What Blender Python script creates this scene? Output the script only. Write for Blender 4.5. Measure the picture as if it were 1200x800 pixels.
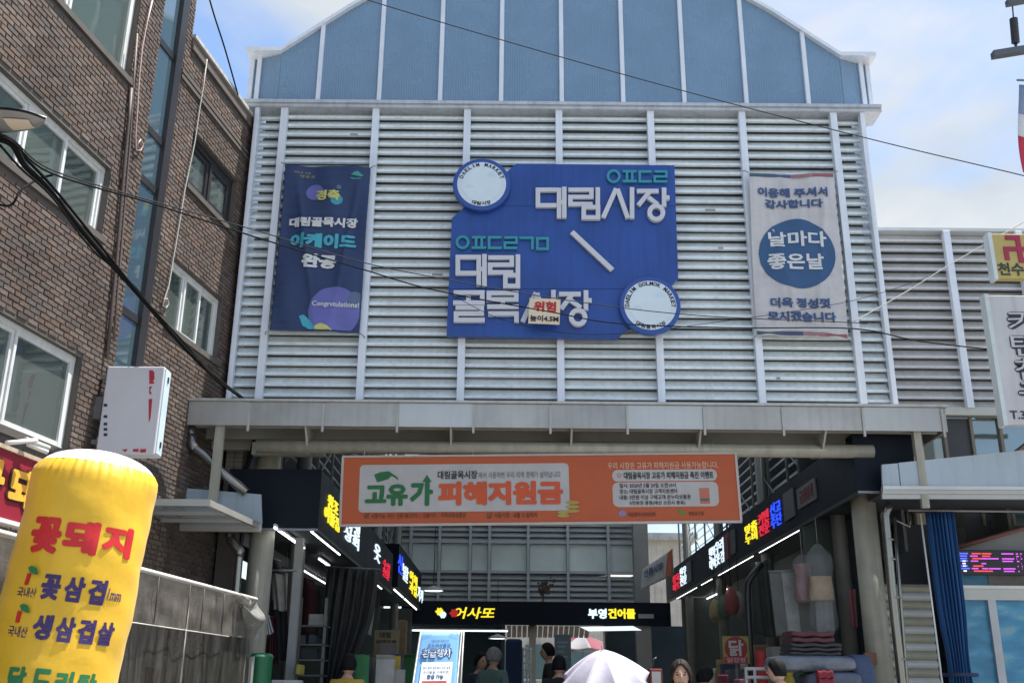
import bpy, bmesh, math, random
from mathutils import Vector, Matrix
random.seed(7)
sc = bpy.context.scene
for _o in list(bpy.data.objects):
    bpy.data.objects.remove(_o)
col = sc.collection
R_ = math.radians

# ---------------------------------------------------------------- camera
CAM = Vector((0.0, 0.0, 1.4))
F_PX = 1200.0                                   # focal length in pixels of the 1200 x 800 photograph
ROT = (Matrix.Rotation(R_(0.0), 3, 'Z') @ Matrix.Rotation(R_(90 + 18.9), 3, 'X') @ Matrix.Rotation(R_(0.5), 3, 'Z'))
cd = bpy.data.cameras.new('camera')
cd.lens, cd.sensor_width, cd.sensor_fit = 36.0, 36.0, 'HORIZONTAL'
cd.clip_start, cd.clip_end = 0.1, 3000
cam = bpy.data.objects.new('camera', cd)
col.objects.link(cam)
cam.matrix_world = Matrix.Translation(CAM) @ ROT.to_4x4()
sc.camera = cam

# ---------------------------------------------------------------- sky, sun, exposure
SUN = Vector((0.33, 0.06, 0.94)).normalized()
w = bpy.data.worlds.new('World')
sc.world = w
w.use_nodes = True
wn, wl = w.node_tree.nodes, w.node_tree.links
wn.clear()
sky = wn.new('ShaderNodeTexSky')
sky.sky_type = 'NISHITA'
sky.sun_disc = False
sky.sun_elevation = math.asin(SUN.z)
sky.sun_rotation = math.atan2(SUN.x, SUN.y)
sky.air_density, sky.dust_density, sky.ozone_density = 1.0, 0.6, 1.0
tc = wn.new('ShaderNodeTexCoord')
sep = wn.new('ShaderNodeSeparateXYZ')
wl.new(tc.outputs['Generated'], sep.inputs[0])
def wmath(op, a, b=None):
    n = wn.new('ShaderNodeMath'); n.operation = op
    for i, q in enumerate((a, b)):
        if q is None: continue
        if isinstance(q, (int, float)): n.inputs[i].default_value = q
        else: wl.new(q, n.inputs[i])
    return n.outputs[0]
zz = wmath('ADD', wmath('MAXIMUM', sep.outputs[2], 0.0), 0.22)
cmb = wn.new('ShaderNodeCombineXYZ')
wl.new(wmath('DIVIDE', sep.outputs[0], zz), cmb.inputs[0])
wl.new(wmath('DIVIDE', sep.outputs[1], zz), cmb.inputs[1])
cmb.inputs[2].default_value = 14.2
nz = wn.new('ShaderNodeTexNoise')
nz.inputs['Scale'].default_value = 1.7
nz.inputs['Detail'].default_value = 8
nz.inputs['Roughness'].default_value = 0.52
nz.inputs['Distortion'].default_value = 0.35
wl.new(cmb.outputs[0], nz.inputs['Vector'])
rmp = wn.new('ShaderNodeValToRGB')
rmp.color_ramp.elements[0].position = 0.46
rmp.color_ramp.elements[0].color = (0, 0, 0, 1)
rmp.color_ramp.elements[1].position = 0.60
rmp.color_ramp.elements[1].color = (0.92, 0.92, 0.92, 1)
wl.new(nz.outputs['Fac'], rmp.inputs[0])
mx = wn.new('ShaderNodeMixRGB')
wl.new(rmp.outputs[0], mx.inputs[0])
wl.new(sky.outputs[0], mx.inputs[1])
nz2 = wn.new('ShaderNodeTexNoise')               # lighter and greyer billows inside the clouds
nz2.inputs['Scale'].default_value = 3.4
nz2.inputs['Detail'].default_value = 7
wl.new(cmb.outputs[0], nz2.inputs['Vector'])
cr2 = wn.new('ShaderNodeValToRGB')
cr2.color_ramp.elements[0].position, cr2.color_ramp.elements[0].color = 0.36, (2.35, 2.6, 2.8, 1)
cr2.color_ramp.elements[1].position, cr2.color_ramp.elements[1].color = 0.66, (3.3, 3.35, 3.35, 1)
wl.new(nz2.outputs['Fac'], cr2.inputs[0])
wl.new(cr2.outputs[0], mx.inputs[2])
bg = wn.new('ShaderNodeBackground')
bg.inputs[1].default_value = 0.10
wl.new(mx.outputs[0], bg.inputs[0])
wo = wn.new('ShaderNodeOutputWorld')
wl.new(bg.outputs[0], wo.inputs[0])
ld = bpy.data.lights.new('sun', 'SUN')
ld.energy, ld.angle, ld.color = 4.2, R_(0.6), (1.0, 0.955, 0.89)
lo = bpy.data.objects.new('sun', ld)
col.objects.link(lo)
lo.location = (10, -10, 40)
lo.rotation_euler = SUN.to_track_quat('Z', 'Y').to_euler()
sc.view_settings.view_transform = 'Standard'
sc.view_settings.look = 'None'
sc.view_settings.exposure = 1.42
sc.view_settings.gamma = 1.0
sc.view_settings.use_curve_mapping = False

# ---------------------------------------------------------------- pixels of the photograph -> rays
def ray(x, y):
    return ROT @ Vector(((x - 600) / F_PX, -(y - 400) / F_PX, -1.0))
def PY(x, y, Y):                                # where the pixel's ray meets the plane Y = const
    d = ray(x, y); return CAM + d * (Y / d.y)
def PX(x, y, X):
    d = ray(x, y); return CAM + d * (X / d.x)
class Pl:                                       # a plane with its own a (right) / b (up) / d (outward) axes
    def __init__(s, o, u, v=(0, 0, 1)):
        s.o, s.u, s.v = Vector(o), Vector(u).normalized(), Vector(v).normalized()
        s.n = s.u.cross(s.v).normalized()
    def px(s, x, y):
        d = ray(x, y)
        t = (s.o - CAM).dot(s.n) / d.dot(s.n)
        p = CAM + d * t - s.o
        return p.dot(s.u), p.dot(s.v)
    def at(s, a, b, d=0.0):
        return s.o + s.u * a + s.v * b + s.n * d
def front(Y, X=0.0): return Pl((X, Y, 0), (1, 0, 0))
def rface(X): return Pl((X, 0, 0), (0, 1, 0))       # wall on the left side, facing the street
def lface(X): return Pl((X, 0, 0), (0, -1, 0))      # wall on the right side, facing the street

# ---------------------------------------------------------------- materials
MATS = {}
def M(name, c, rough=0.5, metal=0.0, var=0.12, scale=3.0, bump=0.0, bscale=40.0, streak=0.0, spec=0.5, trans=0.0, alpha=1.0, sheen=0.0):
    if name in MATS: return MATS[name]
    m = bpy.data.materials.new(name); m.use_nodes = True
    n, l = m.node_tree.nodes, m.node_tree.links
    p = n['Principled BSDF']
    p.inputs['Roughness'].default_value = rough
    p.inputs['Metallic'].default_value = metal
    p.inputs['Specular IOR Level'].default_value = spec
    if trans: p.inputs['Transmission Weight'].default_value = trans
    if alpha < 1: p.inputs['Alpha'].default_value = alpha
    if sheen: p.inputs['Sheen Weight'].default_value = sheen
    geo = n.new('ShaderNodeNewGeometry')
    nz = n.new('ShaderNodeTexNoise')
    nz.inputs['Scale'].default_value = scale; nz.inputs['Detail'].default_value = 6; nz.inputs['Roughness'].default_value = .62
    l.new(geo.outputs['Position'], nz.inputs['Vector'])
    mr = n.new('ShaderNodeMapRange')
    mr.inputs[1].default_value, mr.inputs[2].default_value = .3, .7
    mr.inputs[3].default_value, mr.inputs[4].default_value = 1 - var, 1 + var * .6
    l.new(nz.outputs['Fac'], mr.inputs[0])
    fac = mr.outputs[0]
    if streak:                                   # rain streaks of dirt: noise stretched down the height
        mp = n.new('ShaderNodeMapping'); mp.inputs['Scale'].default_value = (9, 9, .55)
        l.new(geo.outputs['Position'], mp.inputs[0])
        n2 = n.new('ShaderNodeTexNoise'); n2.inputs['Scale'].default_value = 1.6; n2.inputs['Detail'].default_value = 5
        l.new(mp.outputs[0], n2.inputs['Vector'])
        m2 = n.new('ShaderNodeMapRange')
        m2.inputs[1].default_value, m2.inputs[2].default_value = .45, .75
        m2.inputs[3].default_value, m2.inputs[4].default_value = 1, 1 - streak
        l.new(n2.outputs['Fac'], m2.inputs[0])
        mm = n.new('ShaderNodeMath'); mm.operation = 'MULTIPLY'
        l.new(fac, mm.inputs[0]); l.new(m2.outputs[0], mm.inputs[1]); fac = mm.outputs[0]
    mix = n.new('ShaderNodeMixRGB'); mix.blend_type = 'MULTIPLY'; mix.inputs[0].default_value = 1
    mix.inputs[1].default_value = (*c, 1)
    l.new(fac, mix.inputs[2]); l.new(mix.outputs[0], p.inputs['Base Color'])
    rr = n.new('ShaderNodeMapRange')
    rr.inputs[3].default_value, rr.inputs[4].default_value = max(0.02, rough - .08), min(1, rough + .1)
    l.new(nz.outputs['Fac'], rr.inputs[0]); l.new(rr.outputs[0], p.inputs['Roughness'])
    if bump:
        nb = n.new('ShaderNodeTexNoise'); nb.inputs['Scale'].default_value = bscale; nb.inputs['Detail'].default_value = 4
        l.new(geo.outputs['Position'], nb.inputs['Vector'])
        b = n.new('ShaderNodeBump'); b.inputs['Strength'].default_value = bump; b.inputs['Distance'].default_value = .02
        l.new(nb.outputs['Fac'], b.inputs['Height']); l.new(b.outputs[0], p.inputs['Normal'])
    MATS[name] = m
    return m
def EM(name, c, strength=3.0):
    if name in MATS: return MATS[name]
    m = bpy.data.materials.new(name); m.use_nodes = True
    n, l = m.node_tree.nodes, m.node_tree.links
    p = n['Principled BSDF']
    p.inputs['Base Color'].default_value = (*c, 1)
    p.inputs['Emission Color'].default_value = (*c, 1)
    p.inputs['Emission Strength'].default_value = strength
    MATS[name] = m
    return m
def GLASS(name, tint, rough=0.03, clear=0.35, gloss=0.6):
    """window glass: mirror-like reflection over a tinted see-through pane"""
    if name in MATS: return MATS[name]
    m = bpy.data.materials.new(name); m.use_nodes = True
    n, l = m.node_tree.nodes, m.node_tree.links
    n.clear()
    o = n.new('ShaderNodeOutputMaterial')
    tr = n.new('ShaderNodeBsdfTransparent'); tr.inputs[0].default_value = (*tint, 1)
    df = n.new('ShaderNodeBsdfDiffuse'); df.inputs[0].default_value = (*[t * .35 for t in tint], 1)
    gl = n.new('ShaderNodeBsdfGlossy'); gl.inputs['Roughness'].default_value = rough
    gl.inputs[0].default_value = (.9, .95, .95, 1)
    geo = n.new('ShaderNodeNewGeometry')
    nb = n.new('ShaderNodeTexNoise'); nb.inputs['Scale'].default_value = 1.3
    l.new(geo.outputs['Position'], nb.inputs['Vector'])
    b = n.new('ShaderNodeBump'); b.inputs['Strength'].default_value = .06; b.inputs['Distance'].default_value = .05
    l.new(nb.outputs['Fac'], b.inputs['Height']); l.new(b.outputs[0], gl.inputs['Normal'])
    m1 = n.new('ShaderNodeMixShader'); m1.inputs[0].default_value = clear
    l.new(df.outputs[0], m1.inputs[1]); l.new(tr.outputs[0], m1.inputs[2])
    fr = n.new('ShaderNodeFresnel'); fr.inputs[0].default_value = 1.5
    mu = n.new('ShaderNodeMath'); mu.operation = 'MULTIPLY_ADD'; mu.inputs[1].default_value = .45; mu.inputs[2].default_value = gloss * .3
    l.new(fr.outputs[0], mu.inputs[0])
    m2 = n.new('ShaderNodeMixShader')
    l.new(mu.outputs[0], m2.inputs[0]); l.new(m1.outputs[0], m2.inputs[1]); l.new(gl.outputs[0], m2.inputs[2])
    l.new(m2.outputs[0], o.inputs[0])
    MATS[name] = m
    return m

# ---------------------------------------------------------------- mesh building
def rootloc(p):
    v = Vector((0, 0, 0))
    while p is not None:
        v = v + p.location; p = p.parent
    return v
class MB:
    def __init__(s): s.v, s.f, s.sm = [], [], []
    def add(s, vs, fs, smooth=False):
        k = len(s.v)
        s.v += [Vector(q) for q in vs]
        for f in fs:
            s.f.append([i + k for i in f]); s.sm.append(smooth)
        return s
    def obox(s, o, a, b, c):                     # corner o and three edge vectors
        o, a, b, c = Vector(o), Vector(a), Vector(b), Vector(c)
        if a.cross(b).dot(c) < 0: a, b = b, a
        return s.add([o, o + a, o + a + b, o + b, o + c, o + a + c, o + a + b + c, o + b + c],
                     [(3, 2, 1, 0), (4, 5, 6, 7), (0, 1, 5, 4), (1, 2, 6, 5), (2, 3, 7, 6), (3, 0, 4, 7)])
    def box(s, x0, x1, y0, y1, z0, z1):
        return s.obox((x0, y0, z0), (x1 - x0, 0, 0), (0, y1 - y0, 0), (0, 0, z1 - z0))
    def pbox(s, P, a0, a1, b0, b1, d0, d1):      # box in a plane's own axes
        return s.obox(P.at(a0, b0, d0), P.u * (a1 - a0), P.v * (b1 - b0), P.n * (d1 - d0))
    def prism(s, pts, d):                        # polygon (counter-clockwise seen from +d) swept along d
        n = len(pts); d = Vector(d); pts = [Vector(p) for p in pts]
        return s.add(pts + [p + d for p in pts], [tuple(range(n - 1, -1, -1)), tuple(range(n, 2 * n))] +
                     [(i, (i + 1) % n, n + (i + 1) % n, n + i) for i in range(n)])
    def pprism(s, P, pts, d0, d1):
        ar = sum(pts[i][0] * pts[(i + 1) % len(pts)][1] - pts[(i + 1) % len(pts)][0] * pts[i][1] for i in range(len(pts)))
        if ar < 0: pts = pts[::-1]
        return s.prism([P.at(a, b, d0) for a, b in pts], P.n * (d1 - d0))
    def cyl(s, p, q, r0, r1=None, n=14, caps=True, smooth=True):
        p, q = Vector(p), Vector(q); r1 = r0 if r1 is None else r1
        ax = (q - p).normalized()
        t = Vector((0, 0, 1)) if abs(ax.z) < .9 else Vector((1, 0, 0))
        u = ax.cross(t).normalized(); v = ax.cross(u)
        ring = lambda c, r: [c + (u * math.cos(2 * math.pi * i / n) + v * math.sin(2 * math.pi * i / n)) * r for i in range(n)]
        k = len(s.v)
        s.add(ring(p, r0) + ring(q, r1), [(i, n + i, n + (i + 1) % n, (i + 1) % n) for i in range(n)], smooth)
        if caps:
            s.f.append([k + i for i in range(n)]); s.sm.append(False)
            s.f.append([k + n + i for i in range(n - 1, -1, -1)]); s.sm.append(False)
        return s
    def tube(s, pts, r, n=7):
        pts = [Vector(p) for p in pts]
        rings, u = [], None
        for i, p in enumerate(pts):
            t = (pts[min(i + 1, len(pts) - 1)] - pts[max(i - 1, 0)]).normalized()
            if u is None:
                u = t.cross(Vector((0, 0, 1)) if abs(t.z) < .9 else Vector((1, 0, 0))).normalized()
            else:
                u = (u - t * u.dot(t)).normalized()
            v = t.cross(u)
            rr = r[i] if isinstance(r, (list, tuple)) else r
            rings += [p + (u * math.cos(2 * math.pi * j / n) + v * math.sin(2 * math.pi * j / n)) * rr for j in range(n)]
        m = len(pts)
        fs = [(i * n + j, i * n + (j + 1) % n, (i + 1) * n + (j + 1) % n, (i + 1) * n + j) for i in range(m - 1) for j in range(n)]
        s.add(rings, fs, True)
        k = len(s.v) - m * n
        s.f.append([k + j for j in range(n - 1, -1, -1)]); s.sm.append(False)
        s.f.append([k + (m - 1) * n + j for j in range(n)]); s.sm.append(False)
        return s
    def lathe(s, prof, c=(0, 0, 0), n=24, smooth=True):
        c = Vector(c)
        vs = [c + Vector((r * math.cos(2 * math.pi * j / n), r * math.sin(2 * math.pi * j / n), z)) for r, z in prof for j in range(n)]
        fs = [(i * n + j, i * n + (j + 1) % n, (i + 1) * n + (j + 1) % n, (i + 1) * n + j) for i in range(len(prof) - 1) for j in range(n)]
        return s.add(vs, fs, smooth)
    def grid(s, fn, nu, nv, smooth=True):        # fn(i/nu, j/nv) -> point
        vs = [fn(i / nu, j / nv) for j in range(nv + 1) for i in range(nu + 1)]
        fs = [(j * (nu + 1) + i, j * (nu + 1) + i + 1, (j + 1) * (nu + 1) + i + 1, (j + 1) * (nu + 1) + i) for j in range(nv) for i in range(nu)]
        return s.add(vs, fs, smooth)
    def stroke(s, P, pts, wd, d0, d1, closed=False):   # mitred bar along a polyline on a plane
        pts = [Vector(p) for p in pts]; n = len(pts); L, Rr = [], []
        for i in range(n):
            a = pts[(i - 1) % n] if (closed or i > 0) else None
            b = pts[(i + 1) % n] if (closed or i < n - 1) else None
            d1_ = (pts[i] - a).normalized() if a is not None else None
            d2_ = (b - pts[i]).normalized() if b is not None else None
            if d1_ is None: d1_ = d2_
            if d2_ is None: d2_ = d1_
            n1, n2 = Vector((-d1_.y, d1_.x)), Vector((-d2_.y, d2_.x))
            m = (n1 + n2); m = m / max(m.length_squared, .3) * 2
            L.append(pts[i] + m * wd / 2); Rr.append(pts[i] - m * wd / 2)
        k = n
        vs = [P.at(*p, d1) for p in L] + [P.at(*p, d1) for p in Rr] + [P.at(*p, d0) for p in L] + [P.at(*p, d0) for p in Rr]
        fs = []
        for i in range(n if closed else n - 1):
            j = (i + 1) % n
            fs += [(i, k + i, k + j, j), (i, j, 2 * k + j, 2 * k + i), (k + i, 3 * k + i, 3 * k + j, k + j)]
        if not closed:
            fs += [(0, 2 * k, 3 * k, k), (n - 1, 2 * n - 1, 4 * n - 1, 3 * n - 1)]
        return s.add(vs, fs)
    def build(s, name, mat, parent=None, bevel=0.0, solid=0.0, **props):
        off = rootloc(parent)
        me = bpy.data.meshes.new(name)
        me.from_pydata([tuple(v - off) for v in s.v], [], s.f)
        me.polygons.foreach_set('use_smooth', s.sm)
        me.materials.append(mat)
        me.update()
        return link(name, me, parent, bevel, solid, **props)
def link(name, me, parent=None, bevel=0.0, solid=0.0, **props):
    o = bpy.data.objects.new(name, me)
    col.objects.link(o)
    o.parent = parent
    if solid:
        md = o.modifiers.new('thickness', 'SOLIDIFY'); md.thickness = solid; md.offset = 0
    if bevel:
        md = o.modifiers.new('bevel', 'BEVEL'); md.width = bevel; md.segments = 2; md.limit_method = 'ANGLE'
    for k_, q in props.items(): o[k_] = q
    return o
def tag(o, label, cat, group=None):
    o['label'], o['category'] = label, cat
    if group: o['group'] = group
    return o
def thing(name, label, cat, loc=(0, 0, 0), group=None):
    o = bpy.data.objects.new(name, None)
    o.empty_display_size = .2
    col.objects.link(o)
    o.location = loc
    return tag(o, label, cat, group)
def copy_tree(o, parent=None):
    c = o.copy(); col.objects.link(c); c.parent = parent
    for ch in list(o.children): copy_tree(ch, c)
    return c

# ---------------------------------------------------------------- lettering (filled in at the end in one go)
TEXTS = []
def text(name, s, fn, box, mat, parent, ext=0.004, bold=0.0, slant=0.0, res=2, squeeze=True, cut=0.0):
    """fn(a, b, d) -> world point; box = (a0, a1, b0, b1) that the lettering fills"""
    me = bpy.data.meshes.new(name); me.materials.append(mat)
    o = link(name, me, parent)
    TEXTS.append((o, s, fn, box, ext, bold, slant, res, squeeze, rootloc(parent), cut))
    return o
def finish_texts():
    tmp = []
    for (o, s, fn, box, ext, bold, slant, res, squeeze, off, cut) in TEXTS:
        cu = bpy.data.curves.new('t', 'FONT')
        cu.body = s; cu.resolution_u = res; cu.offset = min(bold, .012); cu.align_x = 'CENTER'; cu.space_line = .92
        cu.extrude = .01 if ext > 0 else 0.0
        q = bpy.data.objects.new('t', cu); col.objects.link(q); tmp.append(q)
    bpy.context.view_layer.update()
    dg = bpy.context.evaluated_depsgraph_get()
    for q, (o, s, fn, box, ext, bold, slant, res, squeeze, off, cut) in zip(tmp, TEXTS):
        me = q.evaluated_get(dg).to_mesh()
        a0, a1, b0, b1 = box
        vs0 = [v.co.copy() for v in me.vertices]
        if not vs0: continue
        ex = max(0.0, bold - .012)               # heavier strokes: the glyph repeated with small shifts
        x0, x1 = min(v.x for v in vs0) - ex, max(v.x for v in vs0) + ex
        y0, y1 = min(v.y for v in vs0) - ex, max(v.y for v in vs0) + ex
        sx, sy = (a1 - a0) / max(x1 - x0, 1e-6), (b1 - b0) / max(y1 - y0, 1e-6)
        if not squeeze: sx = sy = min(sx, sy)
        if cut:                                  # cut long faces so that they can follow a curved surface
            bmq = bmesh.new(); bmq.from_mesh(me)
            k = x0 + cut / sx
            while k < x1:
                bmesh.ops.bisect_plane(bmq, geom=bmq.verts[:] + bmq.edges[:] + bmq.faces[:], plane_co=(k, 0, 0), plane_no=(1, 0, 0)); k += cut / sx
            k = y0 + cut / sy
            while k < y1:
                bmesh.ops.bisect_plane(bmq, geom=bmq.verts[:] + bmq.edges[:] + bmq.faces[:], plane_co=(0, k, 0), plane_no=(0, 1, 0)); k += cut / sy
            bmq.verts.ensure_lookup_table()
            vs0 = [v.co.copy() for v in bmq.verts]; fs0 = [tuple(v.index for v in f.verts) for f in bmq.faces]
            bmq.verts.index_update(); fs0 = [tuple(v.index for v in f.verts) for f in bmq.faces]
            bmq.free()
        else:
            fs0 = [tuple(p.vertices) for p in me.polygons]
        q.evaluated_get(dg).to_mesh_clear()
        ca, cb, cx, cy = (a0 + a1) / 2, (b0 + b1) / 2, (x0 + x1) / 2, (y0 + y1) / 2
        shifts = [(0, 0)]
        if ex > .004:
            shifts = [(ex * math.cos(t * math.pi / 4), ex * math.sin(t * math.pi / 4)) for t in range(8)]
        out, fs = [], []
        for si, (hx, hy) in enumerate(shifts):
            k = len(out)
            for v in vs0:
                a = ca + (v.x + hx - cx) * sx; b = cb + (v.y + hy - cy) * sy
                a += (b - cb) * slant
                d = (0.0 if ext <= 0 else (ext if v.z > 0 else 0.0)) + si * .0003
                out.append(tuple(Vector(fn(a, b, d)) - off))
            fs += [tuple(i + k for i in f) for f in fs0]
        mt = o.data.materials[0]
        o.data.clear_geometry()
        o.data.from_pydata(out, [], fs)
        o.data.update()
        if not o.data.materials: o.data.materials.append(mt)
    for q in tmp:
        cu = q.data
        bpy.data.objects.remove(q); bpy.data.curves.remove(cu)
def ptext(name, s, P, x0, y0, x1, y1, mat, parent, d=0.006, ext=0.003, bold=0.0, **k):
    """lettering on a plane, filling the photograph's pixel rectangle"""
    a0, b0 = P.px((x0), (y1)); a1, b1 = P.px(x1, y0)
    am0, am1 = P.px(x0, (y0 + y1) / 2)[0], P.px(x1, (y0 + y1) / 2)[0]
    xm = (x0 + x1) / 2
    bb0, bb1 = P.px(xm, y1)[1], P.px(xm, y0)[1]
    return text(name, s, lambda a, b, e, P=P, d=d: P.at(a, b, d + e), (am0, am1, bb0, bb1), mat, parent, ext, bold, **k)
def sag(p, q, s, n=14):
    p, q = Vector(p), Vector(q)
    return [p.lerp(q, i / n) - Vector((0, 0, 4 * s * (i / n) * (1 - i / n))) for i in range(n + 1)]
# ================================================================ ground
slat_white = M('slat_paint', (.77, .83, .85), .33, 0.0, .10, 2.2, streak=.16)
mull_white = M('white_coated_aluminium', (.72, .76, .82), .35, .1, .08, 2.5, streak=.10)
dark_back = M('dark_backing_sheet', (.15, .17, .175), .7)
asphalt = M('grey_concrete_paving', (.24, .235, .22), .85, 0, .25, 1.2, bump=.3, bscale=60)
g = MB()
g.add([(-400, -400, 0), (400, -400, 0), (400, 600, 0), (-400, 600, 0)], [(0, 1, 2, 3)])
g.build('ground', asphalt, kind='structure')
b = MB().box(-2.3, 4.1, -30, 45, .0, .012)
b.build('road', M('worn_asphalt', (.18, .176, .168), .85, 0, .2, .8, bump=.35, bscale=90), kind='structure')

# ================================================================ louvred gate with blue gable
GY = 13.2
gate = thing('market_gate', 'white louvred market gate front with blue panelled gable on top', 'gate building', (.67, GY, 0))
z_bot, z_top, NR = 4.98, 9.53, 31
pitch = (z_top - z_bot) / NR
mux = [-3.37 + 1.343 * i for i in range(7)]
edges = [-3.765] + mux + [5.105]
MB().box(-3.70, 5.04, GY + .20, GY + .23, z_bot - .05, z_top + .1).build('back_panel', dark_back, gate)
def slat_mesh(name, width):
    m = MB()
    prof = [(.120, .143), (.112, .144), (.052, .040), (.012, .037), (0, .034), (0, .002), (.005, -.002), (.060, .002), (.060, .006), (.008, .005)]
    # thin folded sheet: face sloping outwards, upright lip, short return
    k = len(prof)
    vs = [(0, y, z) for y, z in prof] + [(width, y, z) for y, z in prof]
    m.add(vs, [(i, i + 1, k + i + 1, k + i) for i in range(k - 1)])
    me = bpy.data.meshes.new(name)
    me.from_pydata([tuple(v) for v in m.v], [], m.f); me.materials.append(slat_white); me.update()
    return me
gl_ = gate.location
meshes = {}
for bi in range(len(edges) - 1):
    x0, x1 = edges[bi], edges[bi + 1]
    wd = round(x1 - x0, 3)
    if wd not in meshes: meshes[wd] = slat_mesh('louvre_slat', wd)
    for r in range(NR):
        o = link('louvre_slat', meshes[wd], gate)
        o.location = Vector((x0 + random.uniform(-.0005, .0005), GY + .015 + random.uniform(0, .006) + (.05 if bi in (0, 7) else 0), z_bot + r * pitch + random.uniform(-.005, .005))) - gl_
        o.rotation_euler = (random.uniform(-.03, .03), random.uniform(-.003, .003), 0)
        if wd > 1 and random.random() < .16:          # lapped splice where two lengths meet
            sx_ = x0 + random.uniform(.2, wd - .3); wl_ = random.uniform(.04, .16)
            zs_ = z_bot + r * pitch
            MB().box(sx_, sx_ + wl_, GY + .009, GY + .014, zs_ - .004, zs_ + .030).build('splice_plate', slat_white if random.random() < .6 else M('splice_dull', (.30, .31, .30), .6), gate)
for i, x in enumerate(edges):
    wd = .05 if 0 < i < len(edges) - 1 else .028
    MB().box(x - wd, x + wd, GY - .075, GY + .03, z_bot - .1, z_top + .03).build('mullion', mull_white, gate, bevel=.006)
for x0, x1 in ((-3.80, -3.775), (5.12, 5.145)):  # added side sheets that keep the sun off the end-bay slats
    MB().box(x0, x1, GY - .07, GY + .5, z_bot - .1, z_top).build('edge_sun_block', mull_white, gate)
# gutter and soffit
gy0 = 13.10
gut = MB()
gprof = [(gy0, 9.59), (gy0 - .012, 9.60), (gy0 - .012, 9.625), (gy0, 9.63), (gy0, 9.645), (gy0 - .03, 9.65), (gy0 - .03, 9.70), (gy0 + .1, 9.705), (13.5, 9.705), (13.5, 9.59)]
k = len(gprof)
gut.add([(-4.0, y, z - .10) for y, z in gprof] + [(5.39, y, z - .10) for y, z in gprof],
        [(i, (i + 1) % k, k + (i + 1) % k, k + i) for i in range(k)] + [tuple(range(k - 1, -1, -1)), tuple(range(k, 2 * k))])
gut.build('gutter', M('gutter_grey', (.50, .53, .57), .4, .2, .15, 3, streak=.25), gate)
# gable panels between ribs
def roof_z(x):
    d = abs(x - .69)
    pts = [(0, 12.85), (1.3, 12.45), (2.3, 11.86), (3.19, 11.26), (3.7, 10.89), (4.18, 10.47), (5.0, 10.47)]
    for (d0, z0), (d1, z1) in zip(pts, pts[1:]):
        if d <= d1: return z0 + (z1 - z0) * (d - d0) / (d1 - d0)
    return pts[-1][1]
GZ = 9.60
poly_blue = M('blue_polycarbonate', (.16, .262, .385), .26, 0, .10, 1.4, spec=.6)
pn, pl_ = poly_blue.node_tree.nodes, poly_blue.node_tree.links
geo = pn.new('ShaderNodeNewGeometry')
wv = pn.new('ShaderNodeTexWave'); wv.bands_direction = 'X'; wv.inputs['Scale'].default_value = 9.0; wv.inputs['Distortion'].default_value = .25
pl_.new(geo.outputs['Position'], wv.inputs['Vector'])
bp = pn.new('ShaderNodeBump'); bp.inputs['Strength'].default_value = .35; bp.inputs['Distance'].default_value = .01
pl_.new(wv.outputs['Fac'], bp.inputs['Height']); pl_.new(bp.outputs[0], pn['Principled BSDF'].inputs['Normal'])
ribx = [PY(x, 119, 13.05).x for x in (371, 443, 515, 587, 658.5, 731, 803, 876, 949)]
KL, KR = .69 - 4.18, .69 + 4.18                 # where the gable ends fold back
px_edges = [KL] + ribx + [KR]
PYg = 13.14
for i in range(len(px_edges) - 1):
    x0, x1 = px_edges[i] + .004, px_edges[i + 1] - .004
    xs = [x0 + (x1 - x0) * t / 4 for t in range(5)]
    P = front(PYg)
    pts = [(x0, GZ), (x1, GZ)] + [(x, roof_z(x) - .05) for x in reversed(xs)]
    MB().pprism(P, pts, -.02, random.uniform(0, .004)).build('panel', poly_blue, gate)
for x in ribx:
    MB().box(x - .033, x + .033, PYg - .05, PYg + .01, GZ, roof_z(x) - .04).build('rib', mull_white, gate, bevel=.01)
for k_, sx, ex_ in ((KL, -1, -3.96), (KR, 1, 5.34)):
    P = Pl((k_, PYg, 0), (1, -.42 * sx * -1, 0)) if sx > 0 else Pl((ex_, PYg + .42 * (k_ - ex_), 0), (1, -.42, 0))
    L = abs(ex_ - k_) * 1.085
    MB().pbox(P, .004, L, GZ, 10.42, -.02, 0).build('panel', poly_blue, gate)
    for q in (.0, .12):
        x = ex_ - sx * q; y = PYg + .42 * abs(x - k_)
        MB().box(x - .035, x + .035, y - .05, y + .04, GZ, 10.44).build('rib', mull_white, gate, bevel=.012)
    MB().box(min(ex_ + sx * .02, ex_ + sx * .04), max(ex_ + sx * .02, ex_ + sx * .04), PYg + .25, 14.0, GZ, 10.42).build('side_panel', poly_blue, gate)
cap = MB()
cx = [-4.01, .69 - 4.18, .69 - 3.19, .69 - 2.3, .69 - 1.3, .69, .69 + 1.3, .69 + 2.3, .69 + 3.19, .69 + 4.18, 5.40]
for a, b2 in zip(cx, cx[1:]):
    za, zb = roof_z(a), roof_z(b2)
    cap.add([(a, 13.06, za - .045), (b2, 13.06, zb - .045), (b2, 13.06, zb + .02), (a, 13.06, za + .02),
             (a, 13.95, za - .045), (b2, 13.95, zb - .045), (b2, 13.95, zb + .02), (a, 13.95, za + .02)],
            [(0, 1, 2, 3), (3, 2, 6, 7), (1, 0, 4, 5), (7, 6, 5, 4)])
cap.build('roof_edge', mull_white, gate)

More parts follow.
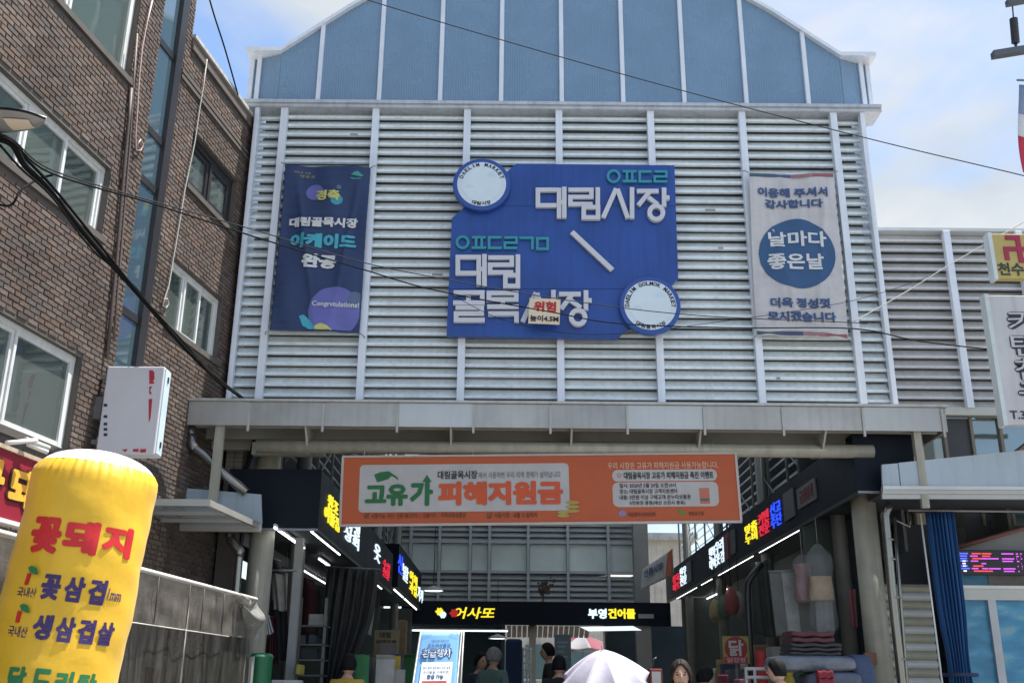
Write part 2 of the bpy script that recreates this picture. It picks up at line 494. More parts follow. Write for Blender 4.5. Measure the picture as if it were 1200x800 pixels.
# ================================================================ entrance canopy
canopy = thing('entrance_canopy', 'long grey metal entrance canopy under the louvres, carried on round posts', 'canopy', (.65, 12.8, 0))
steel = M('dull_stainless', (.40, .375, .34), .34, .6, .2, 1.4, streak=.14)
steel2 = M('dull_stainless_pale', (.46, .44, .41), .30, .65, .10, 1.0, streak=.06)
cream = M('cream_paint', (.33, .315, .255), .5, 0, .14, 4, streak=.2)
CY, CZ0, CZ1, CX0, CX1 = 12.3, 4.49, 4.79, -4.18, 5.40
jx = [CX0] + [PY(x, 488, CY).x for x in (292, 379, 466, 555, 645, 735, 825, 917, 1011)] + [CX1 - .06]
for i in range(len(jx) - 1):
    MB().box(jx[i] + .004, jx[i + 1] - .004, CY + random.uniform(0, .006), CY + .02, CZ0, CZ1).build('fascia_panel', steel if i % 3 else steel2, canopy)
for i, x in enumerate(jx):
    MB().box(x - .014, x + .014, CY - .018, CY + .01, CZ0 - .075, CZ1 - .02).build('joint_strip', M('joint_strip_grey', (.40, .39, .36), .5, .3), canopy)
MB().box(CX0 - .03, CX1 + .02, CY - .03, CY + .2, CZ1 + .004, CZ1 + .035).build('cap_strip', M('cap_grey', (.46, .455, .44), .5, .3, streak=.2), canopy)
MB().box(-3.85, CX1, CY + .22, CY + .8, CZ1 + .03, CZ1 + .10).build('flashing', M('flashing_grey', (.36, .36, .35), .5, .3), canopy)
MB().box(CX0, CX1, CY + .022, 13.19, CZ1 - .06, CZ1 + .0).build('roof_deck', M('canopy_deck_grey', (.30, .29, .27), .6, .2), canopy)
for x in (CX0, CX1 - .03):
    MB().box(x, x + .03, CY + .022, 13.19, CZ0, CZ1 - .07).build('end_panel', steel, canopy)
MB().cyl((-3.2, 12.62, 4.30), (4.55, 12.62, 4.30), .085, n=18).build('pipe_beam', cream, canopy)
MB().box(CX0 + .1, CX1 - .1, 12.40, 12.46, 4.49, 4.60).build('purlin', M('purlin_grey', (.25, .24, .21), .6), canopy)
MB().box(CX0 + .1, CX1 - .1, 12.86, 12.92, 4.45, 4.60).build('purlin', M('purlin_grey', (.25, .24, .21), .6), canopy)
MB().box(CX0 + .1, CX1 - .1, 13.05, 13.12, 4.35, 4.70).build('rear_beam', M('purlin_grey', (.25, .24, .21), .6), canopy)
for x in (-2.55, -.75, .75, 2.35, 3.9):
    m = MB()
    m.prism([(x - .012, CY + .03, CZ0 + .02), (x - .012, 12.62, CZ0 - .28), (x - .012, 13.05, CZ0 - .2), (x - .012, 13.05, CZ0 + .05)], (.024, 0, 0))
    m.build('bracket_plate', M('bracket_cream', (.34, .33, .28), .55), canopy)
for x in (-3.17, 4.56):
    c = MB().cyl((x, 13.2, 0), (x, 13.2, 4.62), .155, n=28).build('post', cream, canopy)
    for zc in (3.88, 4.06, 4.11):
        MB().lathe([(.156, -.012), (.17, -.010), (.17, .010), (.156, .012)], (x, 13.2, zc), 28).build('collar', M('collar_cream', (.34, .32, .26), .55), c)
    MB().box(x - .16, x + .75 if x < 0 else x + .16, 12.9, 13.05, 4.26, 4.42).build('cross_arm', cream, canopy)
for x0, x1 in ((-3.66, -3.55), (4.98, 5.07)):
    MB().box(x0, x1, 12.34, 12.40, 3.55, CZ0 + .02).build('hanger_bar', cream, canopy)

# ================================================================ big blue sign
S = 3.477
SP = front(12.98)
def sp(cx, cy): return SP.px(510 + cx / S, 180 + cy / S)
sc0 = SP.at(*sp(520, 740))
sign = thing('market_sign', 'large blue market name sign with white raised letters and two round badges', 'sign', (sc0.x, 12.98, sc0.z))
sblue = M('sign_blue', (.016, .066, .30), .36, 0, .18, 1.1, streak=.22)
sblue2 = M('sign_blue_rim', (.022, .075, .31), .34, 0, .08, 1.5)
out = [(330, 42), (975, 48), (990, 507), (740, 752), (46, 740), (68, 262)]
# board in three stacked strips, as the seams in it show
def clip_y(poly, y, keep_above):
    res = []
    for (p, q) in zip(poly, poly[1:] + poly[:1]):
        pin, qin = (p[1] <= y) == keep_above, (q[1] <= y) == keep_above
        if pin: res.append(p)
        if pin != qin:
            t = (y - p[1]) / (q[1] - p[1]); res.append((p[0] + (q[0] - p[0]) * t, y))
    return res
t1 = clip_y(out, 213.5, True); rest = clip_y(out, 215, False)
t2 = clip_y(rest, 550.5, True); t3 = clip_y(rest, 552, False)
for t in (t1, t2, t3):
    MB().pprism(SP, [sp(*q) for q in t], -.10, 0).build('board', sblue, sign)
lw = M('letter_white', (.56, .57, .61), .38, 0, .06, 3)
lt = M('letter_teal', (.03, .26, .34), .35, 0, .06, 3)
def circ(cx, cy, r, n=26): return [(cx + r * math.cos(2 * math.pi * i / n), cy + r * math.sin(2 * math.pi * i / n)) for i in range(n)]
WL = {
 'a': [[(502, 155), (418, 155), (418, 218), (494, 218)], [(504, 148), (504, 270)], [(525, 144), (525, 270)], [(508, 207), (521, 207)]],
 'b': [[(542, 155), (635, 155), (635, 184), (550, 184), (550, 213), (640, 213)], [(661, 146), (661, 220)], ['c', (604, 226), (662, 226), (662, 268), (604, 268)]],
 'c': [[(736, 150), (683, 268)], [(741, 152), (783, 270)], [(800, 146), (800, 272)]],
 'd': [[(820, 160), (908, 160)], [(872, 162), (826, 218)], [(866, 186), (905, 216)], [(930, 148), (930, 224)], [(938, 188), (952, 188)], ['c'] + circ(898, 249, 27)],
 'e': [[(172, 428), (93, 428), (93, 493), (168, 493)], [(178, 420), (178, 546)], [(201, 417), (201, 548)], [(183, 478), (197, 478)]],
 'f': [[(216, 430), (312, 430), (312, 459), (224, 459), (224, 490), (318, 490)], [(337, 418), (337, 496)], ['c', (286, 502), (337, 502), (337, 546), (286, 546)]],
 'g': [[(76, 572), (192, 572), (192, 602)], [(136, 586), (136, 606)], [(74, 614), (202, 614)], [(84, 634), (190, 634), (190, 658), (86, 658), (86, 684), (202, 684)]],
 'h': [['c', (219, 574), (330, 574), (330, 600), (219, 600)], [(275, 609), (275, 622)], [(212, 630), (340, 630)], [(216, 658), (331, 658), (331, 694)]],
 'i': [[(410, 572), (356, 690)], [(414, 574), (454, 686)], [(481, 562), (481, 694)]],
 'j': [[(504, 578), (592, 578)], [(557, 580), (512, 638)], [(551, 604), (592, 634)], [(613, 564), (613, 644)], [(621, 605), (636, 605)], ['c'] + circ(581, 673, 28)],
 'slash': [[(556, 326), (720, 480)]],
}
for key, strokes in WL.items():
    m = MB()
    for i, s_ in enumerate(strokes):
        cl = s_[0] == 'c'
        pts = [sp(*q) for q in (s_[1:] if cl else s_)]
        m.stroke(SP, pts, .063 if key != 'slash' else .07, .012, .062 + i * .003, cl)
    m.build('letter', lw, sign)
TL = [
 [['c'] + circ(726, 98, 23)], [[(763, 78), (818, 78)], [(780, 82), (780, 114)], [(801, 82), (801, 114)], [(762, 119), (820, 119)]],
 [[(880, 79), (832, 79), (832, 119), (881, 119)]], [[(892, 79), (940, 79), (940, 99), (893, 99), (893, 119), (944, 119)]],
 [['c'] + circ(112, 366, 23)], [[(150, 346), (206, 346)], [(167, 350), (167, 384)], [(190, 350), (190, 384)], [(149, 389), (208, 389)]],
 [[(270, 346), (220, 346), (220, 389), (272, 389)]], [[(282, 347), (331, 347), (331, 368), (284, 368), (284, 389), (334, 389)]],
 [[(343, 348), (396, 348), (396, 394)]], [['c', (416, 350), (458, 350), (458, 393), (416, 393)]]]
for strokes in TL:
    m = MB()
    for i, s_ in enumerate(strokes):
        cl = s_[0] == 'c'
        m.stroke(SP, [sp(*q) for q in (s_[1:] if cl else s_)], .036, .008, .045 + i * .003, cl)
    m.build('letter', lt, sign)
badge_white = M('badge_white', (.60, .68, .76), .4, 0, .05, 4)
badge_in = M('badge_pale', (.62, .72, .78), .4, 0, .05, 4)
cloudblue = M('badge_cloud', (.52, .68, .74), .5)
ink = M('ink_dark', (.02, .025, .04), .5)
for (bx, by, ro, ri, top, bot) in ((190, 138, 117, 99, 'DAELIM MARKET', '대림시장'), (872, 628, 124, 106, 'DAELIM GOLMOK MARKET', '대림골목시장')):
    ca, cb = sp(bx, by)
    k = SP.px(510 + (bx + 100) / S, 180 + by / S)[0] - ca
    ro, ri = ro * k / 100, ri * k / 100
    badge = MB().pprism(SP, circ(ca, cb, ro, 56), .005, .10).build('badge', sblue2, sign, bevel=.012)
    MB().pprism(SP, circ(ca, cb, ri, 48), .098, .106).build('badge_face', badge_white, badge)
    MB().pprism(SP, circ(ca, cb, ri * .80, 48), .1055, .109).build('badge_centre', badge_in, badge)
    for (qa, qb, r) in ((-.50, -.10, .10), (-.38, -.14, .07), (-.60, -.15, .06), (.40, .42, .12), (.54, .37, .08), (.27, .37, .07)):
        MB().pprism(SP, circ(ca + qa * ri, cb + qb * ri, r * ri, 14), .1085, .1105 + r * .004).build('cloud_mark', cloudblue, badge)
    for s_, upper in ((top, True), (bot, False)):
        n = len(s_)
        span = math.radians(9.6 if upper and n > 15 else 11.5 if upper else 13) * (n - 1)
        for i, ch in enumerate(s_):
            if ch == ' ': continue
            t = (i / (n - 1) - .5) * span
            ang = math.pi / 2 - t if upper else -math.pi / 2 + t
            rr = ri * .885
            pc = (ca + rr * math.cos(ang), cb + rr * math.sin(ang))
            th = ang - math.pi / 2 if upper else ang + math.pi / 2
            def fn(a, b, d, pc=pc, th=th): return SP.at(pc[0] + a * math.cos(th) - b * math.sin(th), pc[1] + a * math.sin(th) + b * math.cos(th), .107 + d)
            h = ri * .085; wq = h * (.8 if upper else 1.0)
            if ch == 'I': wq *= .35
            text('badge_letter', ch, fn, (-wq, wq, -h, h), ink, badge, .002, .03)
# hanging headroom plate in front of it
WP = Pl(PY(619, 379, 12.80), Vector((1, 0, -.035)), Vector((.05, 0, 1)))
wplate = thing('warning_plate', 'small cream height warning plate hung from wires over the blue sign', 'warning sign', WP.o)
MB().pbox(WP, 0, .415, 0, .36, 0, .012).build('plate', M('plate_cream', (.70, .58, .42), .5, 0, .1, 6), wplate)
text('lettering', '위험', lambda a, b, d: WP.at(a, b, .013 + d), (.06, .36, .17, .32), M('warn_red', (.45, .02, .02), .5), wplate, .003, .05)
text('lettering', '높이4.5M', lambda a, b, d: WP.at(a, b, .013 + d), (.02, .40, .03, .12), ink, wplate, .003, .04)
for a in (.05, .37):
    MB().tube([WP.at(a, .35, .012), WP.at(a + .01, .44, .0)], .006).build('tie', M('tie_wire', (.3, .3, .3), .5, .4), wplate)

# ================================================================ cloth banners on the louvres
def banner(label, corners, Y, mat, amp, seed):
    """cloth sheet: pixel corners TL, TR, BR, BL -> bilinear sheet with creases; returns root, fn(u, v, d)"""
    c = [PY(x, y, Y) for x, y in corners]
    root = thing('banner', label, 'banner', c[3].lerp(c[2], .5))
    rnd = random.Random(seed); ph = [rnd.uniform(0, 6) for _ in range(6)]
    H = (c[0] - c[3]).length; W = (c[1] - c[0]).length
    def fn(u, v, d=0.0):
        p = c[3].lerp(c[2], u).lerp(c[0].lerp(c[1], u), v)
        wv_ = amp * (.16 * math.sin(2 * math.pi * v * H / (pitch) + ph[0])
              + .8 * math.sin(5.2 * u + 3.1 * (1 - v) + ph[1]) * (.4 + .6 * (1 - v)) + .5 * math.sin(9 * u - 7 * v + ph[2]) + .3 * math.sin(17 * u + 9 * v + ph[3]))
        # diagonal creases hanging from the top corners
        for (u0, k_) in ((.12, .55), (.90, -.35)):
            s_ = (u - u0 - k_ * (1 - v) * .7)
            wv_ += amp * .9 * math.exp(-(s_ / .035) ** 2) * min(1, (1 - v) * 3) * max(0, .9 - (1 - v) * .6)
        edge = 1.0
        return p + Vector((0, -(.02 + wv_ * edge) - d, 0))
    m = MB(); m.grid(lambda u, v: fn(u, v), 80, 160)
    m.build('cloth', mat, root, solid=.0015)
    return root, fn, W, H
def btext(root, fn, s, u0, u1, v0, v1, mat, bold=.03, d=.016):
    return text('lettering', s, lambda a, b, e: fn(a, b, d + e), (u0, u1, v0, v1), mat, root, .0, bold, cut=.03)
def bshape(root, fn, name, pts, mat, d=.007):
    m = MB(); n = len(pts); cu_ = sum(p[0] for p in pts) / n; cv_ = sum(p[1] for p in pts) / n
    rings = 22
    vs = [fn(cu_, cv_, d)]
    for r in range(1, rings + 1):
        vs += [fn(cu_ + (p[0] - cu_) * r / rings, cv_ + (p[1] - cv_) * r / rings, d) for p in pts]
    fs = [(0, 1 + i, 1 + (i + 1) % n) for i in range(n)]
    for r in range(rings - 1):
        a, b2 = 1 + r * n, 1 + (r + 1) * n
        fs += [(a + i, b2 + i, b2 + (i + 1) % n, a + (i + 1) % n) for i in range(n)]
    m.add(vs, fs, True)
    return m.build(name, mat, root)
def ell(u, v, ru, rv, n=30): return [(u + ru * math.cos(2 * math.pi * i / n), v + rv * math.sin(2 * math.pi * i / n)) for i in range(n)]
navy = M('banner_navy', (.022, .045, .125), .7, 0, .14, 3, bump=.12, bscale=25)
bwhite = M('print_white', (.62, .64, .66), .7)
byel = M('print_yellow', (.52, .52, .16), .7)
bteal = M('print_teal', (.06, .38, .50), .7)
bpurp = M('print_violet', (.13, .14, .42), .7)
bgrey = M('print_greyblue', (.10, .14, .25), .7)
nb_, fn_, W, H = banner('navy cloth banner with white and teal lettering tied to the louvres', [(335, 194.5), (434.5, 197), (421, 390), (317, 387.5)], 13.05, navy, .034, 3)
bshape(nb_, fn_, 'print_circle', ell(.37, .835, .105, .048), bpurp)
bshape(nb_, fn_, 'print_circle', ell(.635, .785, .07, .033), M('print_teal_dim', (.05, .28, .36), .7), .009)
bshape(nb_, fn_, 'print_circle', ell(.65, .865, .028, .013), bgrey)
bshape(nb_, fn_, 'print_circle', [(min(.985, p[0]), max(.012, p[1])) for p in ell(.70, .115, .29, .145, 40)], bpurp, .006)
bshape(nb_, fn_, 'print_circle', [(min(.985, p[0]), p[1]) for p in ell(.93, .185, .09, .05)], bgrey, .009)
bshape(nb_, fn_, 'print_leaf', [(.31, .085), (.36, .095), (.44, .06), (.50, .02), (.50, .008), (.44, .008), (.36, .03)], bteal, .010)
bshape(nb_, fn_, 'print_leaf', [(.50, .008), (.50, .03), (.56, .045), (.63, .035), (.70, .008)], byel, .012)
btext(nb_, fn_, '경축', .385, .67, .78, .845, byel, .05)
btext(nb_, fn_, '대림골목시장', .10, .90, .615, .675, bwhite, .05)
btext(nb_, fn_, '아케이드', .13, .90, .485, .575, bteal, .06)
btext(nb_, fn_, '완공', .29, .69, .365, .45, bwhite, .06)
btext(nb_, fn_, 'Congratulations!', .45, .975, .135, .172, bwhite, .02)
for i, (u0, u1, v0) in enumerate(((.11, .30, .948), (.18, .36, .925))):
    btext(nb_, fn_, ('새로운 아침' if i == 0 else '영등포'), u0, u1, v0, v0 + .016, M('print_tan', (.35, .30, .2), .7), .0)
bshape(nb_, fn_, 'emblem', [(.78, .945), (.82, .965), (.86, .97), (.90, .95), (.93, .945), (.90, .935), (.84, .94)], M('print_green', (.05, .3, .25), .7))
bshape(nb_, fn_, 'emblem', [(.76, .93), (.80, .925), (.90, .925), (.92, .93), (.88, .92), (.80, .918)], M('print_green', (.05, .3, .25), .7))
off_white = M('banner_white', (.52, .51, .52), .7, 0, .10, 3, bump=.12, bscale=25, streak=.12)
bnavy = M('print_navy', (.045, .085, .20), .7)
bblue = M('print_blue', (.035, .095, .215), .7)
wb_, fw_, W, H = banner('white cloth banner with big navy circle tied to the louvres', [(876.5, 204), (976.5, 204), (994.7, 397.5), (886, 393.5)], 13.05, off_white, .032, 9)
bshape(wb_, fw_, 'print_circle', ell(.505, .495, .425, .212, 48), bblue)
btext(wb_, fw_, '이용해 주셔서', .09, .90, .845, .905, bnavy, .05)
btext(wb_, fw_, '감사합니다', .17, .83, .775, .83, bnavy, .05)
btext(wb_, fw_, '날마다', .19, .84, .535, .63, bwhite, .03)
btext(wb_, fw_, '좋은날', .17, .79, .395, .495, bwhite, .03)
btext(wb_, fw_, '더욱 정성껏', .17, .82, .165, .225, bnavy, .05)
btext(wb_, fw_, '모시겠습니다', .13, .87, .085, .145, bnavy, .05)
for i, c_ in enumerate(((.05, .10, .14), (.06, .09, .18), (.30, .16, .19), (.28, .10, .12))):
    mt = M('band%d' % i, c_, .7)
    bshape(wb_, fw_, 'print_band', [(.01 + i * .245, .975), (.01 + (i + 1) * .245, .975), (.01 + (i + 1) * .245, .995), (.01 + i * .245, .995)], mt)
    bshape(wb_, fw_, 'print_band', [(.01 + i * .245, .006), (.01 + (i + 1) * .245, .006), (.01 + (i + 1) * .245, .028), (.01 + i * .245, .028)], mt)
for root, f_ in ((nb_, fn_), (wb_, fw_)):
    for (u, v) in ((0, 1), (1, 1), (0, 0), (1, 0)):
        p = f_(u, v)
        MB().tube([p, p + Vector((-.05 if u == 0 else .05, .0, .03 if v else -.03)), p + Vector((-.07 if u == 0 else .07, .05, .05 if v else -.05))], .008, 6).build('tie', M('tie_wire', (.3, .3, .3), .5, .4), root)
# ================================================================ brick building on the left
BW = Pl((-3.87, 13.2, 0), (.15, 1, 0))
brick_house = thing('brick_building', 'brown brick building with white framed windows and a dark glazed stair strip', 'building', (-3.87, 13.2, 0))
mortar = M('mortar', (.095, .085, .076), .9, 0, .15, 5)
bm = bpy.data.materials.new('brown_brick'); bm.use_nodes = True
n, l = bm.node_tree.nodes, bm.node_tree.links
p = n['Principled BSDF']; p.inputs['Roughness'].default_value = .85
g1 = n.new('ShaderNodeNewGeometry')
oi = n.new('ShaderNodeObjectInfo')
ad = n.new('ShaderNodeMath'); ad.operation = 'ADD'
l.new(g1.outputs['Random Per Island'], ad.inputs[0]); l.new(oi.outputs['Random'], ad.inputs[1])
fr = n.new('ShaderNodeMath'); fr.operation = 'FRACT'; l.new(ad.outputs[0], fr.inputs[0])
cr = n.new('ShaderNodeValToRGB')
e = cr.color_ramp.elements
e[0].position = 0; e[0].color = (.064, .043, .034, 1)
e[1].position = 1; e[1].color = (.130, .103, .088, 1)
for pos, c_ in ((.2, (.086, .058, .046, 1)), (.45, (.104, .070, .054, 1)), (.62, (.078, .067, .062, 1)), (.8, (.116, .077, .057, 1))):
    q = e.new(pos); q.color = c_
l.new(fr.outputs[0], cr.inputs[0])
nz1 = n.new('ShaderNodeTexNoise'); nz1.inputs['Scale'].default_value = 22; nz1.inputs['Detail'].default_value = 5
l.new(g1.outputs['Position'], nz1.inputs['Vector'])
nz2 = n.new('ShaderNodeTexNoise'); nz2.inputs['Scale'].default_value = 1.1; nz2.inputs['Detail'].default_value = 5
l.new(g1.outputs['Position'], nz2.inputs['Vector'])
mrr = n.new('ShaderNodeMapRange'); mrr.inputs[1].default_value = .3; mrr.inputs[2].default_value = .72; mrr.inputs[3].default_value = .60; mrr.inputs[4].default_value = 1.28
l.new(nz2.outputs['Fac'], mrr.inputs[0])
mr2 = n.new('ShaderNodeMapRange'); mr2.inputs[1].default_value = .3; mr2.inputs[2].default_value = .7; mr2.inputs[3].default_value = .75; mr2.inputs[4].default_value = 1.2
l.new(nz1.outputs['Fac'], mr2.inputs[0])
mu = n.new('ShaderNodeMath'); mu.operation = 'MULTIPLY'; l.new(mrr.outputs[0], mu.inputs[0]); l.new(mr2.outputs[0], mu.inputs[1])
mxx = n.new('ShaderNodeMixRGB'); mxx.blend_type = 'MULTIPLY'; mxx.inputs[0].default_value = 1
l.new(cr.outputs[0], mxx.inputs[1]); l.new(mu.outputs[0], mxx.inputs[2]); l.new(mxx.outputs[0], p.inputs['Base Color'])
bb = n.new('ShaderNodeBump'); bb.inputs['Strength'].default_value = .5; bb.inputs['Distance'].default_value = .01
l.new(nz1.outputs['Fac'], bb.inputs['Height']); l.new(bb.outputs[0], p.inputs['Normal'])

def brect(x0, y0, x1, y1):                      # averaged rectangle on the wall from two pixel corners
    a0, b1 = BW.px(x0, y0); a1, b0 = BW.px(x1, y1)
    return a0, a1, b0, b1
# openings: a along the wall, b height
aLT, bLT = BW.px(1, 365); aLR, bLR = BW.px(97, 418); _, bLB = BW.px(76, 528)
low = (aLT - .62, aLR, bLB, (bLT + bLR) / 2)
aMR, bMT = BW.px(131, 198); _, bMB = BW.px(120, 277); aML, bML = BW.px(0, 183)
mid = (aML - .35, aMR, (bMB + bML) / 2, bMT)
aTR, bTB = BW.px(152, 93)
top = (aTR - 2.3, aTR, bTB, bTB + 1.35)
a0, _ = BW.px(205, 310); a1, b1t = BW.px(262, 352); _, b0t = BW.px(250, 420)
rlow = (a0 - .05, a1, b0t, b1t)
a0, b1t = BW.px(227, 158); a1, b1u = BW.px(279, 208); _, b0t = BW.px(272, 270)
rup = (a0, a1, b0t, (b1t + b1u) / 2)
sL, sR = BW.px(165, 210)[0], BW.px(193, 210)[0]
strip = (sL, sR, 1.5, 12.5)
roofb = (BW.px(300, 155)[1] + BW.px(240, 55)[1]) / 2
A_NEAR, A_FAR = -9.2, .55
opens = [low, mid, top, rlow, rup, strip]
TOPL = 11.2
wall = MB()
def wallrects():                                # backing wall cut round its openings, in vertical bands
    cuts = sorted(set([A_NEAR, A_FAR] + [o_[0] for o_ in opens] + [o_[1] for o_ in opens]))
    for c0, c1 in zip(cuts, cuts[1:]):
        if c1 - c0 < 1e-6: continue
        m_ = (c0 + c1) / 2
        tp = TOPL if m_ < strip[1] + .22 else roofb
        segs = [(0, tp)]
        for o_ in opens:
            if o_[0] < m_ < o_[1]:
                ns = []
                for (z0, z1) in segs:
                    if o_[2] > z0: ns.append((z0, min(z1, o_[2])))
                    if o_[3] < z1: ns.append((max(z0, o_[3]), z1))
                segs = [q for q in ns if q[1] > q[0]]
        for z0, z1 in segs: yield c0, c1, z0, z1
for c0, c1, z0, z1 in wallrects(): wall.pbox(BW, c0, c1, z0, z1, -.25, -.012)
wall_o = wall.build('wall', mortar, brick_house)
# bricks: real blocks, the nearest ones in view singly, the others joined
BL, BH = .168, .057
bricks = []
nrow = int(TOPL / BH)
for r in range(31, nrow):
    z0 = r * BH
    off = (r % 2) * BL / 2
    k0 = int((A_NEAR - off) / BL) + 1
    a = off + k0 * BL
    while a < A_FAR:
        spans = [(a + .005, a + BL - .005)]
        zt = TOPL if a < strip[1] + .2 else roofb - .18
        if z0 + BH <= zt:
            for o_ in opens:
                if z0 + BH > o_[2] - (0 if o_ is strip else .075) and z0 < o_[3] + (0 if o_ is strip else .0):
                    ns = []
                    for s0, s1 in spans:
                        if s1 <= o_[0] or s0 >= o_[1]: ns.append((s0, s1)); continue
                        if s0 < o_[0] - .02: ns.append((s0, o_[0]))
                        if s1 > o_[1] + .02: ns.append((o_[1], s1))
                    spans = ns
            lim = strip[1] + .22 if z0 > roofb - .2 else A_FAR
            for s0, s1 in spans:
                if min(s1, lim) - s0 > .02: bricks.append((s0, min(s1, lim), z0))
        a += BL
def inview(a, z):
    q = ROT.transposed() @ (BW.at(a, z) - CAM)
    x = 600 - F_PX * q.x / q.z; y = 400 + F_PX * q.y / q.z
    return 0 < x < 300 and 0 < y < 560, -q.z
full = []
for i, (s0, s1, z0) in enumerate(bricks):
    ok, dist = inview((s0 + s1) / 2, z0)
    if ok and s1 - s0 > BL - .02: full.append((dist, i))
full.sort()
single = set(i for _, i in full[:295])
def brick_mb(m, s0, s1, z0, d):
    P = BW
    v = [P.at(s0, z0 + .005, -.014), P.at(s1, z0 + .005, -.014), P.at(s1, z0 + BH - .005, -.014), P.at(s0, z0 + BH - .005, -.014)]
    e_ = .0035
    u = [P.at(s0 + e_, z0 + .005 + e_, d), P.at(s1 - e_, z0 + .005 + e_, d), P.at(s1 - e_, z0 + BH - .005 - e_, d), P.at(s0 + e_, z0 + BH - .005 - e_, d)]
    m.add(v + u, [(4, 5, 6, 7), (0, 1, 5, 4), (1, 2, 6, 5), (2, 3, 7, 6), (3, 0, 4, 7)])
bmesh_one = MB(); brick_mb(bmesh_one, 0.005, BL - .005, 0, 0)
me1 = bpy.data.meshes.new('brick')
me1.from_pydata([tuple(v - BW.o) for v in bmesh_one.v], [], bmesh_one.f); me1.materials.append(bm); me1.update()
rest = MB()
for i, (s0, s1, z0) in enumerate(bricks):
    d = random.uniform(-.004, .003)
    if i in single:
        o = link('brick', me1, wall_o)
        o.location = BW.u * (s0 - .005) + BW.v * z0 + BW.n * d
    else:
        brick_mb(rest, s0, s1, z0, d)
rest.build('brickwork', bm, wall_o, kind='stuff')
# parapet mouldings of the lower wing
dbr = M('dark_brick_course', (.085, .07, .062), .85, 0, .2, 6)
conc = M('parapet_concrete', (.42, .41, .39), .8, 0, .2, 3, streak=.3)
MB().pbox(BW, strip[1] + .22, A_FAR, roofb - .17, roofb - .10, -.2, .035).build('parapet_band', dbr, brick_house)
MB().pbox(BW, strip[1] + .22, A_FAR, roofb - .10, roofb, -.2, .02).build('parapet_band', M('parapet_brick', (.13, .10, .085), .85, 0, .2, 12), brick_house)
MB().pbox(BW, strip[1] + .22, A_FAR, roofb, roofb + .05, -.25, .05).build('coping', conc, brick_house)
for zz_ in (roofb - .62, roofb - .70):
    MB().pbox(BW, strip[1] + .05, A_FAR, zz_, zz_ + .05, -.02, .025).build('string_course', dbr, brick_house)
# windows
wf_white = M('white_window_frame', (.60, .61, .60), .45, 0, .1, 4, streak=.15)
wf_dark = M('dark_window_frame', (.022, .022, .025), .4)
wglass = GLASS('window_glass', (.62, .70, .66), .03, .75, .12)
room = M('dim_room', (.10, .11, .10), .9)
blind = M('pale_blind', (.66, .66, .50), .8)
sillm = M('window_sill_dark', (.075, .068, .06), .8, 0, .2, 5)
def window(o_, frame, nb, wt, blinds=None, sill=True):
    a0, a1, b0, b1 = o_
    w_ = thing_part('window', brick_house)
    fr_ = MB()
    d0, d1 = -.14, -.07
    fr_.pbox(BW, a0, a1, b0, b0 + wt, d0, d1); fr_.pbox(BW, a0, a1, b1 - wt, b1, d0, d1 - .003)
    fr_.pbox(BW, a0, a0 + wt, b0 + wt, b1 - wt, d0, d1 - .006); fr_.pbox(BW, a1 - wt, a1, b0 + wt, b1 - wt, d0, d1 - .006)
    fr_.build('frame', frame, w_)
    n_ = nb
    for i in range(n_):
        p0 = a0 + wt + (a1 - a0 - 2 * wt) * i / n_; p1 = a0 + wt + (a1 - a0 - 2 * wt) * (i + 1) / n_
        dd = d0 + (.02 if i % 2 else .0)
        f2 = MB(); s_ = wt * .75
        f2.pbox(BW, p0, p0 + s_, b0 + wt, b1 - wt, dd, dd + .045); f2.pbox(BW, p1 - s_, p1, b0 + wt, b1 - wt, dd + .001, dd + .046)
        f2.pbox(BW, p0 + s_, p1 - s_, b0 + wt, b0 + wt + s_, dd, dd + .042); f2.pbox(BW, p0 + s_, p1 - s_, b1 - wt - s_, b1 - wt, dd, dd + .042)
        f2.build('sash', frame, w_)
        MB().pbox(BW, p0 + s_, p1 - s_, b0 + wt + s_, b1 - wt - s_, dd + .015, dd + .02).build('pane', wglass, w_)
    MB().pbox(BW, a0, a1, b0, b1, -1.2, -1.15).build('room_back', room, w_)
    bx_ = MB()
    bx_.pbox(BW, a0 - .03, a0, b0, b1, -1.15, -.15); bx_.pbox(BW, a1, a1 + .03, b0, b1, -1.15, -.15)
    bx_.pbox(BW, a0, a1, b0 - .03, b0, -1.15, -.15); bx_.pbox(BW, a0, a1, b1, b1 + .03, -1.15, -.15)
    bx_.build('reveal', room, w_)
    if blinds:
        for (q0, q1, qb, mt) in blinds:
            MB().pbox(BW, a0 + (a1 - a0) * q0, a0 + (a1 - a0) * q1, b0 + (b1 - b0) * qb, b1 - .03, -.175, -.165).build('blind', mt, w_)
    if sill:
        MB().pbox(BW, a0 - .05, a1 + .05, b0 - .07, b0, -.1, .03).build('sill', sillm, w_)
    return w_
def thing_part(name, parent):
    o = bpy.data.objects.new(name, None); o.empty_display_size = .1
    col.objects.link(o); o.parent = parent
    return o
window(low, wf_white, 2, .05, [(.03, .5, .02, M('green_blind', (.12, .30, .30), .7))])
window(mid, wf_white, 3, .05, [(.0, .66, .02, blind)])
window(top, wf_white, 2, .05, [(.05, 1, .0, M('bluish_blind', (.55, .70, .70), .7))])
window(rlow, wf_white, 3, .05, [(.0, .34, 0, M('green_blind', (.12, .30, .30), .7)), (.34, .66, 0, M('sage_blind', (.32, .46, .38), .7))])
window(rup, wf_dark, 2, .09, [(.0, 1, .45, M('white_blind', (.75, .76, .76), .7)), (0, .6, .02, M('grey_blind', (.14, .15, .17), .7))])
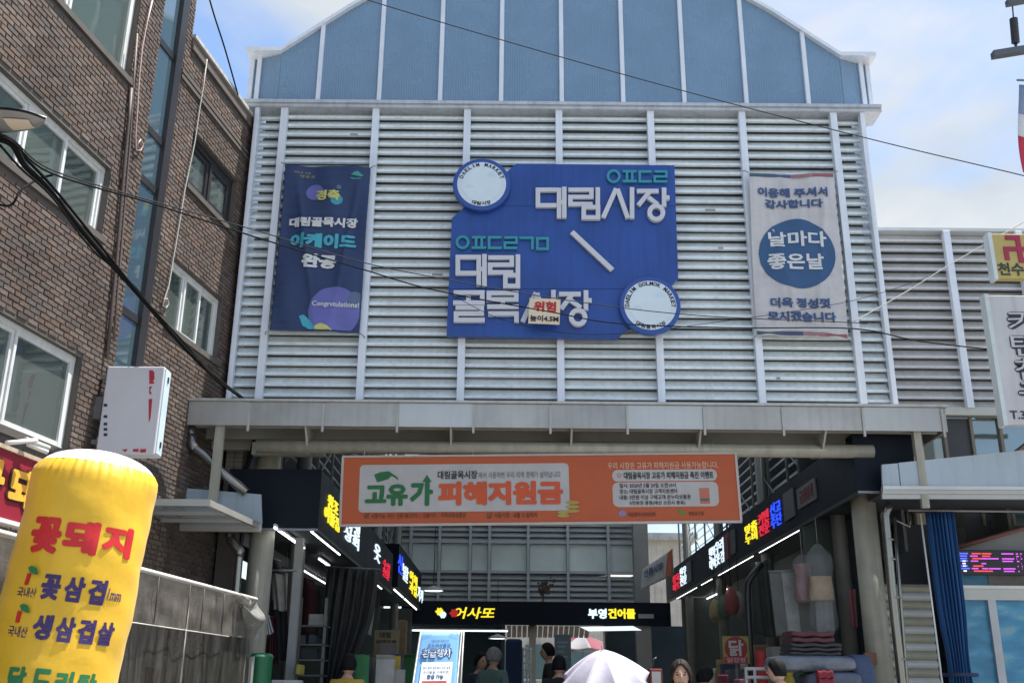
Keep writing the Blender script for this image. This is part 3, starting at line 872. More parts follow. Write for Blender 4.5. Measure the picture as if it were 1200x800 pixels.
# glazed stair strip with dark transoms
sg = GLASS('stair_glass', (.18, .30, .38), .05, .10, .9)
tr_z = [BW.px(190, 47)[1], BW.px(180, 154)[1], BW.px(176, 215)[1], BW.px(160, 372)[1], BW.px(207, 47)[1] + 1.6]
zs = sorted([1.6] + tr_z + [TOPL + .4])
fm = BW.px(186.5, 210)[0]
for z0, z1 in zip(zs, zs[1:]):
    MB().pbox(BW, strip[0] + .005, fm, z0 + .04, z1 - .04, -.045, -.035).build('stair_pane', sg, brick_house)
    MB().pbox(BW, strip[0], fm, z1 - .045, z1 + .045, -.1, -.02).build('transom', wf_dark, brick_house)
MB().pbox(BW, fm, strip[1] + .03, 1.5, TOPL + .5, -.2, .02).build('stair_mullion', wf_dark, brick_house)
MB().pbox(BW, strip[0] - .001, strip[0] + .004, 1.5, TOPL, -.18, -.02).build('stair_mullion', wf_dark, brick_house)
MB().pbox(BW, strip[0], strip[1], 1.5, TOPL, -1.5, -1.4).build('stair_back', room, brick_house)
MB().pbox(BW, A_NEAR, A_FAR, 0, roofb - .3, -6, -5.8).build('rear_wall', mortar, brick_house)
MB().pbox(BW, A_FAR - .2, A_FAR, 0, roofb - .05, -5.8, -.26).build('end_wall', M('beige_tile', (.30, .26, .20), .8), brick_house)
MB().pbox(BW, A_NEAR, strip[1] + .2, TOPL, TOPL + .2, -6, -.0).build('roof', conc, brick_house)
MB().pbox(BW, strip[1] + .2, A_FAR, roofb - .25, roofb - .2, -6, -.26).build('roof', conc, brick_house)
# loose cables and pipes fixed to the brick
wcab = M('white_cable', (.58, .57, .54), .6)
bcab = M('black_cable', (.008, .008, .009), .85, spec=.1)
def wallcable(label, pts, r, mt, d=.03):
    ps = [BW.at(*BW.px(x, y), d) for x, y in pts]
    o = MB().tube(ps, r, 6).build('cable', mt)
    return tag(o, label, 'cable')
wallcable('white cable hanging down the brick from the parapet to a coil', [(240, 70), (236, 100), (231, 130), (226, 165), (222, 185), (214, 222), (207, 265), (200, 305), (195, 335), (190, 350), (188, 358), (192, 361), (195, 356), (193, 350), (189, 351)], .009, M('dirty_white_cable', (.36, .35, .32), .7))
wallcable('thin pinkish cable with a loop beside the top window', [(176, 0), (170, 25), (164, 55), (160, 95), (158, 130), (156, 160), (157, 176), (162, 177), (165, 170), (162, 164), (158, 170)], .009, M('pinkish_cable', (.45, .33, .30), .6))
wallcable('dark drain line running down the brick corner before the stair strip', [(151, 104), (148, 140), (143, 190), (138, 250), (133, 310), (127, 370), (122, 420)], .02, M('brown_pipe', (.07, .05, .045), .6))
wallcable('second dark line down the brick next to the drain line', [(158, 40), (153, 104), (149, 170), (144, 230), (139, 290), (134, 350), (130, 400)], .012, M('brown_pipe2', (.11, .08, .07), .6))
# ================================================================ orange banner under the canopy
ob, obr, otl = PY(400, 614, 12.55), PY(867, 609.5, 12.55), PY(401, 538.5, 12.55)
OU = (obr - ob).normalized()
OP = Pl(ob, OU, Vector((-OU.z, 0, OU.x)))
OW = (obr - ob).length; OH = OP.px(632, 534)[1]
orange = thing('orange_banner', 'long orange framed banner with a white panel hung below the canopy', 'banner', ob)
og = M('banner_orange', (.40, .078, .020), .6, 0, .06, 2)
MB().pbox(OP, 0, OW, 0, OH, -.02, 0).build('sheet', og, orange)
fr_ = MB()
fr_.pbox(OP, -.025, OW + .025, -.03, 0, -.025, .012); fr_.pbox(OP, -.025, OW + .025, OH, OH + .025, -.025, .012)
fr_.pbox(OP, -.03, 0, 0, OH, -.025, .010); fr_.pbox(OP, OW, OW + .03, 0, OH, -.025, .010)
fr_.build('frame', M('banner_frame_grey', (.42, .36, .33), .5, .2), orange)
for a in (.25, 1.6, 3.2, OW - .25):
    MB().tube([OP.at(a, OH + .02, 0), OP.at(a, OH + .25, -.05)], .008).build('hanging_wire', M('tie_wire', (.3, .3, .3), .5, .4), orange)
def rrect(a0, a1, b0, b1, r, n=5):
    out_ = []
    for (ca, cb, t0) in ((a1 - r, b0 + r, -90), (a1 - r, b1 - r, 0), (a0 + r, b1 - r, 90), (a0 + r, b0 + r, 180)):
        out_ += [(ca + r * math.cos(R_(t0 + 90 * i / n)), cb + r * math.sin(R_(t0 + 90 * i / n))) for i in range(n + 1)]
    return out_
def opanel(x0, y0, x1, y1, r, mat, d1=.003):
    xm, ym = (x0 + x1) / 2, (y0 + y1) / 2
    MB().pprism(OP, rrect(OP.px(x0, ym)[0], OP.px(x1, ym)[0], OP.px(xm, y1)[1], OP.px(xm, y0)[1], r), -.001, d1).build('print_panel', mat, orange)
pw = M('print_panel_white', (.40, .39, .38), .6)
opanel(421, 543.5, 667, 599, .05, pw)
opanel(717.5, 550, 840, 563.3, .06, pw)
opanel(718, 564.5, 842, 593.3, .07, pw)
pgreen = M('print_deep_green', (.01, .12, .035), .6)
pred = M('print_orange_red', (.52, .075, .018), .6)
pink_ = M('print_black', (.015, .014, .014), .6)
pgr = M('print_grey', (.17, .15, .14), .6)
ptext('lettering', '고유', OP, 428, 567, 478, 592.5, pgreen, orange, bold=.055)
ptext('lettering', '가', OP, 480.5, 563, 507.5, 592.5, pgreen, orange, bold=.055)
MB().pprism(OP, [OP.px(x, y) for x, y in ((495, 564.5), (500.5, 556), (506, 564.5))], .003, .008).build('arrow_mark', pgreen, orange)
nozz = [(438.5, 556), (446, 553), (456, 552), (460, 555), (466, 559), (467, 563), (464, 560), (459, 557.5), (455, 561), (449, 563), (442, 565)]
MB().pprism(OP, [OP.px(x, y) for x, y in nozz], .003, .007).build('nozzle_mark', pgreen, orange)
ptext('lettering', '피해지원금', OP, 513.5, 563.5, 660, 591.5, pred, orange, bold=.06)
ptext('lettering', '대림골목시장', OP, 513, 551.5, 559.5, 561, pink_, orange, bold=.02)
ptext('lettering', '에서 사용하면 우리 지역 경제가 살아납니다', OP, 561, 552.5, 657, 560, pgr, orange, bold=.0)
pdk = M('print_dark_brown', (.10, .035, .02), .6)
ptext('lettering', '사용가능 수단: 신용·체크카드 / 선불카드 / 지역사랑상품권', OP, 435, 600.8, 546, 606.8, pdk, orange, bold=.0)
ptext('lettering', '사용기한: ~8월 31일까지', OP, 579, 600.3, 629.5, 606.3, pdk, orange, bold=.0)
for x in (427, 571):
    m = MB(); q = [OP.px(*t) for t in ((x, 601.5), (x + 5, 601.5), (x + 5, 606.5), (x, 606.5))]
    m.stroke(OP, q, .007, .001, .004, True); m.stroke(OP, [OP.px(x + 1, 603.5), OP.px(x + 2.5, 605.5), OP.px(x + 6, 600.5)], .009, .001, .006)
    m.build('tick_mark', pdk, orange)
ptext('lettering', '우리 시장은 고유가 피해지원금 사용가능합니다.', OP, 712, 541, 841.5, 549, M('print_pale_orange', (.62, .38, .26), .6), orange, bold=.015)
ptext('lettering', '대림골목시장 고유가 피해지원금 촉진 이벤트', OP, 731, 552.5, 836, 560.8, pink_, orange, bold=.02)
for i, (s_, x0, x1) in enumerate((('일시: 2026년 5월 20일 오전10시', 726, 792), ('장소: 대림골목시장 고객지원센터', 726, 793.5), ('내용: 3만원 이상 구매고객 온누리상품권', 726, 809), ('5천원권 증정(예산 소진시 종료)', 738, 803))):
    ptext('lettering', s_, OP, x0, 565.8 + i * 6.9, x1, 571.2 + i * 6.9, pink_, orange, bold=.01)
opanel(820, 571.5, 831.5, 590, .004, M('print_voucher', (.45, .13, .08), .6), .006)
opanel(820.5, 583.5, 831, 587, .001, M('print_voucher_dark', (.10, .11, .10), .6), .0075)
ring = MB().stroke(OP, circ(*OP.px(725.5, 556.8), .022, 14), .009, .003, .006, True).build('dot_mark', pred, orange)
gold = M('print_gold', (.36, .27, .06), .6)
for (x, y, rw, k_) in ((671, 588.5, .085, 0), (671, 593.5, .085, 1), (671, 598.5, .085, 2), (660, 600, .075, 3), (660, 604, .075, 4)):
    a, b_ = OP.px(x, y)
    MB().pprism(OP, [(a + rw * math.cos(t * math.pi / 8), b_ + .022 * math.sin(t * math.pi / 8)) for t in range(16)], .003, .007 + k_ * .0012).build('coin_mark', gold, orange)
ptext('lettering', '대림골목시장상인회', OP, 736, 600, 768, 605, pdk, orange)
ptext('lettering', '영등포구청', OP, 807, 599, 824.5, 604, pdk, orange)
MB().pprism(OP, [OP.px(x, y) for x, y in ((725, 599), (729, 597), (733, 598.5), (734.5, 603), (730, 605), (725, 604))], .001, .004).build('emblem', M('print_lilac', (.22, .16, .30), .6), orange)
MB().pprism(OP, [OP.px(x, y) for x, y in ((794, 597.5), (798, 597), (804, 601.5), (803, 603), (797, 602))], .001, .004).build('emblem', M('print_green2', (.05, .20, .04), .6), orange)

# ================================================================ street lamp and cables on the left
lampY = 6.0
hp = PY(54, 141, lampY)
pole_x = -4.05
lamp = thing('street_lamp', 'grey street lamp with flat paddle head beside the brick building', 'street lamp', (pole_x, lampY, 0))
lgrey = M('lamp_grey', (.22, .22, .22), .45, .4, .15, 6)
tip = hp; root_ = Vector((pole_x + .28, lampY, tip.z - .02))
axl = (tip - root_)
def head_pt(t, s_, up):                          # t along, s_ across
    w_ = .155 * math.sqrt(max(0, 1 - (2 * max(t, .35) - .7) ** 2 / 1.69)) if t > .35 else .155 * (.55 + .45 * t / .35)
    if t > .8: w_ *= math.sqrt(max(0.02, 1 - ((t - .8) / .2) ** 2))
    hgt = (.035 if up else -.03) * (1 - s_ * s_) * (1 if t < .85 else max(.15, (1 - t) / .15))
    return root_ + axl * t + Vector((0, s_ * w_, hgt + (.02 if up else 0)))
m = MB(); m.grid(lambda u, v: head_pt(u, 2 * v - 1, True), 16, 10); m.grid(lambda u, v: head_pt(u, 1 - 2 * v, False), 16, 10)
m.build('lamp_head', lgrey, lamp)
m = MB(); m.grid(lambda u, v: head_pt(.62 + .24 * u, (.55 - 1.1 * v), False) + Vector((0, 0, -.006)), 5, 5)
m.build('lamp_lens', M('lamp_lens', (.52, .44, .33), .3), lamp)
MB().tube([(pole_x, lampY, root_.z - .25), (pole_x + .05, lampY, root_.z - .06), (pole_x + .15, lampY, root_.z), root_ + axl * .12], .03, 10).build('arm', lgrey, lamp)
MB().cyl((pole_x, lampY, 0), (pole_x, lampY, root_.z - .2), .09, .06, 16).build('pole', lgrey, lamp)
MB().lathe([(.16, 0), (.16, .03), (.10, .05), (.10, .25), (.09, .27)], (pole_x, lampY, 0), 16).build('pole_base', lgrey, lamp)
m = MB().box(pole_x + .06, pole_x + .30, lampY - .1, lampY + .1, root_.z - .62, root_.z - .42)
m.build('junction_box', M('box_green', (.02, .10, .07), .5), lamp, bevel=.01)
hub = Vector((pole_x + .05, lampY, PY(0, 165, lampY).z - .05))
def run(label, pts, r, mt=None, n=8):
    """cable through (pixel x, pixel y, depth Y) points, smoothed"""
    ps = [q if isinstance(q, Vector) else PY(*q) for q in pts]
    out_ = []
    for i in range(len(ps) - 1):
        p0, p1, p2, p3 = ps[max(i - 1, 0)], ps[i], ps[i + 1], ps[min(i + 2, len(ps) - 1)]
        for k_ in range(n):
            t = k_ / n
            out_.append(.5 * ((2 * p1) + (p2 - p0) * t + (2 * p0 - 5 * p1 + 4 * p2 - p3) * t * t + (3 * p1 - p0 - 3 * p2 + p3) * t ** 3))
    out_.append(ps[-1])
    return tag(MB().tube(out_, r, 6).build('cable', mt or bcab), label, 'cable')
run('thick black cable bundle sagging from lamp pole to canopy corner', [hub, (0, 163, 6.15), (30, 195, 6.6), (60, 226, 7.1), (110, 287, 8.3), (165, 348, 9.6), (215, 406, 11), (250, 440, 11.9), (285, 467, 12.35)], .024)
run('thinner black cable lying along the thick bundle', [hub + Vector((0, 0, .03)), (0, 158, 6.15), (34, 190, 6.6), (64, 222, 7.1), (113, 282, 8.3), (168, 350, 9.6), (216, 402, 11), (252, 444, 11.9), (288, 468, 12.36)], .013)
run('black wire twisted loosely round the cable bundle by the brick window', [(0, 170, 6.1), (25, 198, 6.5), (62, 232, 7.1), (108, 292, 8.25), (160, 338, 9.6), (200, 392, 10.7)], .009)
run('long black wire crossing the front of the blue sign', [hub + Vector((.02, 0, .05)), (0, 160, 6.1), (60, 203, 6.8), (180, 239, 8.2), (300, 278, 9.6), (420, 314, 10.8), (510, 340, 11.6), (648, 366, 12.3), (726, 379, 12.5), (860, 384, 12.6), (1000, 385, 12.4), (1080, 400, 12.3), (1205, 414, 12.2)], .008)
run('grey wire strung just above the black one across the sign', [hub + Vector((.02, 0, .06)), (0, 157, 6.1), (60, 199, 6.8), (180, 236, 8.2), (300, 270, 9.6), (420, 306, 10.8), (510, 325, 11.6), (660, 351, 12.3), (810, 369, 12.6), (1000, 378, 12.8), (1010, 379, 13.1)], .006, M('grey_wire', (.035, .035, .04), .8, spec=.1))
run('overhead line slanting past the blue gable', [(380, -20, 9.4), (430, 0, 9.5), (640, 62, 10), (840, 117, 10.2), (1040, 168, 10.2), (1200, 206, 10), (1300, 232, 9.5)], .006, M('grey_wire2', (.03, .035, .045), .8, spec=.1))
run('white wire rising from the gate corner over the grey slats', [(1000, 377, 13.05), (1060, 343, 12.9), (1110, 312, 12.7), (1160, 283, 12.5), (1230, 243, 12.2)], .008, wcab)
run('slack thin wire drooping over the lower gate louvres', [(530, 346, 12.8), (600, 378, 12.85), (700, 392, 12.9), (850, 376, 12.9), (1000, 352, 12.9), (1100, 320, 12.8)], .004, M('grey_wire', (.035, .035, .04), .8, spec=.1))
run('black wire dangling off the brick parapet', [BW.at(*BW.px(238, -12), .05), BW.at(*BW.px(243, 20), .1), BW.at(*BW.px(256, 60), .1), BW.at(*BW.px(275, 112), .05)], .012)
run('short black wire looping to the lamp pole over the window', [hub, (0, 240, 6.6), (25, 222, 6.8), (45, 210, 7.0), (62, 205, 7.0)], .009)

# ================================================================ white blade sign on the brick
WS = front(10.2)
a0, a1 = WS.px(119, 480)[0], WS.px(187, 480)[0]
b0, b1 = WS.px(152, 532)[1], WS.px(155, 429)[1]
wsign = thing('blade_sign', 'white box sign with partly covered red lettering projecting from the brick', 'sign', WS.at(a0, b0, 0))
MB().pbox(WS, a0, a1, b0, b1, -.20, 0).build('box', M('lightbox_white', (.55, .54, .57), .4, 0, .06, 2), wsign, bevel=.012)
MB().pbox(WS, a1, a1 + .012, b0 + .02, b1 - .02, -.18, -.02).build('side_trim', M('lightbox_side', (.50, .62, .66), .4), wsign)
for z_ in (b0 + .12, b1 - .12):
    MB().pbox(WS, a1 + .010, a1 + .022, z_ - .03, z_ + .03, -.12, -.09).build('latch', ink, wsign)
    MB().box(BW.px(119, 480)[0] * 0 + a0 - .5, a0, 10.28, 10.33, z_, z_ + .05).build('bracket', M('lamp_grey', (.22, .22, .22), .45, .4), wsign)
wr = M('sign_red', (.40, .02, .04), .5)
def wmark(pts, mt): MB().pprism(WS, [WS.px(x / 4, 350 + y / 4) for x, y in pts], .001, .004).build('lettering', mt, wsign)
wmark([(700, 335), (716, 335), (724, 345), (724, 378), (714, 387), (700, 385)], wr)
wmark([(700, 388), (722, 386), (722, 398), (700, 398)], wr); wmark([(700, 412), (714, 410), (704, 428), (712, 446), (700, 446)], wr)
wmark([(698, 470), (714, 468), (706, 560), (698, 578)], wr)
wmark([(572, 706), (600, 704), (588, 718)], wr); wmark([(624, 704), (650, 703), (650, 716), (624, 716)], wr); wmark([(658, 704), (685, 703), (684, 719), (657, 720)], wr)
for y in (492, 545, 580, 605, 630): wmark([(487, y), (503, y), (503, y + 13), (486, y + 13)], ink)
MB().box(a0 - .22, a0 - .02, 10.25, 10.45, b0 + .38, b0 + .62).build('power_box', M('powerbox_grey', (.12, .12, .12), .6), wsign, bevel=.01)

# ================================================================ yellow inflatable advertising column
br = .40
bax = Vector((math.sin(R_(5)), 0, math.cos(R_(5))))
bmid = PY(93, 650, 6.6)
B0 = bmid - bax * (bmid.z / bax.z)
BN = Vector((-B0.x, -B0.y, 0)).normalized()          # side of the column that faces the street
BU = bax.cross(BN).normalized() * -1
BU = BU if BU.x > 0 else -BU
BN = BU.cross(bax).normalized()
BP = Pl(B0 + BN * br, BU, bax)
hT = Pl(B0, BU, bax).px(115, 529)[1]
tubem = thing('inflatable_sign', 'yellow inflatable column sign with white dome and red lettering', 'inflatable sign', B0)
def bpt(th, h, r): return B0 + bax * h + BU * (r * math.sin(th)) + BN * (r * math.cos(th))
hS = hT - .115
def rad(h):
    if h < hT - .24: return br * .97
    t = min(1, (h - (hT - .24)) / .24)
    return br * .97 * math.sqrt(max(0, 1 - t ** 2.5))
def bulge(h, th): return .006 * math.sin(h * 6 + th * 2) + .0035 * math.sin(h * 13 - th * 3) + .0018 * math.sin(h * 31 + th * 5) - .006 * math.exp(-((h - 1.9) / .012) ** 2)
yel = M('inflatable_yellow', (.72, .42, .012), .5, 0, .14, 3.5, bump=.22, bscale=7, sheen=.1)
wht = M('inflatable_white', (.74, .73, .74), .5, 0, .06, 2.5)
N = 96
def lath(h0, h1, nh, puck, mt, nm):
    m = MB()
    def fn(u, v):
        h = h0 + (h1 - h0) * v; th = 2 * math.pi * u
        pk = .005 * math.exp(-((h - hS) / .07) ** 2) * (math.sin(th * 46) + .7 * math.sin(th * 31 + 1) + .5 * math.sin(th * 77)) * puck
        big = bulge(h, th)
        dip = -.005 * math.exp(-((h - hS) / .02) ** 2)
        return bpt(th, h, rad(h) + pk + big * min(1, (hT - h) * 3) + dip)
    m.grid(fn, 220, nh)
    return m.build(nm, mt, tubem)
lath(.12, hS, 60, 1, yel, 'body')
lath(hS, hT, 26, .25, wht, 'dome')
MB().lathe([(.0, 0), (.46, 0), (.47, .03), (.45, .14), (.38, .16), (0, .16)], B0, 32).build('blower_base', M('base_black', (.03, .03, .03), .5), tubem)
inkred = M('inflatable_red', (.55, .01, .015), .5); inkpur = M('inflatable_violet', (.035, .015, .11), .5); inkgrn = M('inflatable_green', (.01, .16, .05), .5)
def btx(s_, x0, y0, x1, y1, mt, bold=.05, slant=0):
    xm, ym = (x0 + x1) / 2, (y0 + y1) / 2
    a0, h0 = BP.px(xm, ym)
    k_ = 1 / (BP.px(xm + 1, ym)[0] - a0) / math.cos(R_(6)); kv = 1 / abs(BP.px(xm, ym + 1)[1] - h0)
    w_ = (x1 - x0) / k_ ; hh = (y1 - y0) / kv * .96
    def fn(a, h, d):
        th = math.asin(max(-.97, min(.97, a / br)))
        return bpt(th, h, rad(h) + bulge(h, th) + .004 + d)
    return text('lettering', s_, fn, (a0 - w_ / 2, a0 + w_ / 2, h0 - hh / 2, h0 + hh / 2), mt, tubem, 0, bold, cut=.03)
btx('꽃', 34, 602, 72, 648, inkred, .06); btx('돼', 73, 608, 117, 650, inkred, .06); btx('지', 120, 614, 158, 653, inkred, .06)
btx('꽃', 47, 671, 71, 703, inkpur); btx('삼', 75, 674, 100, 706, inkpur); btx('겹', 104, 677, 126, 709, inkpur); btx('1mm', 128, 689, 145, 704, inkpur, .01)
btx('국내산', 17.5, 686, 41.5, 700, inkpur, .01); btx('1', 28, 669, 33, 684, inkred, .03)
btx('생', 37, 718, 61, 750, inkpur); btx('삼', 65, 721, 89, 753, inkpur); btx('겹', 92, 724, 113, 755, inkpur); btx('살', 116, 727, 136, 757, inkpur)
btx('국내산', 7, 732, 31, 746, inkpur, .01); btx('1', 18, 714, 23, 729, inkred, .03)
btx('닭', 8, 779, 30, 812, inkgrn); btx('도', 36, 782, 60, 815, inkgrn); btx('리', 64, 785, 86, 818, inkgrn); btx('탕', 92, 788, 116, 821, inkgrn)
for (x, y) in ((39, 667), (29, 712)):
    pts = [(x - 6, y - 4), (x - 2, y - 6), (x + 4, y - 3), (x + 6, y + 5), (x + 2, y + 5), (x - 4, y + 2)]
    vs = []
    for q in pts:
        a, h = BP.px(*q); vs.append(bpt(math.asin(max(-.97, min(.97, a / br))), h, rad(h) + .014))
    MB().add(vs, [tuple(range(6))]).build('leaf_mark', inkgrn, tubem)

# ================================================================ red sign and vinyl enclosure along the left side
TP = Pl((PX(298, 704, -2.9).x, PX(298, 704, -2.9).y, 0), (.10, 1, 0))
TZ = PX(298, 704, -2.9).z
vt = thing('vinyl_enclosure', 'clear vinyl sheet enclosure with pleats beside the yellow inflatable', 'vinyl tent', TP.o)
vm = bpy.data.materials.new('clear_vinyl'); vm.use_nodes = True
n, l = vm.node_tree.nodes, vm.node_tree.links; n.clear()
o_ = n.new('ShaderNodeOutputMaterial'); tr = n.new('ShaderNodeBsdfTransparent'); tr.inputs[0].default_value = (.74, .72, .68, 1)
df = n.new('ShaderNodeBsdfDiffuse'); df.inputs[0].default_value = (.13, .12, .105, 1)
gs = n.new('ShaderNodeBsdfGlossy'); gs.inputs['Roughness'].default_value = .18; gs.inputs[0].default_value = (.8, .8, .8, 1)
geo_ = n.new('ShaderNodeNewGeometry'); nz_ = n.new('ShaderNodeTexNoise'); nz_.inputs['Scale'].default_value = 3; nz_.inputs['Detail'].default_value = 6
mp_ = n.new('ShaderNodeMapping'); mp_.inputs['Scale'].default_value = (3, 3, .5); l.new(geo_.outputs['Position'], mp_.inputs[0]); l.new(mp_.outputs[0], nz_.inputs['Vector'])
bp_ = n.new('ShaderNodeBump'); bp_.inputs['Strength'].default_value = .9; bp_.inputs['Distance'].default_value = .09
l.new(nz_.outputs['Fac'], bp_.inputs['Height']); l.new(bp_.outputs[0], gs.inputs['Normal'])
cr_ = n.new('ShaderNodeMapRange'); cr_.inputs[1].default_value = .35; cr_.inputs[2].default_value = .7; cr_.inputs[3].default_value = .10; cr_.inputs[4].default_value = .45
l.new(nz_.outputs['Fac'], cr_.inputs[0])
a_ = n.new('ShaderNodeMixShader'); l.new(cr_.outputs[0], a_.inputs[0]); l.new(tr.outputs[0], a_.inputs[1]); l.new(df.outputs[0], a_.inputs[2])
f_ = n.new('ShaderNodeFresnel'); f_.inputs[0].default_value = 1.4; l.new(bp_.outputs[0], f_.inputs['Normal'])
b_ = n.new('ShaderNodeMixShader'); l.new(f_.outputs[0], b_.inputs[0]); l.new(a_.outputs[0], b_.inputs[1]); l.new(gs.outputs[0], b_.inputs[2]); l.new(b_.outputs[0], o_.inputs[0])
def sheet(a0, a1, z0, z1, amp, d, nm, mt):
    m = MB()
    m.grid(lambda u, v: TP.at(a0 + (a1 - a0) * u, z0 + (z1 - z0) * v, d + amp * (math.sin(u * (a1 - a0) * 7 + 3 * math.sin(v * 2.3 + u * 9)) * .7 + .5 * math.sin(u * (a1 - a0) * 17 + v * 6 * math.sin(u * 5)) + .25 * math.sin(v * 13 + u * 31)) * (1.25 - v)), 160, 14)
    return m.build(nm, mt, vt)
A0T = -7.6
sheet(A0T, 0, .05, TZ - .02, .035, 0, 'vinyl_sheet', vm)
sheet(A0T, -.02, TZ - .42, TZ - .0, .018, .05, 'vinyl_valance', M('milky_vinyl', (.24, .22, .19), .25, 0, .4, 4, alpha=.34, bump=.6, bscale=7))
tube_g = M('tent_tube', (.45, .45, .44), .4, .5)
MB().tube([TP.at(A0T, TZ + .02, .02), TP.at(0, TZ + .02, .02)], .022, 8).build('top_rail', M('tent_rail_white', (.62, .60, .56), .5), vt)
MB().tube([TP.at(A0T, TZ - .43, .075), TP.at(-.9, TZ - .43, .075)], .005, 6).build('valance_hem', M('tent_rail_white', (.62, .60, .56), .5), vt)
for a in (-7.5, -5.6, -3.55, -1.75, -.03):
    MB().tube([TP.at(a, 0, -.04), TP.at(a, TZ, -.04)], .02, 8).build('post', tube_g, vt)
for a in (-1.15, -1.7, -2.05, -2.75):
    MB().tube([TP.at(a, TZ - .02, .085), TP.at(a - .01, TZ - .2, .09), TP.at(a, TZ - .41, .085)], .006, 5).build('strap', M('strap_dark', (.06, .05, .05), .7), vt)
sag_m = MB(); sag_m.grid(lambda u, v: TP.at(-.75 + .78 * u, TZ + .03 - v * (.16 + .34 * u * u) - .06 * math.sin(u * 3.1), .07 + .05 * math.sin(v * 9 + u * 4) + .04 * v), 24, 24)
sag_m.build('slumped_vinyl', M('vinyl_grey_sheet', (.22, .215, .20), .25, 0, .25, 5, alpha=.85, bump=.2, bscale=9), vt)
MB().pbox(TP, -.045, .03, 0, TZ - .6, .02, .05).build('end_post', M('end_post_grey', (.30, .30, .29), .5, .3), vt)
MB().add([TP.at(A0T, TZ + .02, 0), TP.at(-.05, TZ + .02, 0), TP.at(-.05, TZ + .12, -1.25), TP.at(A0T, TZ + .12, -1.25)], [(0, 1, 2, 3)]).build('roof_sheet', M('tent_shade_grey', (.20, .20, .19), .6), vt, solid=.01)  # unseen cover, added to shade the space behind the vinyl
# things behind the vinyl
goods = M('brown_stock', (.10, .065, .05), .8, 0, .4, 2.2)
for i, (a, w_, h_, c_) in enumerate(((-1.3, .5, 1.5, (.12, .035, .045)), (-2.1, .6, 1.25, (.14, .12, .10)), (-2.9, .5, 1.6, (.07, .055, .045)), (-3.8, .7, 1.3, (.10, .07, .05)), (-5.0, .8, 1.5, (.09, .08, .07)))):
    m = MB(); m.grid(lambda u, v: TP.at(a + w_ * (u - .5), .1 + h_ * v, -.5 - .18 * math.sin(u * math.pi) * 0 + .05 * math.sin(u * 22 + i)), 24, 3)
    tag(m.build('hanging_cloth', M('cloth%d' % i, c_, .9, 0, .2, 3), None, solid=.02), ('dull crimson' if i == 0 else 'beige grey' if i == 1 else 'dark brown' if i == 2 else 'russet' if i == 3 else 'grey brown') + ' cloth hung behind the clear vinyl', 'cloth')
tb = thing('brick_planter_wall', 'low orange brick parapet seen through the top of the vinyl', 'wall', TP.at(-2, 0, -1.0))
obk = M('orange_brick', (.34, .15, .075), .8, 0, .2, 5)
MB().pbox(TP, -6.5, -.9, 0, TZ - .22, -.75, -.62).build('wall', M('grey_render', (.20, .19, .18), .9, 0, .2, 3), tb)
k_ = 0
a = -6.5
while a < -1.1:
    MB().pbox(TP, a + .005, a + .195, TZ - .21, TZ - .10, -.75, -.60).build('brick', obk, tb); a += .2
# red sign with yellow letters
RP = Pl(PX(45, 570, -3.62), (.12, 1, 0))
rz0, rz1 = RP.px(20, 612)[1], RP.px(20, 532)[1]
rs = thing('red_sign', 'dark red sign board with yellow lettering behind the inflatable', 'sign', RP.at(-1.5, rz0))
MB().pbox(RP, -2.6, .45, rz0, rz1, -.05, 0).build('board', M('sign_dark_red', (.22, .008, .022), .5, 0, .12, 3), rs)
MB().pbox(RP, -2.64, .47, rz1, rz1 + .03, -.06, .02).build('top_trim', M('trim_tan', (.40, .33, .24), .7, 0, .3, 9), rs)
MB().pbox(RP, -2.64, .47, rz0 - .03, rz0, -.06, .02).build('bottom_trim', M('tent_rail_white', (.62, .60, .56), .5), rs)
ysg = M('sign_yellow', (.72, .38, .04), .5)
for s_, x0, x1 in (('돼', 8, 43), ('꽃', -38, 4)):
    ptext('lettering', s_, RP, x0 - 2, 546 if x0 > 0 else 530, x1 + 2, 601 if x0 > 0 else 590, M('sign_outline', (.03, .005, .008), .6), rs, d=.002, ext=.004, bold=.10)
    ptext('lettering', s_, RP, x0, 548 if x0 > 0 else 532, x1, 599 if x0 > 0 else 588, ysg, rs, d=.008, ext=.006, bold=.05)
m = MB()
for (x0, y0, x1, y1) in ((0, 519, 25, 516), (22, 514, 40, 525), (25, 520, 38, 530)):
    m.tube([RP.at(*RP.px(x0, y0), .05), RP.at(*RP.px(x1, y1), .12)], .018, 7)
m.build('lamp_bracket', M('bracket_white', (.60, .60, .58), .5), rs)
MB().box(-4.35, -3.66, 7.0, 7.08, rz0 + .1, rz0 + .2).build('support', tube_g, rs)

# ================================================================ awning, drain pipes and pier at the left end of the canopy
FP = front(12.5)
aw = thing('glass_awning', 'flat aluminium framed glass awning with pale board under the canopy end', 'awning', PY(250, 610, 12.5))
pts = [FP.px(x, y) for x, y in ((150, 566), (306, 579), (307, 613), (150, 600))]
MB().pprism(FP, pts, -.03, 0).build('fascia_board', M('pale_blue_board', (.30, .345, .39), .45, 0, .1, 2, streak=.15), aw)
az = PY(280, 619, 12.45).z
nY = 10.85
xr0, xr1 = PY(246, 590, nY).x, PY(306, 614, 12.45).x
alum = M('aluminium_rail', (.42, .41, .38), .4, .5, .1, 3)
xl = -4.25
fm_ = MB()
fm_.obox((xl, nY, az), (xr0 - xl, 0, 0), (0, .05, 0), (0, 0, .07)); fm_.build('front_rail', alum, aw)
MB().obox((xr0 - .05, nY + .052, az), (.05, 0, 0), (xr1 - xr0, 12.45 - nY, 0), (0, 0, .068)).build('side_rail', alum, aw)
MB().obox((xl, 12.42, az - .04), (xr1 - xl, 0, 0), (0, .06, 0), (0, 0, .10)).build('rear_rail', alum, aw)
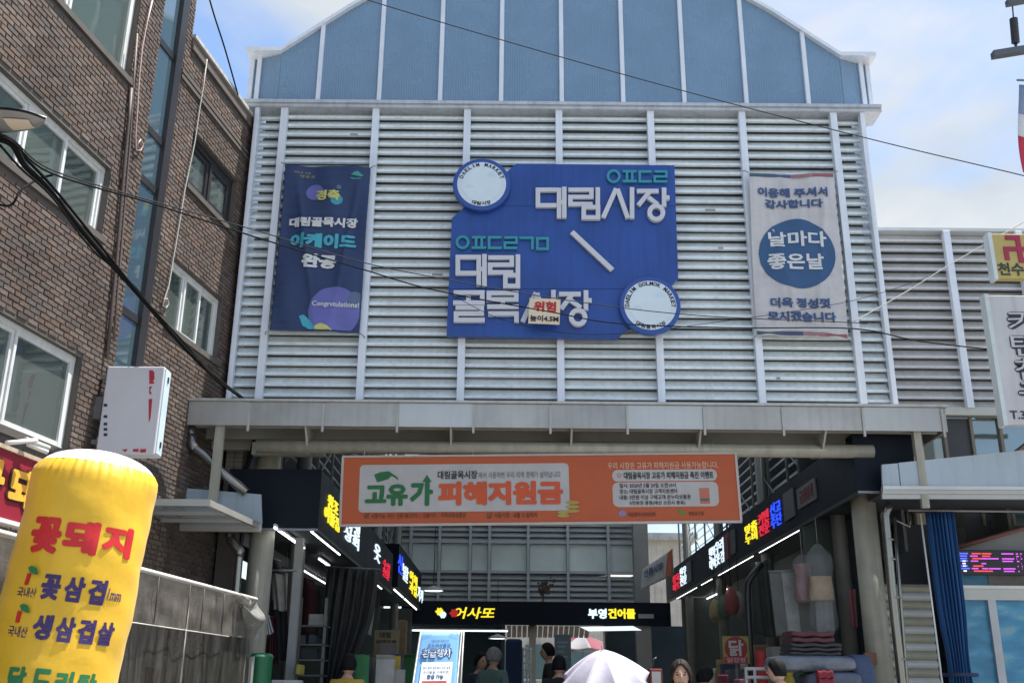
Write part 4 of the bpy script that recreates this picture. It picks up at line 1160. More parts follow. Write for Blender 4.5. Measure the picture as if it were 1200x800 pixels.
MB().add([(xl, nY + .05, az + .03), (xr0 - .05, nY + .05, az + .03), (xr1 - .05, 12.42, az + .03), (xl, 12.42, az + .03)], [(0, 1, 2, 3)]).build('glass', M('awning_sheet', (.13, .19, .24), .2, 0, .1, 2, alpha=.8), aw)
for t in (.35, .68):
    y_ = nY + (12.45 - nY) * t
    MB().obox((xl, y_, az - .01), (xr0 + (xr1 - xr0) * t - .05 - xl, 0, 0), (0, .03, 0), (0, 0, .04)).build('crossbar', alum, aw)
pipe = M('stainless_pipe', (.24, .23, .21), .22, .85, .1, 4)
def pth(*q): return [PY(*t) for t in q]
dp = thing('drain_pipe', 'stainless elbow drain pipe dropping from the left end of the canopy', 'pipe', PY(270, 560, 12.45))
MB().tube(pth((224, 500, 12.4), (224, 510, 12.4), (225, 520, 12.4), (231, 527, 12.4), (238, 532, 12.42), (260, 553, 12.45), (289, 577, 12.48)), .06, 14).build('pipe', pipe, dp)
MB().tube(pth((224.5, 509, 12.4), (225, 520, 12.4), (230, 526, 12.4)), .068, 14).build('elbow', pipe, dp)
dp2 = thing('drain_pipe', 'stainless down pipe with a kinked top beside the left round post', 'pipe', (PY(276, 700, 12.6).x, 12.6, 0))
MB().tube([PY(268, 624, 12.6), PY(270, 634, 12.6), PY(281, 645, 12.6), PY(280, 655, 12.6), PY(277, 690, 12.6), Vector((PY(277, 690, 12.6).x, 12.6, 0))], .05, 12).build('pipe', pipe, dp2)
MB().tube(pth((269, 630, 12.6), (276, 640, 12.6), (281, 646, 12.6), (280, 652, 12.6)), .057, 12).build('elbow', pipe, dp2)
pr_ = thing('tiled_pier', 'narrow beige tiled pier behind the canopy end', 'wall', (PY(275, 530, 13.4).x, 13.4, 0))
x0, x1 = PY(265, 530, 13.4).x, PY(285, 530, 13.4).x
MB().box(x0, x1, 13.42, 13.8, 0, 4.9).build('core', mortar, pr_)
tl = M('beige_tile_face', (.34, .29, .23), .75, 0, .2, 8)
for r in range(34):
    for c_ in range(2):
        w2 = (x1 - x0) / 2
        if 3.4 + r * .062 < 5.0: MB().box(x0 + c_ * w2 + .006, x0 + (c_ + 1) * w2 - .006, 13.405 + random.uniform(0, .005), 13.43, 3.4 + r * .062, 3.4 + r * .062 + .054).build('tile', tl, pr_)
run('black cable bundle dropping behind the canopy end', [(300, 503, 12.9), (295, 530, 12.95), (285, 555, 13.0), (280, 565, 13.0)], .03)
gp = thing('leaning_post', 'grey square post under the glass awning', 'post', (PY(186, 640, 12.2).x, 12.2, 0))
MB().obox((PY(180, 640, 12.2).x, 12.2, 0), (.14, 0, 0), (0, .14, 0), (0, 0, az)).build('post', M('post_grey', (.20, .20, .20), .5, .2), gp, bevel=.01)
MB().box(gp.location.x - .12, gp.location.x + .16, 12.14, 12.40, 0, .02).build('base_plate', M('post_grey', (.20, .20, .20), .5, .2), gp)
# ================================================================ grey louvred building on the right
RY = 13.9
annex = thing('louvred_building', 'grey building with horizontal slat cladding to the right of the gate', 'building', (7.4, RY, 0))
zt, zb = PY(1080, 272, RY).z, PY(1090, 479, RY).z
slat_grey = M('slat_grey', (.58, .58, .59), .45, 0, .10, 2.2, streak=.12)
ax_ = [PY(1024, 272, RY).x - .02, PY(1107, 274, RY).x, PY(1107, 274, RY).x + 1.07, PY(1107, 274, RY).x + 2.14, PY(1107, 274, RY).x + 3.2]
MB().box(ax_[0] - 1.2, ax_[-1], RY + .2, RY + .25, zb, zt).build('back_panel', M('annex_back', (.20, .20, .21), .7), annex)
NA = 18
pa = (zt - zb) / NA
def aslat(width):
    prof = [(.13, pa - .006), (.122, pa - .005), (.07, .036), (.012, .033), (0, .030), (0, .002), (.005, -.002), (.06, .002)]
    k = len(prof)
    me = bpy.data.meshes.new('louvre_slat')
    me.from_pydata([(0, y, z) for y, z in prof] + [(width, y, z) for y, z in prof], [], [(i, i + 1, k + i + 1, k + i) for i in range(k - 1)])
    me.materials.append(slat_grey); me.update(); return me
ex = [ax_[0] - .55] + ax_
for i in range(len(ex) - 1):
    me = aslat(ex[i + 1] - ex[i])
    for r in range(NA):
        o = link('louvre_slat', me, annex)
        o.location = Vector((ex[i], RY + random.uniform(0, .006), zb + r * pa + random.uniform(-.002, .002))) - annex.location
        o.rotation_euler = (random.uniform(-.02, .02), 0, 0)
for x in ax_:
    MB().box(x - .05, x + .05, RY - .07, RY + .02, zb, zt).build('mullion', mull_white, annex, bevel=.006)
MB().box(ex[0], ax_[-1] + .1, RY - .05, RY + .3, zt + .002, zt + .05).build('coping', M('coping_white', (.60, .62, .62), .5), annex)
MB().box(ex[0], ax_[-1] + .1, RY - .06, RY + .12, zb - .10, zb - .004).build('bottom_rail', M('rail_cream', (.50, .50, .42), .5), annex)
# glazed storey below
gz0 = 3.6
gg = GLASS('green_glass', (.22, .36, .32), .04, .35, .8)
MB().box(ex[0] - .5, ax_[-1] + .1, RY + 1.2, RY + 1.3, 0, zb).build('inner_wall', M('annex_inner', (.07, .09, .09), .8), annex)
ppx = [1030, 1052, 1060, 1078, 1106, 1138, 1172, 1210, 1260]
xs = [PY(x, 510, RY + .1).x for x in ppx]
for i, (x0, x1) in enumerate(zip(xs, xs[1:])):
    if ppx[i] == 1060:
        MB().box(x0, x1, RY + .02, RY + .3, gz0, zb - .11).build('pier', M('pier_cream', (.52, .44, .30), .7, 0, .15, 4, streak=.2), annex)
    elif ppx[i] == 1106:
        MB().box(x0, x1, RY + .09, RY + .12, gz0, zb - .11).build('dark_panel', M('dark_film', (.045, .045, .048), .4), annex)
    else:
        MB().box(x0, x1, RY + .10, RY + .108, gz0, zb - .11).build('pane', gg, annex)
    MB().box(x1 - .02, x1 + .02, RY + .05, RY + .14, gz0, zb - .11).build('glazing_bar', M('bar_bronze', (.20, .17, .13), .5, .2), annex)
MB().tube([PY(1185, 536, RY), PY(1225, 505, RY)], .03, 8).build('stair_rail', M('stair_brown', (.25, .15, .11), .6), annex)
MB().box(9.3, 9.5, RY + .25, RY + 6, 0, zt).build('end_wall', M('annex_inner', (.07, .09, .09), .8), annex)
MB().box(ex[0] + .6, 9.4, RY + .26, RY + 6, zt - .1, zt - .04).build('roof', conc, annex)

# ---------------------------------------------------------------- blade signs on it
def blade(label, Y, x0, y0, x1w, y1, face, depth=.12, shift=.015):
    P = front(Y)
    a0 = P.px(x0, y0)[0] + shift; b0 = P.px(x0 + 20, y1)[1]; b1 = P.px(x0 + 20, y0)[1]
    s_ = thing('blade_sign', label, 'sign', P.at(a0, b0))
    MB().pbox(P, a0, a0 + x1w, b0, b1, -depth, 0).build('box', face, s_, bevel=.01)
    MB().pbox(P, a0 - .015, a0 + .035, b0 - .015, b1 + .015, -depth - .01, .012).build('edge_frame', M('blade_frame', (.58, .64, .64), .45), s_)
    MB().box(a0 + x1w, a0 + x1w + 1.2, Y + .06, Y + .12, (b0 + b1) / 2, (b0 + b1) / 2 + .06).build('bracket', lgrey, s_)
    return s_, P, a0, b0, b1
ys_, P, a0, b0, b1 = blade('yellow temple sign with a red Buddhist emblem on the grey slats', 12.2, 1157, 274, .95, 326, M('sign_mustard', (.46, .36, .12), .5, 0, .12, 5))
e0, e1 = P.px(1172, 300)[0], P.px(1172, 300)[0] + .50
c_a, c_b, hw = P.px(1194, 291)[0], P.px(1190, 292)[1], .175
crim = M('sign_crimson', (.33, .02, .06), .5)
m = MB()
m.stroke(P, [(c_a - hw, c_b - hw * .9), (c_a - hw, c_b), (c_a + hw, c_b), (c_a + hw, c_b + hw * .9)], .062, .001, .012)
m.stroke(P, [(c_a - hw * .9, c_b + hw * .92), (c_a, c_b + hw * .92), (c_a, c_b - hw * .92), (c_a + hw * .9, c_b - hw * .92)], .062, .001, .015)
m.build('emblem', crim, ys_)
text('lettering', '천수암', lambda a, b, d: P.at(a, b, .002 + d), (P.px(1169, 315)[0], P.px(1169, 315)[0] + .52, P.px(1185, 323)[1], P.px(1185, 308)[1]), M('letter_green_black', (.03, .05, .03), .5), ys_, .004, .03)
cs_, P2, a0, b0, b1 = blade('tall pale curtain shop sign with black outlined letters', 11.9, 1153, 346, .85, 497, M('sign_pale_grey', (.52, .52, .53), .45, 0, .1, 2, streak=.15))
for i, ch in enumerate('커텐침구'):
    y0, y1 = 364 + i * 28, 389 + i * 28
    bx0 = P2.px(1181, 380)[0]
    for k_, (mt, bo, dd) in enumerate(((ink, .10, .002), (M('letter_silver', (.50, .50, .51), .4), .0, .008))):
        text('lettering', ch, lambda a, b, d, dd=dd: P2.at(a, b, dd + d), (bx0 - .01 * (1 - k_), bx0 + .36 + .01 * (1 - k_), P2.px(1190, y1)[1] - .008 * (1 - k_), P2.px(1190, y0)[1] + .008 * (1 - k_)), mt, cs_, .005, bo)
text('lettering', 'T.30', lambda a, b, d: P2.at(a, b, .002 + d), (P2.px(1184, 488)[0], P2.px(1184, 488)[0] + .26, P2.px(1190, 491)[1], P2.px(1190, 481)[1]), ink, cs_, .004, .02)

# ---------------------------------------------------------------- utility pole at the right edge, with flag
upx, upy = 6.35, 9.6
up = thing('utility_pole', 'concrete utility pole with steel crossarm and ribbed insulator', 'utility pole', (upx, upy, 0))
MB().cyl((upx, upy, 0), (upx, upy, 11.5), .16, .11, 20).build('pole', M('pole_concrete', (.32, .31, .29), .85, 0, .15, 4), up)
q0, q1 = PY(1163, 65, upy), PY(1200, 59, upy)
dirv = (q1 - q0).normalized()
arm = MB(); arm.obox(q0 - Vector((0, .04, .035)), dirv * (upx - q0.x + .5), (0, .08, 0), (0, 0, .075)); arm_o = arm.build('crossarm', M('galvanised', (.11, .12, .13), .5, .5), up)
q2 = PY(1180, 4, upy)
arm2 = MB(); arm2.obox(q2 - Vector((0, .04, .03)), Vector((1, 0, .22)) * (upx - q2.x + .3), (0, .08, 0), (0, 0, .07)); arm2.build('crossarm', M('galvanised', (.11, .12, .13), .5, .5), up)
it, ib = PY(1186.5, 8, upy), PY(1191, 60, upy)
ins = MB().tube([it, it.lerp(ib, .25)], .008, 6)
pr = []
dv = ib - it
for k_ in range(14):
    t = .27 + k_ * .04
    c0, c1 = it + dv * t, it + dv * (t + .02)
    ins.cyl(c0, c1, .022, .045, 12); ins.cyl(c1, it + dv * (t + .04), .045, .022, 12)
ins.tube([it + dv * .82, ib], .016, 6)
ins.build('insulator', M('insulator_dark', (.04, .045, .05), .3), up)
fl = thing('street_flag', 'red and white street flag hung on the utility pole', 'flag', (upx - .3, upy - .25, 6.5))
def flag(u, v, x0=1196, y0=97, x1=1199, y1=202): 
    t_, b_ = PY(x0 + 90 * u, y0 + 20 * u, upy - .3), PY(x1 + 90 * u - 6 * math.sin(v * 3), y1 + 20 * u, upy - .3)
    return b_.lerp(t_, v) + Vector((0, .04 * math.sin(u * 7 + v * 2), 0))
m = MB(); m.grid(lambda u, v: flag(u, v * .42), 10, 8); m.build('red_cloth', M('flag_red', (.50, .03, .06), .7), fl, solid=.002)
m = MB(); m.grid(lambda u, v: flag(u, .42 + v * .25), 10, 6); m.build('white_cloth', M('flag_white', (.62, .62, .64), .7), fl, solid=.002)
m = MB(); m.grid(lambda u, v: flag(u, .67 + v * .33), 10, 6); m.build('blue_cloth', M('flag_blue', (.22, .28, .42), .7), fl, solid=.002)
MB().tube([PY(1192, 94, upy - .3), Vector((upx, upy - .12, PY(1192, 94, upy - .3).z + .1))], .012, 6).build('flag_staff', lgrey, fl)

# ================================================================ right awning and shopfront
AP = front(12.35)
aw2 = thing('shop_awning', 'pale blue shop awning board with aluminium rail to the right of the gate', 'awning', AP.at(*AP.px(1036, 572)))
pb = M('pale_blue_awning', (.36, .42, .47), .42, 0, .08, 1.5, streak=.14)
MB().pprism(AP, [AP.px(x, y) for x, y in ((1053, 542), (1300, 517), (1300, 571), (1056, 569.5))], -.04, 0).build('fascia_board', pb, aw2)
MB().pprism(AP, [AP.px(x, y) for x, y in ((1033.5, 544), (1052, 542.5), (1055, 569.5), (1034.5, 569))], -.04, -.003).build('fascia_end', pb, aw2)
for i, (y0, y1, d) in enumerate(((569.5, 573.5, .03), (573.6, 578.5, .015), (578.6, 584, .0))):
    MB().pprism(AP, [AP.px(x, y) for x, y in ((1034, y0), (1300, y0 + 1), (1300, y1 + 1), (1034, y1))], -.05, d).build('rail', M('rail_bright', (.55, .54, .52), .35, .4) if i == 0 else alum, aw2)
az2 = AP.px(1100, 578)[1]
MB().box(AP.px(1036, 575)[0] + .03, 8.8, 12.42, 13.85, az2 + .02, az2 + .07).build('soffit', M('soffit_dark', (.05, .055, .065), .7), aw2)
# shopfront behind
SY = 13.35
shop = thing('mural_shopfront', 'shopfront with blue mural panels in aluminium frames under the awning', 'shop', (6.6, SY, 0))
bl = bpy.data.materials.new('blue_mural'); bl.use_nodes = True
n, l = bl.node_tree.nodes, bl.node_tree.links; p = n['Principled BSDF']; p.inputs['Roughness'].default_value = .35
geo_ = n.new('ShaderNodeNewGeometry'); mp_ = n.new('ShaderNodeMapping'); mp_.inputs['Scale'].default_value = (1.6, 1, 4.2); l.new(geo_.outputs['Position'], mp_.inputs[0])
nz_ = n.new('ShaderNodeTexNoise'); nz_.inputs['Scale'].default_value = 1.7; nz_.inputs['Detail'].default_value = 5; l.new(mp_.outputs[0], nz_.inputs['Vector'])
cr_ = n.new('ShaderNodeValToRGB'); ee = cr_.color_ramp.elements
ee[0].position = .36; ee[0].color = (.03, .17, .30, 1); ee[1].position = .72; ee[1].color = (.22, .28, .27, 1); q = ee.new(.55); q.color = (.05, .24, .40, 1); q = ee.new(.63); q.color = (.12, .30, .40, 1)
l.new(nz_.outputs['Fac'], cr_.inputs[0]); l.new(cr_.outputs[0], p.inputs['Base Color'])
SPf = front(SY)
zr0, zr1 = SPf.px(1160, 703)[1], SPf.px(1160, 690)[1]
xA = SPf.px(1112, 740)[0]
MB().box(xA, 9.0, SY - .05, SY + .05, zr0, zr1).build('transom', alum, shop)
MB().box(xA, 9.0, SY - .07, SY + .05, zr1 + .001, zr1 + .04).build('transom', M('rail_bright', (.55, .54, .52), .35, .4), shop)
xm = SPf.px(1168, 760)[0]
for x0, x1 in ((xA, xm - .05), (xm + .05, xm + 1.1), (xm + 1.2, 9.0)):
    MB().box(x0, x1, SY, SY + .02, .5, zr0).build('mural_pane', bl, shop)
for x in (xm, xm + 1.15):
    MB().box(x - .05, x + .05, SY - .05, SY + .05, .0, zr0).build('glazing_post', M('post_pale', (.40, .42, .44), .45, .2), shop)
MB().box(xA, 9.0, SY - .03, SY + .06, 0, .5).build('plinth', M('plinth_grey', (.28, .28, .27), .8), shop)
u0, u1 = SPf.px(1112, 688)[0], SPf.px(1158, 680)[0]
zt2 = SPf.px(1140, 672)[1]
MB().box(u0, u1, SY, SY + .02, zr1 + .045, zt2 + .05).build('mural_pane', bl, shop)
MB().box(u1, 9.0, SY - .01, SY + .02, zr1 + .045, zt2 + .05).build('grey_board', M('grey_board', (.17, .165, .16), .8, 0, .3, 4), shop)
MB().pprism(SPf, [SPf.px(x, y) for x, y in ((1112, 650), (1112, 641), (1180, 622), (1260, 600), (1260, 650))], -.03, -.01).build('gable_panel', M('gable_grey', (.26, .26, .255), .8), shop)
MB().tube([PY(1105, 646, SY - .1), PY(1270, 598, SY - .1)], .03, 6).build('verge', M('verge_red', (.16, .06, .05), .6), shop)
MB().box(5.2, 9.0, SY + .6, SY + .7, 0, 3.6).build('rear_wall', M('soffit_dark', (.05, .055, .065), .7), shop)
# LED ticker
LP = front(13.1)
tk = thing('led_ticker', 'black LED message board glowing violet, red and white over the mural panels', 'LED sign', LP.at(*LP.px(1115, 672)))
l0, l1 = LP.px(1114, 660)[0], LP.px(1114, 660)[0] + 1.6
lb0, lb1 = LP.px(1150, 673)[1], LP.px(1150, 644)[1]
MB().pbox(LP, l0, l1, lb0, lb1, -.08, 0).build('housing', M('housing_black', (.008, .008, .01), .4), tk, bevel=.008)
leds = {'white': EM('led_white', (.85, .9, 1), .5), 'violet': EM('led_violet', (.55, .08, .65), .45), 'red': EM('led_red', (.8, .06, .06), .45), 'blue': EM('led_blue', (.08, .12, .95), .6)}
ledm = {k_: MB() for k_ in leds}
ledset = [  # glyph-like blocks of dashes, row by row
 (1117, 1124, 'white', (0, 1, 2, 3, 4, 5, 6, 7)), (1126, 1136, 'blue', (0, 1, 2, 3, 5, 6)), (1128, 1134, 'white', (3, 4, 5, 7)), (1138, 1148, 'violet', (1, 3, 6)), (1140, 1152, 'red', (0, 2, 5, 7)), (1150, 1158, 'violet', (2, 4, 6)), (1152, 1164, 'red', (0, 1, 7)), (1158, 1172, 'violet', (2, 6)),
 (1175, 1190, 'violet', (0, 2, 3, 6, 7)), (1192, 1195, 'violet', (0, 1, 2, 3, 5, 7)), (1197, 1199.5, 'violet', (0, 1, 2, 4, 5, 6))]
h_ = (lb1 - lb0 - .06) / 8
for (x0, x1, c_, rows) in ledset:
    for r in rows:
        zz_ = lb1 - .03 - (r + 1) * h_
        ledm[c_].pbox(LP, LP.px(x0, 660)[0], LP.px(x1, 660)[0] - random.uniform(0, .03), zz_ + h_ * .25, zz_ + h_ * .72, 0, .006)
for k_, q in ledm.items(): q.build('led_rows', leds[k_], tk)
MB().box(l0 + .2, l0 + .3, 13.15, SY + .02, lb0 + .05, lb0 + .15).build('bracket', lgrey, tk); MB().box(l1 - .3, l1 - .2, 13.15, SY + .02, lb0 + .05, lb0 + .15).build('bracket', lgrey, tk)
# blue curtain
cu = thing('blue_curtain', 'deep blue pleated curtain hanging from the awning', 'curtain', PY(1100, 700, 12.7))
cz1, cz0 = PY(1100, 600, 12.7).z, .25
cxl, cxr = PY(1083, 600, 12.7).x, PY(1115, 600, 12.7).x
def cur(u, v):
    z_ = cz1 + (cz0 - cz1) * v
    pin = 1 - .28 * math.exp(-((z_ - 1.75) / .45) ** 2)
    cxm = (cxl + cxr) / 2 + .02
    w_ = (cxr - cxl) * pin
    return Vector((cxm + (u - .5) * w_, 12.7 + .035 * math.sin(u * 44 + .5 * math.sin(v * 5)) + .012 * math.sin(u * 95), z_))
m = MB(); m.grid(cur, 120, 30); m.build('cloth', M('curtain_blue', (.010, .065, .19), .75, 0, .15, 3), cu, solid=.003)
MB().tube([(cxl - .05, 12.7, cz1 - .02), (cxl - .03, 12.68, cz0)], .012, 6).build('edge_cord', M('cord_white', (.55, .55, .55), .6), cu)
MB().tube([(cxl - .2, 12.7, cz1 + .02), (cxr + 1.0, 12.7, cz1 + .02)], .015, 8).build('curtain_rail', lgrey, cu)
MB().lathe([(.20, 0), (.205, .02), (.2, .04)], ((cxl + cxr) / 2 + .02, 12.7, PY(1100, 792, 12.7).z), 16).build('tie_back', M('tie_navy', (.01, .02, .06), .7), cu)
# stainless pipes, shutter
rp = thing('drain_pipe', 'tall shiny stainless down pipe beside the right round post', 'pipe', (PY(1050, 700, 12.75).x, 12.75, 0))
MB().tube([PY(1043, 590, 12.75), PY(1039, 597, 12.75), PY(1037, 604, 12.75), PY(1038, 612, 12.75), PY(1046, 700, 12.75), PY(1057, 800, 12.75), Vector((PY(1057, 800, 12.75).x, 12.75, 0))], .055, 14).build('pipe', pipe, rp)
MB().tube([PY(1048, 606, 12.8), PY(1055, 700, 12.8), PY(1063, 800, 12.8), Vector((PY(1063, 800, 12.8).x, 12.8, 0))], .022, 10).build('side_pipe', pipe, rp)
MB().tube([PY(1047, 608, 12.8), PY(1066, 617, 12.8), PY(1066, 600, 12.8)], .015, 8).build('stay', pipe, rp)
for y in (632, 655, 700, 772):
    c0 = PY(1040 + (y - 612) * .105, y, 12.75)
    MB().lathe([(.056, -.012), (.062, -.01), (.062, .01), (.056, .012)], c0, 14).build('clamp', pipe, rp)
sh = thing('roller_shutter', 'beige and white horizontally banded shutter panel behind the down pipe', 'shutter', (PY(1065, 790, 13.2).x, 13.2, 0))
s0, s1 = PY(1032, 740, 13.2).x, PY(1094, 740, 13.2).x
sz1 = PY(1060, 684, 13.2).z
nb = 27
for i in range(nb):
    z0 = sz1 - (i + 1) * sz1 / nb
    m = MB(); hh = sz1 / nb - .004
    m.grid(lambda u, v: Vector((s0 + (s1 - s0) * u, 13.2 - .035 * math.sin(math.pi * v), z0 + hh * v)), 2, 8)
    m.build('shutter_slat', M('shutter_white', (.44, .46, .45), .4, .1) if i % 2 else M('shutter_beige', (.30, .29, .22), .45, .1), sh)
MB().box(s0, s1, 13.215, 13.25, 0, sz1).build('shutter_back', dark_back, sh)
m = MB().box(PY(1013, 764, 12.98).x, PY(1027, 764, 12.98).x, 12.98, 13.04, PY(1020, 778, 12.98).z, PY(1020, 764, 12.98).z)
tag(m.build('wooden_plaque', M('plaque_brown', (.17, .07, .04), .6), bevel=.006), 'small red brown plaque fixed to the right round post', 'plaque')
lk = thing('padlock_box', 'small metal lock box on the banded shutter', 'lock', PY(1038, 770, 13.1))
MB().box(PY(1036, 770, 13.12).x, PY(1043, 770, 13.12).x, 13.1, 13.17, PY(1040, 772, 13.12).z, PY(1040, 763, 13.12).z).build('case', pipe, lk, bevel=.008)
MB().cyl(PY(1040, 768, 13.1), PY(1040, 768, 13.1) + Vector((0, -.03, 0)), .015, n=10).build('knob', pipe, lk)
# ================================================================ covered arcade behind the gate
hall = thing('arcade_hall', 'dim covered arcade hall with slatted sides behind the orange banner', 'arcade', (.9, 21, 0))
int_slat = M('inner_slat', (.36, .38, .38), .5, 0, .12, 2)
int_steel = M('inner_steel', (.17, .17, .155), .5, .1, .15, 3)
HY0, HY1 = 13.6, 29.4
# roof: tinted sheets on a ridge
roofm = bpy.data.materials.new('tinted_roof_sheet'); roofm.use_nodes = True
n, l = roofm.node_tree.nodes, roofm.node_tree.links; n.clear()
o_ = n.new('ShaderNodeOutputMaterial'); d_ = n.new('ShaderNodeBsdfDiffuse'); d_.inputs[0].default_value = (.08, .11, .14, 1)
t_ = n.new('ShaderNodeBsdfTranslucent'); t_.inputs[0].default_value = (.32, .38, .42, 1)
m_ = n.new('ShaderNodeMixShader'); m_.inputs[0].default_value = .45; l.new(d_.outputs[0], m_.inputs[1]); l.new(t_.outputs[0], m_.inputs[2]); l.new(m_.outputs[0], o_.inputs[0])
for s0, s1 in ((-3.6, .7), (.7, 5.0)):
    z0, z1 = (7.6, 9.2) if s0 < 0 else (9.2, 7.6)
    for k in range(6):
        y0 = HY0 + (HY1 - HY0) * k / 6; y1 = HY0 + (HY1 - HY0) * (k + 1) / 6 - .03
        MB().add([(s0, y0, z0), (s1, y0, z1), (s1, y1, z1), (s0, y1, z0)], [(0, 1, 2, 3)]).build('roof_sheet', roofm, hall)
for k in range(7):
    y = HY0 + (HY1 - HY0) * k / 6
    m = MB(); m.tube([(-3.5, y, 7.5), (.7, y, 9.1), (4.9, y, 7.5)], .05, 8); m.tube([(-3.5, y, 7.5), (4.9, y, 7.5)], .045, 8)
    m.build('truss', int_steel, hall)
for X, sgn in ((-3.15, 1), (4.85, -1)):
    for r in range(15):
        z = 4.55 + r * .2
        m = MB(); m.obox((X, HY0, z), (.07 * sgn * -1, 0, .10), (.012, 0, .012), (0, HY1 - HY0, 0))
        m.build('side_slat', int_slat, hall)
    for k in range(13):
        y = HY0 + (HY1 - HY0) * k / 12
        MB().box(X + (.02 if sgn > 0 else -.06), X + (.06 if sgn > 0 else -.02), y, y + .05, 3.9, 7.6).build('side_mullion', int_steel, hall)
    for k in range(4):
        y = HY0 + 1.2 + k * 4.3
        MB().cyl((X + .12 * sgn, y, 0), (X + .12 * sgn, y, 7.6), .11, n=16).build('side_post', int_steel, hall)
    y = HY0
    for k in range(8):
        MB().tube([(X + .1 * sgn, HY0 + k * 1.9, 4.3), (X + .1 * sgn, HY0 + (k + 1) * 1.9, 5.4)], .015, 6).build('brace', int_steel, hall)
MB().box(3.9, 4.25, 13.35, 13.6, 4.45, 4.95).build('corner_block', M('corner_dark', (.012, .018, .03), .5), hall)

for X, y1 in ((-3.55, 29.4), (5.2, 24.5)):  # sheets added behind the side slats to block the bright sky
    MB().box(X, X + .04, 13.62, y1, 3.2, 7.7).build('sky_block_sheet', M('sky_block_grey', (.09, .10, .11), .6), hall)
# ---------------------------------------------------------------- black shop fascias with lit letters
fblack = M('fascia_black', (.006, .009, .017), .5, 0, .15, 2, spec=.15)
fsoff = M('fascia_soffit', (.05, .055, .06), .6)
tubeL = EM('tube_light', (.95, .98, 1.0), 1.6)
def tube_light(p, q, parent):
    m = MB().cyl(p, q, .016, n=8)
    o = m.build('tube_light', tubeL, parent)
    p, q = Vector(p), Vector(q)
    up_ = Vector((0, 0, .03))
    MB().tube([p + up_, q + up_], .022, 6).build('tube_fitting', M('fitting_white', (.5, .5, .5), .5), parent)
def fascia(label, X, z0, z1, y0, y1, out, front_to=None):
    f = thing('shop_fascia', label, 'shop fascia', (X, (y0 + y1) / 2, z0))
    dx = -out
    MB().box(min(X, X + .05 * dx), max(X, X + .05 * dx), y0, y1, z0, z1).build('side_panel', fblack, f)
    if front_to is not None:
        MB().box(min(X + .051 * dx, front_to), max(X + .051 * dx, front_to), y0 + .001, y0 + .05, z0, z1).build('end_panel', fblack, f)
        MB().box(min(X, front_to), max(X, front_to), y0 - .015, y0 + .03, z0 - .03, z0 - .004).build('edge_trim', M('trim_grey', (.22, .23, .25), .4, .4), f)
    xs_ = X + .052 * dx
    w_ = X + 1.9 * dx
    MB().box(min(xs_, w_), max(xs_, w_), y0 + .06, y1, z0 + .05, z0 + .08).build('soffit', fsoff, f)
    MB().box(min(X + .05 * dx, X + 0.0), max(X + .05 * dx, X), y0, y1, z0 - .05, z0 - .003).build('bottom_trim', M('trim_black', (.02, .02, .022), .4), f)
    return f
LX, RX = -2.42, 4.30
lf = fascia('black fascia with yellow and white lit signs above the left shops', LX, 3.33, 4.08, 12.95, PX(459, 690, LX).y, 1, -3.6)
lf2 = fascia('further black fascia with blue and yellow lit signs above the left shops', LX, 3.53, 4.45, PX(464, 690, LX).y + .3, 28.6, 1, -3.3)
rf = fascia('long black fascia with blue, red and yellow lit signs on the right of the hall', RX, 3.80, 4.52, 12.6, PX(781, 700, RX).y, -1, 5.05)
LPn, RPn = rface(LX), lface(RX)
neonY, neonW, neonR, neonB = EM('neon_yellow', (.9, .72, .03), .42), EM('neon_white', (.70, .84, .95), .42), EM('neon_red', (.60, .02, .05), .40), EM('neon_blue', (.02, .07, .85), .55)
def neon(parent, P, x0, x1, z0, z1, s_, mt, bold=.0):
    """channel letters between two pixel columns, z range in metres"""
    zc = (z0 + z1) / 2
    def col_a(x):
        # a coordinate where the column x meets height zc on the plane
        lo, hi = (P.px(x, 560)[0], P.px(x, 760)[0])
        y_lo, y_hi = 480.0, 800.0
        for _ in range(40):
            ym = (y_lo + y_hi) / 2
            b = P.px(x, ym)[1]
            if b > zc: y_lo = ym
            else: y_hi = ym
        return P.px(x, ym)[0]
    a0, a1 = sorted((col_a(x0), col_a(x1)))
    return text('lettering', s_, lambda a, b, d: P.at(a, b, .002 + d), (a0, a1, z0, z1), mt, parent, .02, bold)
neon(lf, LPn, 380, 397, 3.50, 3.88, '원조\n이불집', neonY)
neon(lf, LPn, 403, 420, 3.50, 3.88, '대성\n상회', neonW)
neon(lf, LPn, 438, 445, 3.62, 3.92, '옷', neonW)
neon(lf, LPn, 448, 456, 3.48, 3.80, '수선\n전문', neonR)
neon(lf2, LPn, 466, 471, 3.85, 4.25, '신', neonB); neon(lf2, LPn, 471.5, 478, 3.80, 4.15, '발', neonW)
neon(lf2, LPn, 479.5, 488, 3.68, 4.20, '야채\n과일', neonY); neon(lf2, LPn, 489, 495, 3.68, 4.05, '가게', neonW)
neon(rf, RPn, 874, 888, 3.96, 4.30, '맞춤\n누비', neonY)
neon(rf, RPn, 890, 902, 3.96, 4.34, '커텐\n전문', neonR); neon(rf, RPn, 904, 916, 3.96, 4.36, '신고\n주단', neonB)
plg = M('dim_plate', (.045, .05, .055), .4)
def plate(parent, P, xa, xb, z0, z1, mt, nm='name_plate'):
    aa = []
    for x in (xa, xb):
        y_lo, y_hi = 480.0, 800.0
        for _ in range(40):
            ym = (y_lo + y_hi) / 2
            if P.px(x, ym)[1] > (z0 + z1) / 2: y_lo = ym
            else: y_hi = ym
        aa.append(P.px(x, ym)[0])
    aa.sort()
    return MB().pbox(P, aa[0], aa[1], z0, z1, 0, .025).build(nm, mt, parent), aa
plate(rf, RPn, 920, 932, 3.95, 4.38, M('dim_plate2', (.10, .10, .11), .4))
_, aa = plate(rf, RPn, 936, 957, 4.0, 4.30, M('dim_plate3', (.14, .14, .14), .4))
